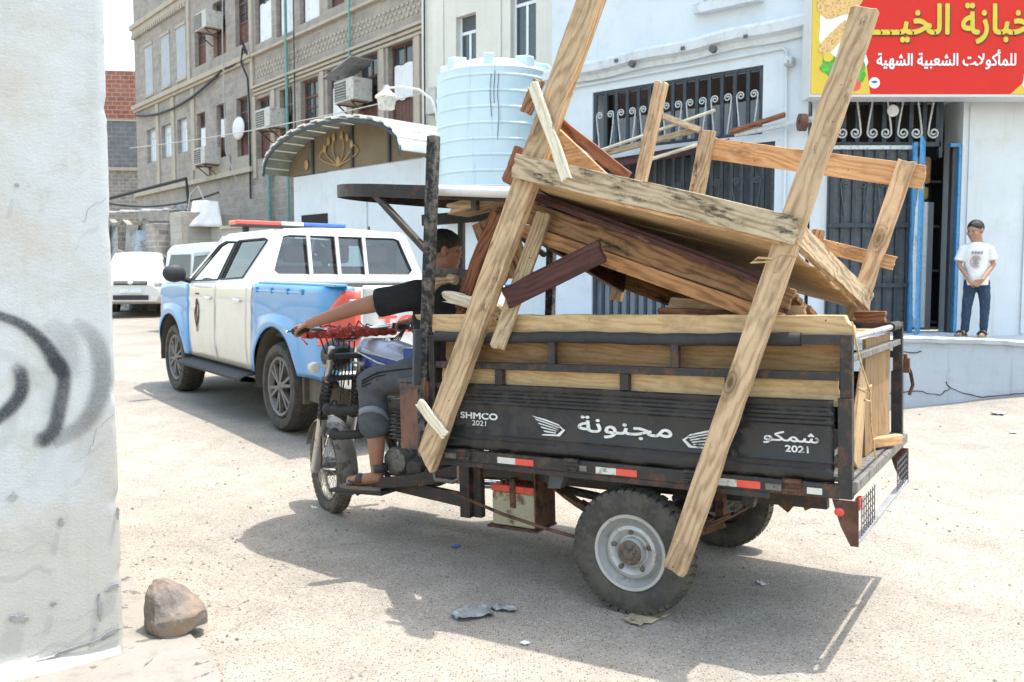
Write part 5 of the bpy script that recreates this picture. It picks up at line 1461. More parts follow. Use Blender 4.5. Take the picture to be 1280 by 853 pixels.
# front post, cross bars, canopy
m = MB(); m.beam((1.078, .60, .60), (1.065, .60, 1.0), .05, .05, (0, 1, 0)); m.beam((1.06, .60, 1.0), (.972, .60, 2.13), .048, .048, (0, 1, 0)); m.build('canopy_post', M['bark_paint'], TR, bevel=.004)
m = MB(); m.beam((1.075, .637, .95), (1.06, .637, 1.22), .012, .085, (0, 1, 0)); m.build('post_plate', M['grey_iron'], TR, bevel=.002)
m = MB(); m.beam((1.06, YF, .60), (1.0, YF, 1.93), .048, .048, (0, 1, 0)); m.build('canopy_post', M['bark_paint'], TR, bevel=.004)
m = MB(); m.tube([(1.03, .60, 1.49), (1.03, .2, 1.485), (1.0, -.6, 1.48)], .022, 10); m.build('back_bar', M['alu'], TR, smooth=True)
m = MB(); m.tube([(1.155, .45, 1.24), (1.15, .45, 1.34), (1.125, .45, 1.41), (1.075, .45, 1.45), (1.01, .45, 1.462), (.97, .45, 1.45)], .024, 10); m.build('bent_hoop', M['wood_grey'], TR, smooth=True)
m = MB(); m.span((1.04, -.5, 1.05), (1.09, .55, 1.25)); m.build('backrest', M['cloth_black'], TR, bevel=.02)
m = MB(); m.beam((1.90, -.5, 1.855), (1.35, -.5, 1.855), .03, .07); m.beam((1.60, -.5, 1.82), (1.62, -.5, 1.2), .035, .035, (0, 1, 0)); m.beam((1.85, -.5, 1.82), (1.9, -.5, 1.2), .035, .035, (0, 1, 0)); m.build('windscreen_frame', M['black_frame'], TR, bevel=.002)
# canopy: rounded front, hollow black rim, thin top sheet
yo, yi = .47, -.60; yc = (yo + yi) / 2; hw = (yo - yi) / 2
out = [(.58, yo)] + [(1.42 + .62 * math.sin(a), yc + hw * math.cos(a)) for a in lin(0, math.pi, 28)] + [(.58, yi)]
def zt(x): return 1.845 + .105 * (x - .66)
m = MB(); rows = []
for k, (x, y) in enumerate(out):
    rows.append([(x, y, zt(x) - .036), (x, y, zt(x) + .030), (x * .99 + .012, yc + (y - yc) * .955, zt(x) + .030), (x * .99 + .012, yc + (y - yc) * .955, zt(x) - .036), (x, y, zt(x) - .036)])
m.grid(rows); m.build('canopy_rim', M['black_frame'], TR, fix=True)
m = MB(); m.prism([(x * .995 + .006, yc + (y - yc) * .975, zt(x) + .018) for x, y in out], (0, 0, .006)); m.build('canopy_sheet', M['cable'], TR)
m = MB(); m.tube([(1.06, yo + .02, zt(1.06) + .005), (.60, yo + .02, zt(.60) + .005)], .026, 12); m.build('rolled_awning', M['cloth_white'], TR, smooth=True)
m = MB(); m.beam((1.50, .44, 1.925), (1.06, .57, 1.60), .028, .028); m.beam((1.50, -.55, 1.925), (1.03, YF + .05, 1.60), .028, .028); m.build('canopy_strut', M['black_frame'], TR)
m = MB(); m.beam((.84, .46, 1.83), (.84, .46, 1.78), .03, .03, (0, 1, 0)); m.build('canopy_lug', M['black_frame'], TR)

# motorcycle front end
m = MB(); m.tube([(1.75, 0, .36), (1.78, 0, .5), (1.95, 0, .9), (2.0, 0, 1.03)], .028, 10); m.tube([(2.0, 0, 1.0), (1.6, 0, .92), (1.25, 0, .80), (1.1, 0, .66)], .026, 10)
for y in (.11, -.11): m.tube([(1.98, y * .3, .9), (1.85, y, .5), (1.72, y, .33), (1.35, y, .36), (1.1, y, .5)], .018, 8)
m.build('main_tube', M['black_frame'], TR, smooth=True)
# engine: crankcase, finned cylinder, covers
m = MB(); m.ball((1.50, 0, .44), (.17, .14, .12), 18, 12); m.ball((1.40, .10, .42), (.12, .07, .10), 16, 10); m.build('crankcase', M['engine'], TR, smooth=True)
m = MB(); m.lathe([(.0, .215), (.05, .215), (.075, .205), (.08, .19), (.08, .12)], (1.60, 0, .46), 'y', 24); m.build('engine_cover', M['alu'], TR, smooth=True)
m = MB(); m.lathe([(.0, .24), (.05, .24), (.062, .225), (.065, .14)], (1.44, 0, .43), 'y', 20); m.build('engine_cover', M['engine'], TR, smooth=True)
m = MB()
for k in range(8): m.span((1.56 - .004 * k, -.085, .56 + k * .022), (1.74 - .004 * k, .085, .568 + k * .022))
m.span((1.59, -.06, .54), (1.70, .06, .75)); m.span((1.57, -.075, .74), (1.72, .075, .79)); m.build('cylinder', M['alu'], TR, bevel=.002)
m = MB(); m.tube([(1.72, -.05, .60), (1.80, -.09, .50), (1.75, -.14, .33), (1.3, -.2, .28), (.9, -.22, .30)], .024, 10); m.build('exhaust', M['chrome'], TR, smooth=True)
m = MB(); m.tube([(1.36, .2, .42), (1.2, .26, .42)], .035, 10); m.build('starter', M['engine'], TR, smooth=True)
m = MB()
for pts in ([(1.24, .32, .50), (1.20, .34, .60), (1.10, .34, .61), (1.06, .34, .56), (1.06, .34, .44), (1.10, .34, .42), (1.22, .33, .42), (1.24, .32, .50)],): m.tube(pts, .013, 8)
m.build('kick_guard', M['alu'], TR, smooth=True)
# tank and seat
m = MB(); rows = []
for i, x in enumerate(lin(1.52, 1.98, 14)):
    u = i / 14; w_ = .045 + .075 * math.sin(math.pi * (0.12 + .80 * u)) ; h = .065 + .055 * math.sin(math.pi * (.10 + .75 * u)); zc = .975 + .065 * u
    rows.append([(x, w_ * math.cos(a) * (1.12 if abs(math.sin(a)) < .7 else 1), zc + h * math.sin(a)) for a in lin(0, 2 * math.pi, 24)])
m.grid(rows)
for i in range(14):
    for j in range(24):
        a = 2 * math.pi * (j + .5) / 24
        if abs(math.cos(a)) > .45 and -.75 < math.sin(a) < .30 and 1 < i < 13: m.mi[i * 24 + j] = 1
m.ball((1.98, 0, 1.04), (.025, .06, .055), 12, 8); m.ball((1.52, 0, .975), (.025, .055, .065), 12, 8); m.build('fuel_tank', [M['tank_silver'], M['tank_blue']], TR, smooth=True)
m = MB(); m.tube([(1.58, .128, .965), (1.75, .150, 1.005), (1.93, .118, 1.06)], .005, 5); m.tube([(1.60, .122, 1.01), (1.75, .142, 1.045), (1.90, .112, 1.085)], .003, 5); m.build('tank_stripe', M['white_letter'], TR, smooth=True)
m = MB(); m.lathe([(0, .02), (.032, .018), (.038, .008), (.036, -.01)], (1.78, .0, 1.120), 'z', 20); m.lathe([(.055, .0), (.058, .006), (.05, .004)], (1.78, .0, 1.117), 'z', 24); m.build('fuel_cap', M['chrome'], TR, smooth=True)
m = MB(); m.ball((1.87, .10, .885), (.07, .045, .06), 14, 10); m.build('side_cowl', M['white_board'], TR, smooth=True)
m = MB(); rows = []
for i, x in enumerate(lin(1.02, 1.54, 12)):
    u = i / 12; w_ = .17 - .05 * u; z0 = .83 + .02 * u; z1 = .965 - .04 * math.sin(math.pi * u)
    rows.append([(x, -w_, z0), (x, -w_, z1 - .03), (x, -w_ + .04, z1), (x, w_ - .04, z1), (x, w_, z1 - .03), (x, w_, z0)])
m.grid(rows); m.build('seat', M['cloth_black'], TR, smooth=True, solid=.01)
# foot boards and side rails of the front frame
for s in (1, -1):
    m = MB(); m.beam((1.99, s * .25, .283), (1.60, s * .25, .298), .15, .018); m.build('footboard', M['black_rubber'], TR, bevel=.004)
    m = MB(); m.tube([(1.80, s * .1, .31), (1.80, s * .30, .275)], .012, 8); m.beam((1.58, s * .22, .335), (1.0, s * .34, .33), .03, .07); m.build('step_frame', M['black_frame'], TR, bevel=.002)
# crash guards: padded black tubes
for z, xa in ((.735, 2.03), (.595, 1.99)):
    m = MB(); m.tube([(1.80, .08, z + .02), (1.86, .20, z), (1.95, .26, z - .005), (xa + .01, .255, z)], .026, 12); m.ball((xa + .01, .255, z), (.036, .036, .036), 12, 8); m.build('crash_guard', M['black_rubber'], TR, smooth=True)
    m = MB(); m.tube([(1.80, -.08, z + .02), (1.86, -.20, z), (1.95, -.26, z - .005), (xa + .01, -.255, z)], .026, 12); m.build('crash_guard', M['black_rubber'], TR, smooth=True)

# steered front assembly: pivot under the head tube, wheel turned to the right
AX = Vector((2.30, -.02, .333))                                # front axle
FE = empty('fork'); FE.parent = TR
sa = R(-27)
rk_ax = (Vector((2.0, 0, 1.08)) - AX)                      # steering axis leans back
FM = Matrix.Translation(AX) @ Matrix.Rotation(sa, 4, 'Z'); FE.matrix_local = FM
# in the fork's frame: X wheel forward, Y left, Z up, origin at the axle
TOP = Vector((-.28, 0, .75))
def fk(p): return Vector(p)
for s in (1, -1):
    y = s * .095
    m = MB(); m.tube([(0.02, y, -.02), (-.055, y, .12), (-.155, y, .33)], .030, 12); m.build('fork_slider', M['steel'], FE, smooth=True)
    m = MB(); m.tube([(-.14, y, .30), (-.36, y, .76)], .019, 12); m.build('fork_tube', M['steel'], FE, smooth=True)
    m = MB()
    a, b = Vector((-.155, y, .33)), Vector((-.255, y, .54))
    for k in range(9): p = a.lerp(b, k / 8); q = a.lerp(b, (k + .5) / 8); m.tube([p, q], [.034, .030], 12)
    m.build('fork_boot', M['black_rubber'], FE)
m = MB(); m.span((-.40, -.13, .69), (-.29, .13, .72)); m.span((-.33, -.12, .56), (-.23, .12, .585)); m.build('fork_yoke', M['black_frame'], FE, bevel=.006)
WE = empty('front_wheel'); WE.parent = FE
fr = .285
frim = [(.205, -.035), (.218, -.028), (.222, -.022), (.214, -.018), (.208, 0), (.214, .018), (.222, .022), (.218, .028), (.205, .035)]
wheel(WE, (0, 0, 0), fr, .095, .212, M['tyre_dusty'], frim, M['guard_dull'], tread=50)
m = MB()
for i in range(36):
    a = 2 * math.pi * i / 36; b = a + (.35 if i % 2 else -.35); s = 1 if i % 4 < 2 else -1
    m.tube([(.045 * math.cos(b), s * .03, .045 * math.sin(b)), (.207 * math.cos(a), 0, .207 * math.sin(a))], .0022, 4)
m.build('spokes', M['steel'], WE)
m = MB(); m.lathe([(0, -.10), (.012, -.10), (.012, -.05), (.055, -.04), (.06, -.02), (.06, .02), (.055, .04), (.012, .05), (.012, .10), (0, .10)], (0, 0, 0), 'y', 20); m.build('hub', M['alu'], WE, smooth=True)
# mudguard hugging the wheel
m = MB(); rows = []
for a in lin(R(20), R(205), 24):
    rr_ = fr + .035
    rows.append([(rr_ * math.cos(a) - (.012 if abs(q) > .8 else 0) * math.cos(a), .062 * q, rr_ * math.sin(a) - (.03 * abs(q) ** 3) * math.sin(a)) for q in (-1, -.85, -.4, 0, .4, .85, 1)])
m.grid(rows); m.build('mudguard', M['guard_dull'], FE, smooth=True, solid=.003)
m = MB(); m.tube([(0, .075, .0), (-.18, .07, .22)], .006, 6); m.tube([(0, .075, 0), (-.28, .065, .03)], .006, 6); m.tube([(0, -.075, 0), (-.18, -.07, .22)], .006, 6); m.build('mudguard_stay', M['chrome'], FE)
FF = empty('steering_head'); FF.parent = FE; FF.location = (-.085, 0, .0)
# head lamp, horn and instruments
m = MB(); m.lathe([(0, -.10), (.05, -.09), (.085, -.04), (.095, .03), (.09, .045), (0, .06)], (-.10, 0, .70), 'x', 24); m.build('headlamp', M['cable'], FF, smooth=True)
m = MB(); m.lathe([(0, -.03), (.025, -.025), (.035, 0), (.03, .03), (0, .04)], (-.17, .17, .64), 'x', 16); m.tube([(-.2, .06, .66), (-.17, .14, .64)], .008, 6); m.build('indicator', M['tape_white'], FF, smooth=True)
m = MB(); m.lathe([(0, -.03), (.025, -.025), (.035, 0), (.03, .03), (0, .04)], (-.17, -.17, .64), 'x', 16); m.tube([(-.2, -.06, .66), (-.17, -.14, .64)], .008, 6); m.build('indicator', M['tape_white'], FF, smooth=True)
# handlebar
HB = [(-.38, .34, .865), (-.33, .24, .875), (-.29, .13, .86), (-.28, .06, .80), (-.28, -.06, .80), (-.29, -.13, .86), (-.33, -.24, .875), (-.38, -.34, .865)]
m = MB(); m.tube(HB, .012, 10); hb = m.build('handlebar', M['chrome'], FF, smooth=True)
for s in (1, -1):
    m = MB(); m.tube([(-.382, s * .350, .864), (-.345, s * .255, .873)], .018, 12); m.build('grip', M['black_rubber'], hb, smooth=True)
    m = MB(); m.tube([(-.315, s * .22, .875), (-.275, s * .28, .868), (-.295, s * .36, .86)], .006, 6); m.ball((-.295, s * .36, .86), (.009, .009, .009), 8, 6); m.build('lever', M['chrome'], hb, smooth=True)
# red cloth wrapped instruments and switch cluster
m = MB(); rows = []
for i, y in enumerate(lin(.24, -.30, 26)):
    r_ = .022 + .016 * math.sin(math.pi * i / 26) + .005 * math.sin(i * 2.3)
    rows.append([(-.285 + r_ * 1.2 * math.cos(a) + .004 * math.sin(i * 1.1 + a * 3), y, .835 + r_ * .85 * math.sin(a) + .01 * math.sin(math.pi * i / 26)) for a in lin(0, 2 * math.pi, 14)])
m.grid(rows); m.build('red_cloth_wrap', M['cloth_red'], hb, smooth=True)
m = MB()
for (a, b, c) in (((-.25, .20, .85), (-.27, .27, .82), (-.25, .23, .78)), ((-.26, .20, .86), (-.22, .1, .885), (-.24, -.05, .85))): m.tube([a, b, c], .006, 6)
m.ball((-.27, .25, .845), (.03, .02, .03), 10, 8); m.build('red_ribbon', M['red_plastic'], hb, smooth=True)
m = MB()
for k in range(7):
    y = .24 - k * .07
    m.tube([(-.29, y, .86), (-.22 + .02 * math.sin(k), y * .8, .885 + .01 * (k % 3)), (-.16, y * .5, .80), (-.20, y * .3, .62), (-.12 - .03 * (k % 2), y * .4, .42 + .05 * (k % 3))], .0045, 5)
for k in range(4): m.tube([(-.20, .10 - .02 * k, .66), (-.13, .13, .45 - .03 * k), (-.05, .10, .25), (-.01, .09, .03)], .005, 5)
m.build('cables', M['cable'], FF, smooth=True)
m = MB()
for k in range(5): m.ball((-.13 + .03 * math.sin(k * 2), .04 + .03 * (k % 2), .42 + .055 * k), (.028, .022, .025), 8, 6)
m.build('wiring_clump', M['engine'], FF, smooth=True)
# right-hand mirror stalk and cables arcing beside the tank
m = MB()
for k in range(4): m.tube([(1.80, -.1 + .03 * k, 1.10), (1.70 - .02 * k, -.05, 1.19 + .015 * k), (1.58, .02 * k, 1.19), (1.50, .05, 1.12)], .004, 5)
m.build('cables', M['cable'], TR, smooth=True)
m = MB(); m.span((1.46, -.10, .97), (1.58, .13, 1.09)); m.build('blue_box', M['tank_blue'], TR, bevel=.01)
bpy.context.view_layer.update()
for par_ in (FF, FE):
    for ch in kids(par_):
        if ch.type == 'EMPTY' and ch.name.startswith('steering_head'): continue
        if par_ is FE and ch.name.split('.')[0] in ('fork_slider', 'fork_tube', 'fork_boot', 'fork_yoke'): continue
        mw_ = ch.matrix_world.copy(); ch.parent = TR; ch.matrix_parent_inverse = Matrix(); ch.matrix_basis = TR.matrix_world.inverted() @ mw_
bpy.data.objects.remove(FF)
bpy.context.view_layer.update()
GRIPL = FM @ Vector((-.085 - .365, .305, .872)); GRIPR = FM @ Vector((-.085 - .365, -.305, .872))

# ================================================================ the load of wood (tricycle coordinates, lifted into the world)
def LP(name, p0, p1, wd, th, face, mt, label=None, parent=None, cat='plank', group='loose boards on the tricycle load', **kw):
    if parent is not None: label = label; cat = None; group = None
    return plank(name, p0, p1, wd, th, face, M[mt], parent, label, cat, group, M4=TM, **kw)

# upturned table: apron, end board, bottom and legs
A0, A1 = Vector((.436, .745, 1.924)), Vector((-.742, .745, 1.582)); ed = (A1 - A0).normalized(); sd = Vector((-.014, -1.34, -.283)).normalized()
nv_ = ed.cross(sd).normalized()
TT = empty('upturned_table', label='large upside-down wooden table tilted across the top of the load, legs in the air', cat='table', mat=TM @ Matrix.Translation(A0 - Vector((0, 0, .1))))
LP('apron', A0, A1, .102, .028, (0, 1, 0), 'wood_mould', parent=TT, segs=14)
C_ = A1 + ed * -.016 + sd * .016
LP('end_board', C_, C_ + sd * 1.34, .096, .030, (-1, 0, 0), 'wood_grey', parent=TT, segs=12)
D_ = A0 + ed * .03 + sd * .016
LP('end_board', D_, D_ + sd * 1.34, .096, .028, (1, 0, 0), 'wood_redbrown', parent=TT, segs=12)
LP('apron', A0 + sd * 1.37, A1 + sd * 1.37, .100, .028, (0, -1, 0), 'wood_tan', parent=TT, segs=12)
dn = -nv_ if nv_.z > 0 else nv_
for k in range(3):                                              # bottom sheets, seen from underneath
    q = .018 + k * .445
    a = A0 + ed * .05 + sd * (q + .22) + dn * .042; b = A1 - ed * .045 + sd * (q + .22) + dn * .042
    LP('bottom_board', a, b, .441, .010, dn, 'ply_pale', parent=TT, segs=10)
LP('edge_strip', A0 + ed * .40 + sd * .010 + dn * .053, A1 - ed * .05 + sd * .010 + dn * .053, .014, .010, (0, 1, 0), 'wood_orange', parent=TT)
LP('leg', (.992, .69, .600), (.055, .69, 2.64), .108, .055, (0, 1, 0), 'wood_tan', parent=TT, skew=(.03, 0), segs=12)
LP('leg', (-.252, .712, .268), (-.965, .70, 2.33), .090, .048, (0, 1, 0), 'wood_tan', parent=TT, segs=12)
# orange edged strip along plank A's rear face
LP('leg', (.59, -.56, 1.33), (.30, -.56, 2.50), .068, .045, (0, 1, 0), 'wood_tan', parent=TT)
# red-brown blocks poking out behind the left leg
LP('cleat', (.43, .70, 2.0), (.50, .70, 1.86), .03, .06, (1, 0, .2), 'wood_redbrown', parent=TT)
LP('cleat', (.43, .655, 2.16), (.36, .655, 2.29), .05, .03, (0, 1, 0), 'wood_aged', parent=TT)
# orange brace boards between the left leg and the far side
m = MB(); m.prism([(.345, .62, 2.14), (.30, .62, 2.09), (.07, .62, 1.872), (.47, .62, 1.96)], (0, -.022, 0)); gp = m.build('brace', M['wood_orange'], origin=(.25, .61, 1.95)); gp.parent = TT; gp.matrix_world = TM @ Matrix.Translation((.25, .61, 1.95))
LP('brace', (.32, .56, 2.12), (.02, .50, 1.86), .05, .03, (.1, .95, .2), 'wood_redbrown', parent=TT)

# far frame with two legs and two rails
FR = empty('wooden_frame', label='orange and grey wooden frame standing up at the far rear of the load', cat='wooden frame', mat=TM @ Matrix.Translation((-.4, -.62, 1.3)))
LP('rail', (.06, -.62, 2.130), (-.99, -.62, 1.885), .112, .024, (0, 1, 0), 'wood_orange', parent=FR)
LP('leg', (.052, -.585, 2.215), (.258, -.585, 1.195), .078, .045, (0, 1, 0), 'wood_grey', parent=FR)
LP('leg', (-.92, -.585, 1.965), (-.672, -.585, 1.195), .080, .045, (0, 1, 0), 'wood_tan', parent=FR)
LP('rail', (-.10, -.62, 1.715), (-.86, -.62, 1.485), .068, .024, (0, 1, 0), 'wood_orange', parent=FR)
LP('cleat', (-.52, -.55, 1.66), (-.50, -.55, 1.58), .06, .035, (0, 1, 0), 'wood_aged', parent=FR)

# second box-like table underneath
LT = empty('old_table', label='stained old plank table lying under the upturned one', cat='table', mat=TM @ Matrix.Translation((0, .2, 1.25)))
d0, d1 = Vector((.51, .5, 1.742)), Vector((-.66, .5, 1.325)); de = (d1 - d0).normalized(); dd = Vector((0, -1, -.27)).normalized(); dnn = de.cross(dd).normalized(); dnn = dnn if dnn.z < 0 else -dnn
LP('apron_board', d0, d1, .098, .026, (0, 1, 0), 'wood_aged', parent=LT, segs=12)
LP('apron_board', d0 + dnn * .084 + Vector((0, .004, 0)), d1 + dnn * .084 + Vector((0, .004, 0)), .062, .024, (0, 1, 0), 'wood_aged2', parent=LT, segs=12)
for k in range(5):
    a = d0 + dd * (.12 + .2 * k) + dnn * -.03; b = d1 + dd * (.12 + .2 * k) + dnn * -.03
    LP('top_board', a, b, .194, .02, dnn, 'wood_aged', parent=LT)
LP('apron_board', d0 + dd * 1.05, d1 + dd * 1.05, .15, .026, (0, 1, 0), 'wood_aged', parent=LT)
LP('end_board', d0 + dd * .02 + de * .012 + dnn * .03, d0 + dd * 1.03 + de * .012 + dnn * .03, .15, .026, (1, 0, 0), 'wood_mahogany', parent=LT)
# dark red door leaf sandwiched between
DL = empty('door_leaf', label='dark red-brown door leaf sandwiched between the two tables', cat='door leaf', mat=TM @ Matrix.Translation((0, .2, 1.5)))
m0, m1 = Vector((.49, .55, 1.832)), Vector((-.62, .55, 1.392)); me_ = (m1 - m0).normalized()
for k in range(4):
    a = m0 + dd * (.10 + .22 * k); b = m1 + dd * (.10 + .22 * k)
    LP('door_board', a, b, .212, .03, me_.cross(dd), 'wood_mahogany', parent=DL)
LP('edge_rail', m0 + Vector((0, .01, -.012)), m1 + Vector((0, .01, -.012)), .026, .03, (0, 1, 0), 'wood_mahogany', parent=DL)

# individual boards
LP('plank', (.545, .665, 1.36), (.070, .665, 1.55), .098, .024, (0, 1, 0), 'wood_mahogany', 'short dark red-brown painted board lying aslant below the tables')
LP('plank', (.395, .575, 1.73), (.605, .655, 1.135), .076, .020, (0, 1, 0), 'wood_grey', 'short grey upright board between the left leg and the dark red board', segs=6)
LP('plank', (.345, .735, 2.255), (.175, .765, 1.84), .048, .018, (0, 1, 0), 'wood_white', 'thin whitish stick with nail holes hanging over the table apron at its left end', rough_end=.006)
LP('plank', (.995, .735, .885), (.85, .735, .735), .050, .016, (0, 1, 0), 'wood_white', 'short white painted stick nailed on the lower end of the left leg')
LP('plank', (.738, .42, 1.765), (.965, .42, 1.30), .070, .03, (.15, 1, 0), 'wood_redbrown', 'curved reddish-brown board leaning up beside the rider', warp=.02)
LP('plank', (.90, .36, 1.54), (1.02, .36, 1.24), .085, .03, (.3, 1, 0), 'wood_redbrown', 'second reddish-brown board low behind the rider back bar', warp=.01)
LP('plank', (1.03, .32, 1.805), (.60, .30, 1.872), .052, .20, (0, 1, 0), 'wood_tan', 'thick pale board end resting over the stack beside the rider', rough_end=.014)
LP('plank', (.90, .24, 1.77), (.78, .24, 1.46), .22, .04, (0, 1, 0), 'wood_aged', 'wide weathered board standing below the pale board end', rough_end=.015)
LP('plank', (1.00, .50, 1.375), (.72, .50, 1.29), .055, .05, (0, 1, 0), 'wood_white', 'broken white painted timber crossing behind the left leg', rough_end=.02, warp=.02)
LP('plank', (.74, .56, 1.32), (.60, .60, 1.28), .07, .05, (0, 1, 0), 'wood_grey', 'knotted splintered stub beside the broken white timber', rough_end=.02)
# plywood sheets standing inside the near rails and lying on top
PS = 'plywood sheets in the tricycle bed'
LP('plywood_sheet', (1.05, .565, 1.235), (-.885, .565, 1.222), .105, .05, (0, 1, 0), 'ply_pale', 'thick pale sheet laid along the top of the near rail, splintered at its front end', cat='plywood sheet', group=PS, rough_end=.02, segs=16, skew=(-.06, 0))
LP('plywood_sheet', (.97, .545, 1.12), (-.85, .545, 1.12), .12, .02, (0, 1, 0), 'ply_dark', 'brown sheet showing in the upper gap of the side rails', cat='plywood sheet', group=PS, segs=14)
LP('plywood_sheet', (.97, .572, .992), (-.85, .572, .992), .12, .02, (0, 1, 0), 'ply_pale', 'pale sheet showing in the lower gap of the side rails', cat='plywood sheet', group=PS, segs=14)
LP('plywood_sheet', (.9, 0, 1.18), (-.82, 0, 1.17), .95, .02, (0, 0, 1), 'plywood', 'sheet lying flat across the bed under the tables', cat='plywood sheet', group=PS)
LP('plywood_sheet', (-.86, -.14, .68), (-.86, -.14, 1.16), .60, .014, (1, 0, 0), 'ply_dark', 'stained sheet standing upright across the open rear of the bed', cat='plywood sheet', group=PS)
LP('plank', (-.13, .42, 1.315), (-.69, .42, 1.272), .07, .03, (0, 1, 0), 'wood_tan', 'short pale board lying on the near sheet below the table corner')
LP('plank', (-.10, .47, 1.292), (-.66, .47, 1.262), .032, .05, (0, 1, 0), 'wood_redbrown', 'brown strip under the short pale board')
LP('plank', (-.75, -.25, 1.24), (-.88, -.25, 1.24), .05, .05, (0, 1, 0), 'wood_redbrown', 'red-brown block end at the far rear corner under the table')
LP('plank', (-.80, .10, .705), (-.94, -.20, .705), .04, .04, (0, 0, 1), 'wood_orange', 'short block lying on the bed floor at the open rear')
LP('plank', (-.87, .42, .68), (-.87, .22, 1.02), .03, .16, (0, 1, 0), 'plywood', 'triangular offcut leaning at the rear corner of the bed', taper=.9)
# wires and rope
def wire(pts, label, r=.004, mt='scroll_white', cat='wire'):
    m = MB(); m.tube([TM @ Vector(p) for p in pts], r, 5); return tag(m.build('wire', M[mt], smooth=True), label, cat)
wire([(-.74, .77, 1.49), (-.70, .775, 1.50), (-.66, .775, 1.485), (-.61, .775, 1.49), (-.58, .77, 1.475), (-.66, .772, 1.475)], 'twisted pale wire around the right leg at the table corner', .005, 'plywood')
wire([(-.90, .60, 1.25), (-.92, .55, 1.1), (-.93, .42, .98), (-.93, .40, .85), (-.93, .30, .70)], 'thin rope running down the open rear of the bed', .004, 'plywood', 'rope')
wire([(-.90, .50, 1.0), (-.92, .46, .98), (-.93, .40, 1.0), (-.93, .42, .94), (-.92, .47, .95)], 'knotted rope loop at the rear of the bed', .005, 'plywood', 'rope')

# stack of boards leaning by the porch grille behind (on the far side of the load)
def far_board(p0, p1, wd, th, mt, label):
    return plank('plank', p0, p1, wd, th, (-.5, -.6, .6), M[mt], label=label, cat='plank', group='boards stacked against the porch grille')
def q_(s, z, o=.25):                                         # s metres from the shop corner, o metres out from the facade
    b = Vector((3.5, 10.55, 0)) + dB * s; n_ = Vector((-.635, -.773, 0)).normalized(); return Vector((b.x + n_.x * o, b.y + n_.y * o, z))
far_board(q_(3.1, 2.98), q_(.9, 3.10), .16, .03, 'wood_mahogany', 'long dark red board lying across the porch grille rail')
far_board(q_(3.05, 3.10), q_(1.35, 3.32), .10, .03, 'wood_grey', 'weathered splintered board on top of the red one')
far_board(q_(3.0, 3.14, .3), q_(1.05, 3.52, .3), .03, .03, 'wood_white', 'thin pale batten crossing the stacked boards')
far_board(q_(1.75, 3.52, .34), q_(1.25, 3.30, .3), .08, .04, 'wood_tan', 'short tan stick poking up from the stacked boards')
far_board(q_(1.9, 3.00, .35), q_(1.0, 3.16, .35), .04, .03, 'wood_white', 'narrow pale batten in front of the red board')
far_board(q_(.9, 3.25, .2), q_(.2, 3.38, .2), .06, .04, 'wood_redbrown', 'rusty red strip near the corner of the facade')
m = MB(); m.tube([q_(.85, 3.22, .15), q_(-.1, 3.30, .15)], .035, 8); tag(m.build('pipe', M['scroll_white'], smooth=True), 'white pipe lying near the facade corner above the gate', 'pipe')
m = MB(); m.lathe([(.03, -.04), (.10, -.04), (.10, .04), (.03, .04)], (3.35, 10.3, 3.25), 'x', 16, close=True); tag(m.build('rusty_ring', M['rust'], smooth=True), 'rusty round pipe end at the corner beside the sign', 'pipe')

# ================================================================ vehicles
from mathutils.geometry import tessellate_polygon
def car_paint(name, c, dust, low_tint=0.0, zlo=.45, zhi=1.1, rough=.28):
    t = NT(name); v = t.coord()
    n = t.noise(v, 2.2, 6, .65)
    col = t.ramp(n, [(.3, tuple(x * .96 for x in c)), (.7, c)])
    n2 = t.noise(v, 7, 8, .7)
    f = t.math('MULTIPLY', t.ramp(n2, [(.3, .25), (.75, 1.0)]), .30)
    if low_tint:
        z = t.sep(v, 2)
        g_ = t.n.new('ShaderNodeMapRange'); g_.inputs[1].default_value = zlo; g_.inputs[2].default_value = zhi; g_.inputs[3].default_value = low_tint; g_.inputs[4].default_value = 0.0
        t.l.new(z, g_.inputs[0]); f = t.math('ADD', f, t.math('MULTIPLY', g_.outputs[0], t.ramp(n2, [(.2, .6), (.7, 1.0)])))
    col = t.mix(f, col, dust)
    t.set('Base Color', col).set('Roughness', t.ramp(f, [(0, rough), (.8, .7)]))
    t.b.inputs['Coat Weight'].default_value = .8; t.b.inputs['Coat Roughness'].default_value = .04
    return t.m
M['car_white'] = car_paint('car_white', (.74, .745, .74), (.52, .46, .36), .15)
M['door_white'] = car_paint('door_white', (.70, .68, .61), (.52, .45, .34), .55)  # beige towards the sill paints in a reflection along with dust
M['car_blue'] = car_paint('car_blue', (.012, .26, .62), (.22, .34, .42), .05)
M['car_silver'] = car_paint('car_silver', (.52, .52, .50), (.5, .45, .38), .2)
M['seat_brown'] = mat_plain('seat_brown', (.22, .10, .08), .7, 0, .2)
M['interior'] = mat_plain('interior', (.075, .075, .078), .8)
M['alloy_dark'] = mat_plain('alloy_dark', (.16, .155, .15), .5, .4, .2, 12, .1, (.26, .22, .17), .5)
M['lamp_clear'] = mat_plain('lamp_clear', (.62, .64, .65), .15, .1, .1, coat=.8)
M['arch_liner'] = mat_plain('arch_liner', (.10, .085, .065), .9, 0, .4, 5, .4)
M['blue_lens'] = mat_plain('blue_lens', (.06, .16, .62), .25, coat=.5)
M['red_lens'] = mat_plain('red_lens', (.72, .10, .07), .25, coat=.5)
M['windscreen_reflection'] = mat_plain('windscreen_reflection', (.50, .53, .54), .2, 0, .15, coat=.6)  # bright reflection painted in as the windscreen's own pale colour

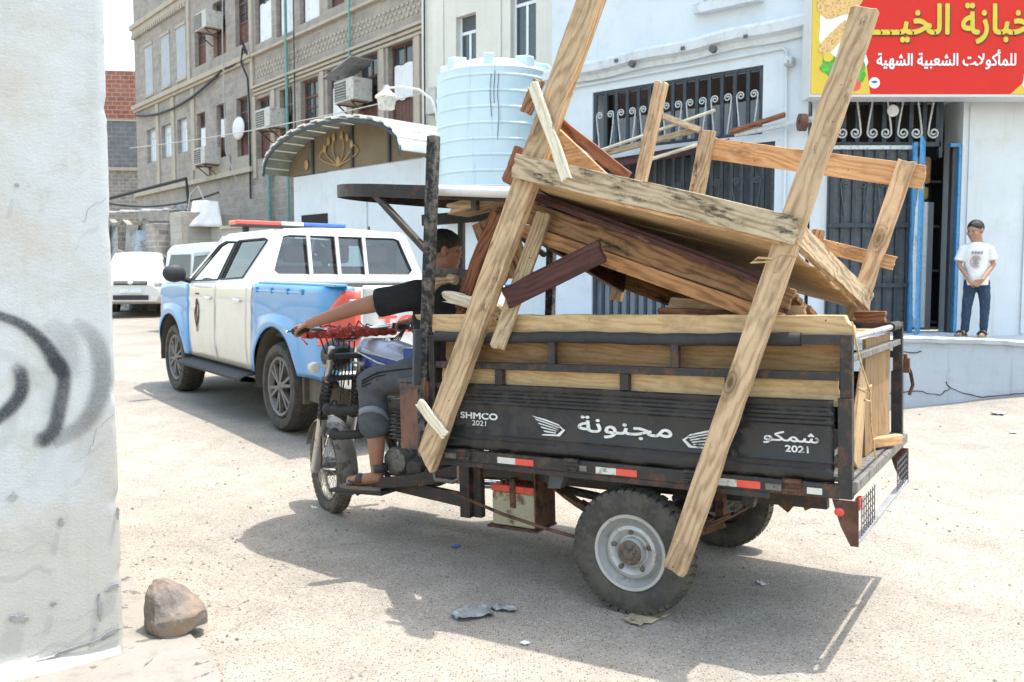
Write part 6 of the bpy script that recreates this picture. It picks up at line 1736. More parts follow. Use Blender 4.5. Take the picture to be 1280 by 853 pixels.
def poly_holes(mb, outer, holes, fn, thick=None):
    """flat outline with holes -> triangles; fn maps (a, b) to a 3-D point"""
    rings = [[Vector((a, b, 0)) for a, b in r] for r in [outer] + holes]
    flat = [p for r in rings for p in r]
    mb.add([fn(p.x, p.y) for p in flat], [tuple(t) for t in tessellate_polygon(rings)])
    return mb
def column_panel(name, xs_, zlo, zhi, yf, mat, par, nz=14, side=1, solid=.003):
    m = MB(); m.grid([[(x, side * yf(x, zlo(x) + (zhi(x) - zlo(x)) * j / nz), zlo(x) + (zhi(x) - zlo(x)) * j / nz) for j in range(nz + 1)] for x in xs_])
    o = m.build(name, mat, par, smooth=True); 
    if solid: md = o.modifiers.new('solid', 'SOLIDIFY'); md.thickness = solid; md.offset = 0
    return o

a_, pit, s_ = .639, .014, 1.043
Fp = Vector((-math.sin(a_) * math.cos(pit), math.cos(a_) * math.cos(pit), math.sin(pit))); Lp = Vector((-math.cos(a_), -math.sin(a_), 0)); Up = Fp.cross(Lp)
PM = Matrix((Fp, Lp, Up)).transposed().to_4x4() @ Matrix.Scale(s_, 4); PM.translation = (-1.357, 8.414, .075)
PK = empty('police_pickup', label='white and light blue double cab police pickup with a red and blue light bar', cat='pickup truck', mat=PM)
AR_, ARF = .50, .485                                         # wheel arch radii
def arch_z(x, base):
    z = base(x)
    for xc, r in ((0, AR_), (3.085, ARF)):
        if abs(x - xc) < r: z = max(z, .40 + math.sqrt(max(0, r * r - (x - xc) ** 2)) * 1.0)
    return z
sill = lambda x: .47 if -.2 < x < 2.9 else (.53 if x < 0 else .45)
zlo_ = lambda x: arch_z(x, sill)
def zhi_(x):
    if x < .5: return 1.265
    if x < 2.45: return 1.262 - .03 * max(0, (x - .5) / 2)
    return 1.232 - .03 * (x - 2.45) - .10 * max(0, (x - 3.2) / .85) ** 2
def yside(x, z):
    y = .912 - .16 * max(0, z - 1.02) ** 1.6 * 1.1 - .045 * max(0, .66 - z) / .2 * .6
    y -= .010 * math.exp(-((z - 1.0) / .03) ** 2)
    for xc, r in ((0, AR_), (3.085, ARF)):
        d = math.hypot(x - xc, z - .40)
        if z > .35: y += .030 * math.exp(-((d - r - .03) / .085) ** 2)
    if x > 3.45: y -= .34 * ((x - 3.45) / .6) ** 2
    if x < -.86: y -= .15 * min(1, (-.86 - x) / .29) ** 2
    return y
def cols(a, b):
    X = set(lin(a, b, 16))
    for xc, r in ((0, AR_), (3.085, ARF)):
        for i in range(33):
            x = xc + r * math.cos(math.pi * i / 32)
            if a < x < b: X.add(x)
        for e in (-.0005, .0005):
            for s in (-1, 1):
                x = xc + s * r + e
                if a < x < b: X.add(x)
    return sorted(X)
for side in (1, -1):
    column_panel('bed_side', cols(-1.15, .575), zlo_, zhi_, yside, M['car_blue'], PK, side=side)
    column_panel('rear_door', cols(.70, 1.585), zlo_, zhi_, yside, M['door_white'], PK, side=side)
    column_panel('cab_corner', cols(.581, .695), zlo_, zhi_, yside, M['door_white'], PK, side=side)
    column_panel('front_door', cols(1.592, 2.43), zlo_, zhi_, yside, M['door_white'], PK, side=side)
    column_panel('front_wing', cols(2.437, 4.02), zlo_, zhi_, yside, M['car_blue'], PK, side=side)
    # greenhouse side with two window openings
    gy = lambda z: .862 - (z - 1.24) * .40
    outer = [(2.72, 1.225), (.44, 1.262), (.56, 1.735), (.68, 1.765), (1.85, 1.755), (2.0, 1.725)]
    h1 = [(2.56, 1.262), (1.67, 1.285), (1.55, 1.665), (1.86, 1.672), (2.02, 1.635)]
    h2 = [(1.58, 1.288), (.98, 1.312), (.70, 1.665), (.80, 1.68), (1.47, 1.672)]
    m = MB(); poly_holes(m, outer, [h1, h2], lambda x, z: Vector((x, side * gy(z), z))); m.build('cab_side', M['car_white'], PK, solid=.0).modifiers.new('s', 'SOLIDIFY').thickness = .03
    for h in (h1, h2):
        m = MB(); m.add([(x, side * (gy(z) - .012), z) for x, z in h], [tuple(range(len(h)))]); wn2 = m.build('side_window', M['glass_clear'], PK)
        m = MB(); m.tube([(x, side * (gy(z) + .001), z) for x, z in h], .011, 4, closed=True); m.build('window_seal', M['cable'], wn2)
    m = MB(); m.add([(1.665, side * (gy(1.285) + .003), 1.285), (1.585, side * (gy(1.285) + .003), 1.288), (1.47, side * (gy(1.672) + .003), 1.672), (1.55, side * (gy(1.672) + .003), 1.668)], [(0, 1, 2, 3)]); m.build('door_pillar', M['cable'], PK)
    # door handles, mirror, step, arch liner
    for x in (1.75, .90):
        m = MB(); yh = side * (yside(x, 1.10) + .02); m.beam((x - .09, yh, 1.098), (x + .09, yh, 1.102), .022, .026); m.build('door_handle', M['lamp_clear'], PK, bevel=.006)
    m = MB(); m.ball((2.52, side * 1.03, 1.34), (.055, .125, .095), 16, 12); mi = m.build('wing_mirror', M['cable'], PK, smooth=True)
    m = MB(); m.tube([(2.55, side * .86, 1.26), (2.53, side * .95, 1.29)], .03, 8); m.build('mirror_arm', M['cable'], mi)
    m = MB(); m.grid([[(x, side * y, z) for y, z in ((.80, .40), (.80, .44), (.99, .425), (1.03, .40), (1.02, .375), (.88, .355), (.80, .365))] for x in lin(.55, 2.50, 12)]); m.build('side_step', M['black_rubber'], PK, smooth=True, solid=.004)
    for xc, r in ((0, AR_), (3.085, ARF)):
        m = MB(); m.grid([[(xc + (r - .004) * math.cos(a), side * y, .40 + (r - .004) * math.sin(a)) for y in (.91, .55)] for a in lin(-.15, math.pi + .15, 24)]); m.add([(xc + (r - .004) * math.cos(a), side * .55, .40 + (r - .004) * math.sin(a)) for a in lin(-.15, math.pi + .15, 24)], [tuple(range(25))]); m.build('arch_liner', M['arch_liner'], PK)
    m = MB(); m.span((-.56, side * .62, .30), (-.53, side * .90, .58)); m.span((-.88, side * .60, .33), (-.57, side * .86, .56)); m.build('mudflap', M['arch_liner'], PK, bevel=.01)
    # tail lamp wrapping the corner
    rows = []
    for i in range(13):
        u = i / 12
        if u < .6: x = -.86 - .29 * (u / .6); y = yside(x, 1.0) + .012
        else: x = -1.168; y = yside(-1.15, 1.0) - .060 * ((u - .6) / .4)
        zt_ = 1.235 - .0 * u; zb_ = .80
        if u < .6: zt_ = .84 + .40 * min(1, (u / .6) * 1.15) ** .8
        rows.append([(x, side * y, zb_ + (zt_ - zb_) * j / 8) for j in range(9)])
    m = MB(); m.grid(rows); tl = m.build('tail_lamp', M['red_lens'], PK, smooth=True, solid=.01)
    m = MB(); m.span((-1.192, min(side * .722, side * .79), 1.07), (-1.165, max(side * .722, side * .79), 1.17)); m.build('reversing_lens', M['lamp_clear'], tl, bevel=.006)
    m = MB(); m.span((-1.166, min(side * .672, side * .745), .66), (-1.12, max(side * .672, side * .745), 1.262)); m.build('rear_corner', M['car_white'], PK, bevel=.006)
    # tie-down hooks under the bed rail
    m = MB()
    m.tube([(.50, side * .905, 1.205), (-.55, side * .905, 1.205)], .008, 6)
    for x in (.45, .10, -.25, -.55): m.span((x - .02, side * .87, 1.19), (x + .02, side * .915, 1.235))
    m.build('tie_rail', M['car_blue'], PK)
# wheels
for x in (0, 3.085):
    for side in (1, -1):
        e = empty('wheel'); e.parent = PK; e.location = (x, side * .77, .385); e.rotation_euler = (0, .3, side * 0 if x == 0 else 0)
        ob = MB(); 
        h = .13; pr = [(.262, -h * .6), (.30, -h), (.355, -h * .96), (.378, -h * .75), (.385, -h * .3)]; pr = pr + [(a, -b) for a, b in reversed(pr)]
        ob.lathe(pr, (0, 0, 0), 'y', 64); ty = ob.build('tyre', M['tyre_dusty'] if x > 9 else M['tyre'], e, smooth=True)
        tm = MB()
        for i in range(60):
            a = 2 * math.pi * i / 60
            for y0, y1, of in ((.07, .118, 0), (.01, .06, .5), (-.06, -.01, 0), (-.118, -.07, .5)):
                aa = a + of * 2 * math.pi / 60; da = .036; vs = []
                for y in (y0, y1):
                    for q in (-1, 1):
                        for rad in (.37, .390 - .02 * (abs(y) / .118) ** 4): vs.append((rad * math.cos(aa + q * da), y, rad * math.sin(aa + q * da)))
                tm.add(vs, [(0, 1, 3, 2), (4, 6, 7, 5), (0, 4, 5, 1), (2, 3, 7, 6), (1, 5, 7, 3)])
        tag(tm.build('tread', M['tyre'], e), kind='stuff')
        c_ = MB(); c_.lathe([(.0, -.02), (.25, -.02), (.26, .03)], (0, 0, 0), 'y', 32); c_.v = [Vector((q.x, (q.y + .05) * side, q.z)) for q in c_.v]
        rim_e = c_.build('rim_barrel', M['interior'], e, smooth=True)
        m = MB(); r = .245
        m.lathe([(r + .016, .02), (r + .016, .105), (r + .006, .115), (r - .012, .108), (r - .03, .07)], (0, 0, 0), 'y', 48)
        for i in range(6):
            for o_ in (-.17, .17):
                a = 2 * math.pi * i / 6 + o_; b = 2 * math.pi * i / 6 + o_ * .45
                m.beam((.05 * math.cos(b), .095, .05 * math.sin(b)), ((r - .005) * math.cos(a), .088, (r - .005) * math.sin(a)), .026, .030, (0, 1, 0))
        m.lathe([(0, .118), (.035, .115), (.055, .10), (.06, .05)], (0, 0, 0), 'y', 20)
        m.v = [Vector((q.x, q.y * side, q.z)) for q in m.v]
        m.build('alloy_rim', M['alloy_dark'], e, smooth=True)
# rear: tailgate, cab back, bed
m = MB(); rows = []
for z in lin(.64, 1.275, 16):
    x = -1.155 - .015 * math.sin((z - .64) / .635 * math.pi) - (.008 if z > 1.2 else 0) + (.012 if .80 < z < 1.1 else 0)
    rows.append([(x + .0 * y, y, z) for y in lin(-.665, .665, 10)])
m.grid(rows); tg = m.build('tailgate', M['car_white'], PK, smooth=True, solid=.02)
RB = Matrix(((0, 0, -1, 0), (-1, 0, 0, 0), (0, 1, 0, 0), (0, 0, 0, 1)))
RB = Matrix(((0, 0, -1, -1.168), (-1, 0, 0, 0.0), (0, 1, 0, .975), (0, 0, 0, 1)))
letters('lettering', 'TOYOTA', 1.08, .135, RB, M['red_lens'], tg, offset=.02)
m = MB(); m.span((-1.185, -.09, 1.10), (-1.175, .09, 1.17)); m.build('tailgate_handle', M['car_white'], tg, bevel=.008)
m = MB(); m.span((-1.27, -.86, .50), (-1.12, .86, .625)); m.span((-1.30, -.35, .47), (-1.15, .35, .56)); m.build('rear_bumper', M['chrome'] if False else M['car_white'], PK, bevel=.02)
m = MB(); m.span((-1.14, -.86, .625), (-1.10, .86, .66)); m.build('rear_valance', M['interior'], PK)
m = MB(); m.span((-1.10, -.80, .80), (.44, .80, .83)); m.span((.42, -.80, .83), (.44, .80, 1.24)); m.span((-1.10, .78, .831), (.419, .80, 1.24)); m.span((-1.10, -.80, .831), (.419, -.78, 1.24)); m.build('bed_liner', M['interior'], PK)
m = MB()
for s in (1, -1): m.span((-1.13, s * .78, 1.262), (.45, s * .885, 1.284))
m.span((.40, -.779, 1.262), (.45, .779, 1.284)); m.build('bed_rail', M['car_blue'], PK, bevel=.008)
cabx = lambda z: .44 + (z - 1.24) * .21
outer = [(-.84, 1.235), (.84, 1.235), (.80, 1.36), (.665, 1.735), (.60, 1.765), (-.60, 1.765), (-.665, 1.735), (-.80, 1.36)]
wh = [(-.655, 1.345), (.70, 1.345), (.735, 1.38), (.62, 1.69), (.56, 1.705), (-.53, 1.705), (-.585, 1.685), (-.70, 1.39)]
m = MB(); poly_holes(m, outer, [wh], lambda y, z: Vector((cabx(z), y, z))); m.build('cab_back', M['car_white'], PK).modifiers.new('s', 'SOLIDIFY').thickness = .02
m = MB(); m.add([(cabx(z) + .012, y, z) for y, z in wh], [tuple(range(len(wh)))]); rw = m.build('rear_window', M['glass_clear'], PK)
m = MB(); m.tube([(cabx(z) + .004, y, z) for y, z in wh], .013, 4, closed=True); m.build('window_seal', M['cable'], rw)
for y in (.385, .10, -.185):
    m = MB(); m.beam((cabx(1.34) - .03, y, 1.33), (cabx(1.71) - .03, y, 1.715), .036, .02, (1, 0, 0)); m.build('guard_bar', M['car_white'], PK, bevel=.004)
m = MB(); m.span((.36, -.84, 1.262), (.46, .84, 1.30)); m.build('cab_sill', M['car_white'], PK, bevel=.01)
# roof, windscreen, bonnet, nose
m = MB(); rows = []
for x in lin(.54, 2.0, 14):
    zc = 1.80 - .03 * ((x - 1.1) / .9) ** 2 - (.03 if x < .56 else 0)
    rows.append([(x, y, zc - .055 * (abs(y) / .66) ** 3) for y in lin(-.665, .665, 16)])
m.grid(rows); m.build('roof', M['car_white'], PK, smooth=True, solid=.02)
m = MB(); m.grid([[(2.0 + .74 * u, y * (1 + .22 * u), 1.735 - .50 * u - .02 * (abs(y) / .66) ** 2) for y in lin(-.62, .62, 8)] for u in lin(0, 1, 6)]); m.build('windscreen', M['glass_clear'], PK, smooth=True)
for s in (1, -1):
    m = MB(); m.beam((2.0, s * .655, 1.72), (2.74, s * .80, 1.225), .05, .04); m.build('windscreen_pillar', M['car_white'], PK, bevel=.01)
m = MB(); rows = []
for x in lin(2.68, 3.98, 12):
    u = (x - 2.68) / 1.3; zc = 1.235 - .06 * u - .10 * u ** 4
    rows.append([(x, y * (1 - .12 * u ** 3), zc - .04 * (abs(y) / .82) ** 3 + .012 * (1 if .2 < abs(y) < .5 else 0)) for y in lin(-.84, .84, 18)])
m.grid(rows); m.build('bonnet', M['car_white'], PK, smooth=True, solid=.015)
m = MB(); m.grid([[(4.02 + .06 * math.sin(math.pi * (z - .42) / .65) - .25 * abs(y / .85) ** 3, y, z) for y in lin(-.80, .80, 14)] for z in lin(.40, 1.10, 9)]); m.build('front_bumper', M['car_white'], PK, smooth=True, solid=.02)
m = MB(); m.span((4.06, -.45, .72), (4.10, .45, .98)); m.span((4.06, -.4, .45), (4.10, .4, .6)); m.build('radiator_grille', M['cable'], PK, bevel=.01)
for s in (1, -1):
    m = MB(); m.ball((3.93, s * .62, .93), (.10, .17, .08), 14, 10); m.build('headlamp', M['lamp_clear'], PK, smooth=True)
m = MB(); m.span((-1.1, -.50, .42), (3.9, .50, .55)); m.span((.6, -.82, .42), (2.6, .82, .50)); m.span((2.64, -.55, .551), (3.9, .55, 1.05)); m.tube([(0, -.7, .385), (0, .7, .385)], .05, 8); m.tube([(3.085, -.7, .385), (3.085, .7, .385)], .04, 8); m.build('underbody', M['interior'], PK)
m = MB(); m.tube([(-.2, .5, .42), (-1.05, .5, .40)], .10, 10); m.span((-.9, -.3, .32), (-.4, .3, .42)); m.build('exhaust', M['arch_liner'], PK)
# interior
m = MB(); m.span((.50, -.80, .70), (2.6, .80, .76)); m.beam((2.55, -.72, 1.18), (2.55, .72, 1.18), .25, .2); m.build('dashboard', M['interior'], PK)
for x, ys in ((1.75, (.38, -.38)), (.85, (.42, 0, -.42))):
    for y in ys:
        m = MB(); m.box((x + .2, y, .98), (.5, .44, .16)); m.beam((x, y, 1.0), (x - .12, y, 1.42), .44, .12, (0, 1, 0) if False else (1, 0, 0)); m.beam((x - .13, y, 1.46), (x - .15, y, 1.63), .25, .08, (1, 0, 0)); m.build('seat', M['seat_brown'], PK, bevel=.03)
m = MB(); m.tube([(2.28 + .06 * math.cos(a), .38 + .18 * math.sin(a), 1.24 + .17 * math.cos(a)) for a in lin(0, 2 * math.pi, 20)[:-1]], .014, 6, closed=True); m.build('steering_wheel', M['cable'], PK, smooth=True)
# roof light bar
LBR = empty('light_bar'); LBR.parent = PK; LBR.location = (1.88, 0, 1.80)
for y0, y1, mt, nm in ((.13, .62, 'red_lens', 'red_lens'), (-.13, .127, 'car_white', 'siren_box'), (-.62, -.133, 'blue_lens', 'blue_lens')):
    m = MB(); m.span((-.11, y0, .050), (.11, y1, .098)); m.build(nm, M[mt], LBR, bevel=.012)
m = MB(); m.span((-.12, -.60, .035), (.12, .60, .054)); m.span((-.03, .45, -.02), (.03, .5, .035)); m.span((-.03, -.5, -.02), (.03, -.45, .035)); m.build('bar_base', M['cable'], LBR)
m = MB(); m.tube([(.8, -.4, 1.77), (.8, -.4, 1.83)], .012, 6); m.build('aerial', M['cable'], PK)
# door emblem
m = MB(); yd = lambda z: yside(2.1, z) + .004
def dl(x, z): return Vector((x, yside(x, z) + .006, z))
for s in (1, -1): m.tube([dl(2.14 + s * .065 * math.sin(t * math.pi), 1.08 - .30 * t) for t in lin(0, 1, 12)], .007, 4)
m.tube([dl(2.14, 1.06), dl(2.16, .95), dl(2.12, .86), dl(2.14, .80)], .008, 4)
em = m.build('door_emblem', M['brown_frame'], PK)
m = MB(); m.prism([dl(2.14 + .032 * math.cos(a), .775 + .04 * math.sin(a)) for a in lin(0, 2 * math.pi, 14)[:-1]], (0, .003, 0)); m.build('gold_badge', M['gold'], em)
m = MB(); m.span((2.08, yd(1.13) - .002, 1.125), (2.20, yd(1.13) + .004, 1.14)); m.build('door_lettering', M['cable'], em)

# ---- far vehicles
def far_car(name, mw, st, mt, label, cat, wheels, wr, side_win, front_fn=None):
    """st: stations (x, half width, z bottom, z belt, z top, half width at top); lofted closed hull"""
    e = empty(name, label=label, cat=cat, mat=mw)
    rows = []
    for (x, hw_, zb, zm, zt_, ht) in st:
        ring = [(x, 0, zb), (x, hw_ * .9, zb), (x, hw_ * .99, zb + .08), (x, hw_, (zb + zm) * .5), (x, hw_ * .985, zm - .05), (x, hw_ * .95, zm), (x, ht * 1.02, zt_ - .10), (x, ht * .94, zt_ - .025), (x, ht * .6, zt_), (x, 0, zt_ + .012)]
        rows.append(ring + [(p[0], -p[1], p[2]) for p in reversed(ring[1:-1])] + [ring[0]])
    m = MB(); m.grid(rows); m.add(rows[0][:-1], [tuple(range(len(rows[0]) - 1))]); m.add(rows[-1][:-1], [tuple(range(len(rows[0]) - 1))])
    m.build('body', mt, e, smooth=True)
    for x in wheels:
        for s in (1, -1):
            hw_ = max(q[1] for q in st)
            w_ = MB(); w_.lathe([(.0, -.06), (wr * .62, -.06), (wr * .66, -.10), (wr * .93, -.10), (wr, -.05), (wr, .08), (wr * .9, .10)], (0, 0, 0), 'y', 28); w_.v = [Vector((q.x, -q.y * s, q.z)) + Vector((x, s * (hw_ - .10), wr)) for q in w_.v]; wo_ = w_.build('wheel', M['tyre'], e, smooth=True)
            w_ = MB(); w_.lathe([(0, .04), (.05, .035), (wr * .6, .012), (wr * .62, 0)], (0, 0, 0), 'y', 20); w_.v = [Vector((q.x, q.y * s, q.z)) + Vector((x, s * (hw_ - .045), wr)) for q in w_.v]; w_.build('rim', M['rim_silver'], wo_, smooth=True)
            w_ = MB(); w_.lathe([(wr + .06, -.02), (wr + .06, .012), (0, .012)], (x, s * (hw_ - .012), wr + .01), 'y', 28); w_.v = [q for q in w_.v]; w_.build('wheel_arch', M['interior'], e)
    for nm, poly, mtw in side_win:
        m = MB(); m.prism(poly, (.001, .001, .001)); m.build(nm, M[mtw] if isinstance(mtw, str) else mtw, e)
    return e
M['glass_far'] = mat_plain('glass_far', (.075, .082, .085), .12, 0, .3, 1.5, spec=.8)
# minivan: nose away from us to the left, we see its left flank
def hf(x, y, ang, z=None):
    F_ = Vector((-math.sin(ang), math.cos(ang), 0)); L_ = Vector((-math.cos(ang), -math.sin(ang), 0))
    m_ = Matrix((F_, L_, Vector((0, 0, 1)))).transposed().to_4x4(); m_.translation = (x, y, ground_z(x, y) if z is None else z); return m_
vst = [(-2.25, .72, .45, .95, 1.15, .60), (-2.22, .82, .32, 1.05, 1.80, .66), (-2.0, .85, .28, 1.06, 1.87, .70), (-1.0, .86, .26, 1.05, 1.90, .71), (0.3, .86, .26, 1.04, 1.89, .70), (.9, .86, .26, 1.03, 1.82, .68), (1.35, .85, .27, 1.02, 1.58, .68), (1.75, .83, .28, .98, 1.22, .72), (2.1, .76, .30, .85, 1.02, .66), (2.28, .60, .40, .68, .80, .5)]
g_y = lambda z, s=1: s * (.835 - (z - 1.05) * .17)
vw = []
for (a, b, c, d) in ((-2.05, -1.25, -1.98, -1.28), (-1.15, -.15, -1.15, -.18), (-.05, .62, -.08, .50)):
    vw.append(('side_window', [(a, g_y(1.10) + .012, 1.10), (b, g_y(1.10) + .012, 1.10), (d, g_y(1.62) + .012, 1.64), (c, g_y(1.62) + .012, 1.64)], 'glass_far'))
vw.append(('side_window', [(.70, g_y(1.10) + .012, 1.10), (1.20, g_y(1.10) + .012, 1.10), (.62, g_y(1.62) + .012, 1.60)], 'glass_far'))
vw.append(('windscreen', [(1.72, -.62, 1.24), (1.72, .62, 1.24), (1.02, .58, 1.80), (1.02, -.58, 1.80)], 'glass_far'))
vw.append(('door_trim', [(-2.2, .868, .62), (1.6, .868, .62), (1.6, .868, .66), (-2.2, .868, .66)], 'cable'))
vw += [(nm_, [(x_, -y_, z_) for x_, y_, z_ in pl_], mt_) for nm_, pl_, mt_ in vw if nm_ in ('side_window', 'door_trim')]
VN = far_car('minivan', hf(-5.15, 18.1, .95 + math.pi), vst, M['car_silver'], 'pale silver minivan partly hidden behind the police pickup bonnet', 'van', (-1.35, 1.35), .32, vw)
m = MB()
for sg_, a, b in ((1, -1.15, -.15), (1, -.05, .55), (-1, -1.15, -.15), (-1, -.05, .55)): m.grid([[(x, sg_ * (g_y(1.62) + .02 + .025 * q), 1.66 - .07 * q + .02 * math.sin((x - a) / (b - a) * math.pi)) for q in (0, 1)] for x in lin(a, b, 8)])
m.build('rain_visor', M['tin'], VN, solid=.004)
m = MB(); m.span((1.15, .88, 1.05), (1.3, 1.05, 1.22)); m.build('wing_mirror', M['cable'], VN, bevel=.02)
# SUV facing us
sst = [(-2.1, .70, .45, 1.0, 1.30, .58), (-2.05, .84, .35, 1.05, 1.58, .62), (-1.2, .88, .28, 1.04, 1.70, .64), (-.2, .88, .27, 1.02, 1.71, .63), (.35, .88, .27, 1.01, 1.62, .62), (.95, .87, .28, .99, 1.12, .74), (1.6, .85, .30, .95, 1.03, .76), (1.95, .80, .32, .88, .96, .70), (2.12, .66, .38, .70, .82, .55)]
sw = [('windscreen', [(1.0, -.70, 1.10), (1.0, .70, 1.10), (.42, .56, 1.60), (.42, -.56, 1.60)], 'windscreen_reflection')]
for s in (1, -1):
    for (a, b, c, d) in ((-1.0, -.15, -.85, -.15), (-.05, .80, -.05, .35)):
        gz = lambda z: s * (.855 - (z - 1.02) * .33)
        sw.append(('side_window', [(a, gz(1.08), 1.06), (b, gz(1.08), 1.06), (d, gz(1.58), 1.56), (c, gz(1.58), 1.56)], 'glass_far'))
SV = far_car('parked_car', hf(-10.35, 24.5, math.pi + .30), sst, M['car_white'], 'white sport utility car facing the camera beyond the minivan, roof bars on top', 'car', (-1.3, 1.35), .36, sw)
m = MB(); m.span((2.05, -.40, .80), (2.15, .40, .90)); m.build('radiator_grille', M['cable'], SV, bevel=.01)
m = MB(); m.span((2.06, -.38, .845), (2.17, .38, .862)); m.ball((2.16, 0, .855), (.02, .07, .045), 12, 8); m.build('badge', M['chrome'], SV)
m = MB(); m.span((2.06, -.42, .42), (2.15, .42, .54)); m.build('bumper_grille', M['cable'], SV, bevel=.01)
m = MB(); m.span((2.12, -.26, .60), (2.17, .26, .70)); m.build('number_plate', M['white_board'], SV)
for s in (1, -1):
    m = MB(); m.ball((1.98, s * .60, .84), (.13, .15, .08), 12, 8); m.build('headlamp', M['lamp_clear'], SV, smooth=True)
    m = MB(); m.box((.85, s * .95, 1.12), (.10, .18, .13)); m.build('wing_mirror', M['car_white'], SV, bevel=.03)
    m = MB(); m.tube([(-1.4, s * .55, 1.76), (-.1, s * .55, 1.76)], .02, 6); m.span((-1.35, s * .55 - .02, 1.68), (-1.3, s * .55 + .02, 1.76)); m.span((-.2, s * .55 - .02, 1.68), (-.15, s * .55 + .02, 1.76)); m.build('roof_bar', M['tin'], SV)
m = MB(); m.tube([(1.05, .3, 1.12), (.95, -.1, 1.20)], .008, 5); m.tube([(1.05, -.2, 1.12), (.95, -.5, 1.20)], .008, 5); m.build('wiper', M['cable'], SV)
bpy.context.view_layer.update()

# ================================================================ people
def skin_piece(pts, edges, sub=2):
    """tapered flesh along each bone, rounded at every joint; fuse() melts the pieces into one surface"""
    m = MB(); rad = lambda k: sum(pts[k][1]) / 2 if isinstance(pts[k][1], (tuple, list)) else pts[k][1]
    for k in pts: m.ball(pts[k][0], rad(k), 16, 12)
    for a, b in edges:
        p, q = Vector(pts[a][0]), Vector(pts[b][0]); ra, rb = rad(a), rad(b)
        bulge = 1.05 if (q - p).length > .18 else 1.0
        m.tube([p, p.lerp(q, .33), p.lerp(q, .66), q], [ra, (ra * .67 + rb * .33) * bulge, (ra * .34 + rb * .66) * bulge, rb], 16)
    return m
def fuse(pieces, name, mat, parent, voxel=.006, disp=0.0):
    m = MB()
    for p in pieces:
        if isinstance(p, MB): m.add(p.v, p.f)
        else: m.add(*p)
    me = bpy.data.meshes.new('tmp'); me.from_pydata(m.v, [], m.f)
    b = bmesh.new(); b.from_mesh(me); bmesh.ops.remove_doubles(b, verts=b.verts, dist=1e-5); bmesh.ops.recalc_face_normals(b, faces=b.faces); b.to_mesh(me); b.free()
    o = bpy.data.objects.new('tmp', me); COL.objects.link(o)
    md = o.modifiers.new('r', 'REMESH'); md.mode = 'VOXEL'; md.voxel_size = voxel; md.use_smooth_shade = True
    sm = o.modifiers.new('s', 'SMOOTH'); sm.factor = .5; sm.iterations = 2
    bpy.context.view_layer.update()
    ev = bpy.data.meshes.new_from_object(o.evaluated_get(bpy.context.evaluated_depsgraph_get()))
    bpy.data.objects.remove(o)
    if disp:
        for v in ev.vertices:
            n = noise.noise(v.co * 9) * disp + noise.noise(Vector((v.co.x * 6, v.co.y * 6, v.co.z * 22))) * disp * .7
            v.co += v.normal * n
    ev.polygons.foreach_set('use_smooth', [True] * len(ev.polygons))
    ev.materials.clear(); ev.materials.append(mat); ev.name = name
    r = bpy.data.objects.new(name, ev); COL.objects.link(r); r.parent = parent
    return r
def cloth(pts, edges, name, mat, parent, voxel=.010, disp=.004): return fuse([skin_piece(pts, edges)], name, mat, parent, voxel, disp)

def torso(rings, n=28):
    m = MB(); rows = []
    for c, rx, ry in rings: rows.append([(c[0] + rx * math.copysign(abs(math.cos(a)) ** .85, math.cos(a)), c[1] + ry * math.copysign(abs(math.sin(a)) ** .85, math.sin(a)), c[2]) for a in lin(0, 2 * math.pi, n)])
    m.grid(rows); m.add(rows[0][:-1], [tuple(range(n))]); m.add(rows[-1][:-1], [tuple(range(n))]); return m
def limb(pts, rs, n=16):
    m = MB(); m.tube(pts, rs, n); return m
def head_shape(c, fwd, up, s=1.0):
    """head parts around c; fwd is where the face looks"""
    fwd, up = Vector(fwd).normalized(), Vector(up).normalized(); sd_ = up.cross(fwd).normalized(); up = fwd.cross(sd_)
    Q = Matrix((fwd, sd_, up)).transposed(); P = lambda x, y, z: Vector(c) + Q @ Vector((x, y, z)) * s
    b = []
    def el(p, r, rot=None): m = MB(); m.ball(P(*p), [q * s for q in r], 20, 14, Q if rot is None else Q @ rot); b.append(m)
    el((-.012, 0, .03), (.098, .076, .088)); el((.022, 0, -.02), (.070, .062, .085)); el((.040, 0, -.082), (.040, .036, .030))
    el((.0, .0, -.06), (.062, .056, .045)); el((.078, 0, .035), (.018, .048, .012)); el((.092, 0, -.014), (.022, .014, .013)); el((.084, 0, .008), (.014, .009, .028))
    for y in (1, -1):
        el((.082, y * .012, -.018), (.012, .009, .008)); el((.062, y * .038, -.012), (.024, .022, .022)); el((-.008, y * .078, .002), (.018, .009, .030)); el((-.004, y * .077, -.022), (.009, .006, .012))
    el((.078, 0, -.046), (.014, .024, .006)); el((.075, 0, -.056), (.014, .020, .007)); 
    m = MB(); m.tube([P(-.02, 0, -.04), P(-.03, 0, -.16)], .050 * s, 16); b.append(m)
    return b, P, Q
M['eye_white'] = mat_plain('eye_white', (.30, .27, .25), .4)
def face_bits(P, Q, s, parent, hairmat):
    for y in (1, -1):
        m = MB(); m.ball(P(.0725, y * .031, .012), (.010 * s, .012 * s, .0055 * s), 10, 8, Q); e = m.build('eye', M['eye_white'], parent, smooth=True)
        m = MB(); m.ball(P(.0815, y * .031, .012), (.004 * s, .0075 * s, .0060 * s), 8, 6, Q); m.build('pupil', M['cable'], e, smooth=True)
        m = MB(); m.tube([P(.084, y * .014, .033), P(.088, y * .03, .040), P(.076, y * .050, .034)], [.003 * s, .0035 * s, .002 * s], 6); m.build('eyebrow', hairmat, parent, smooth=True)
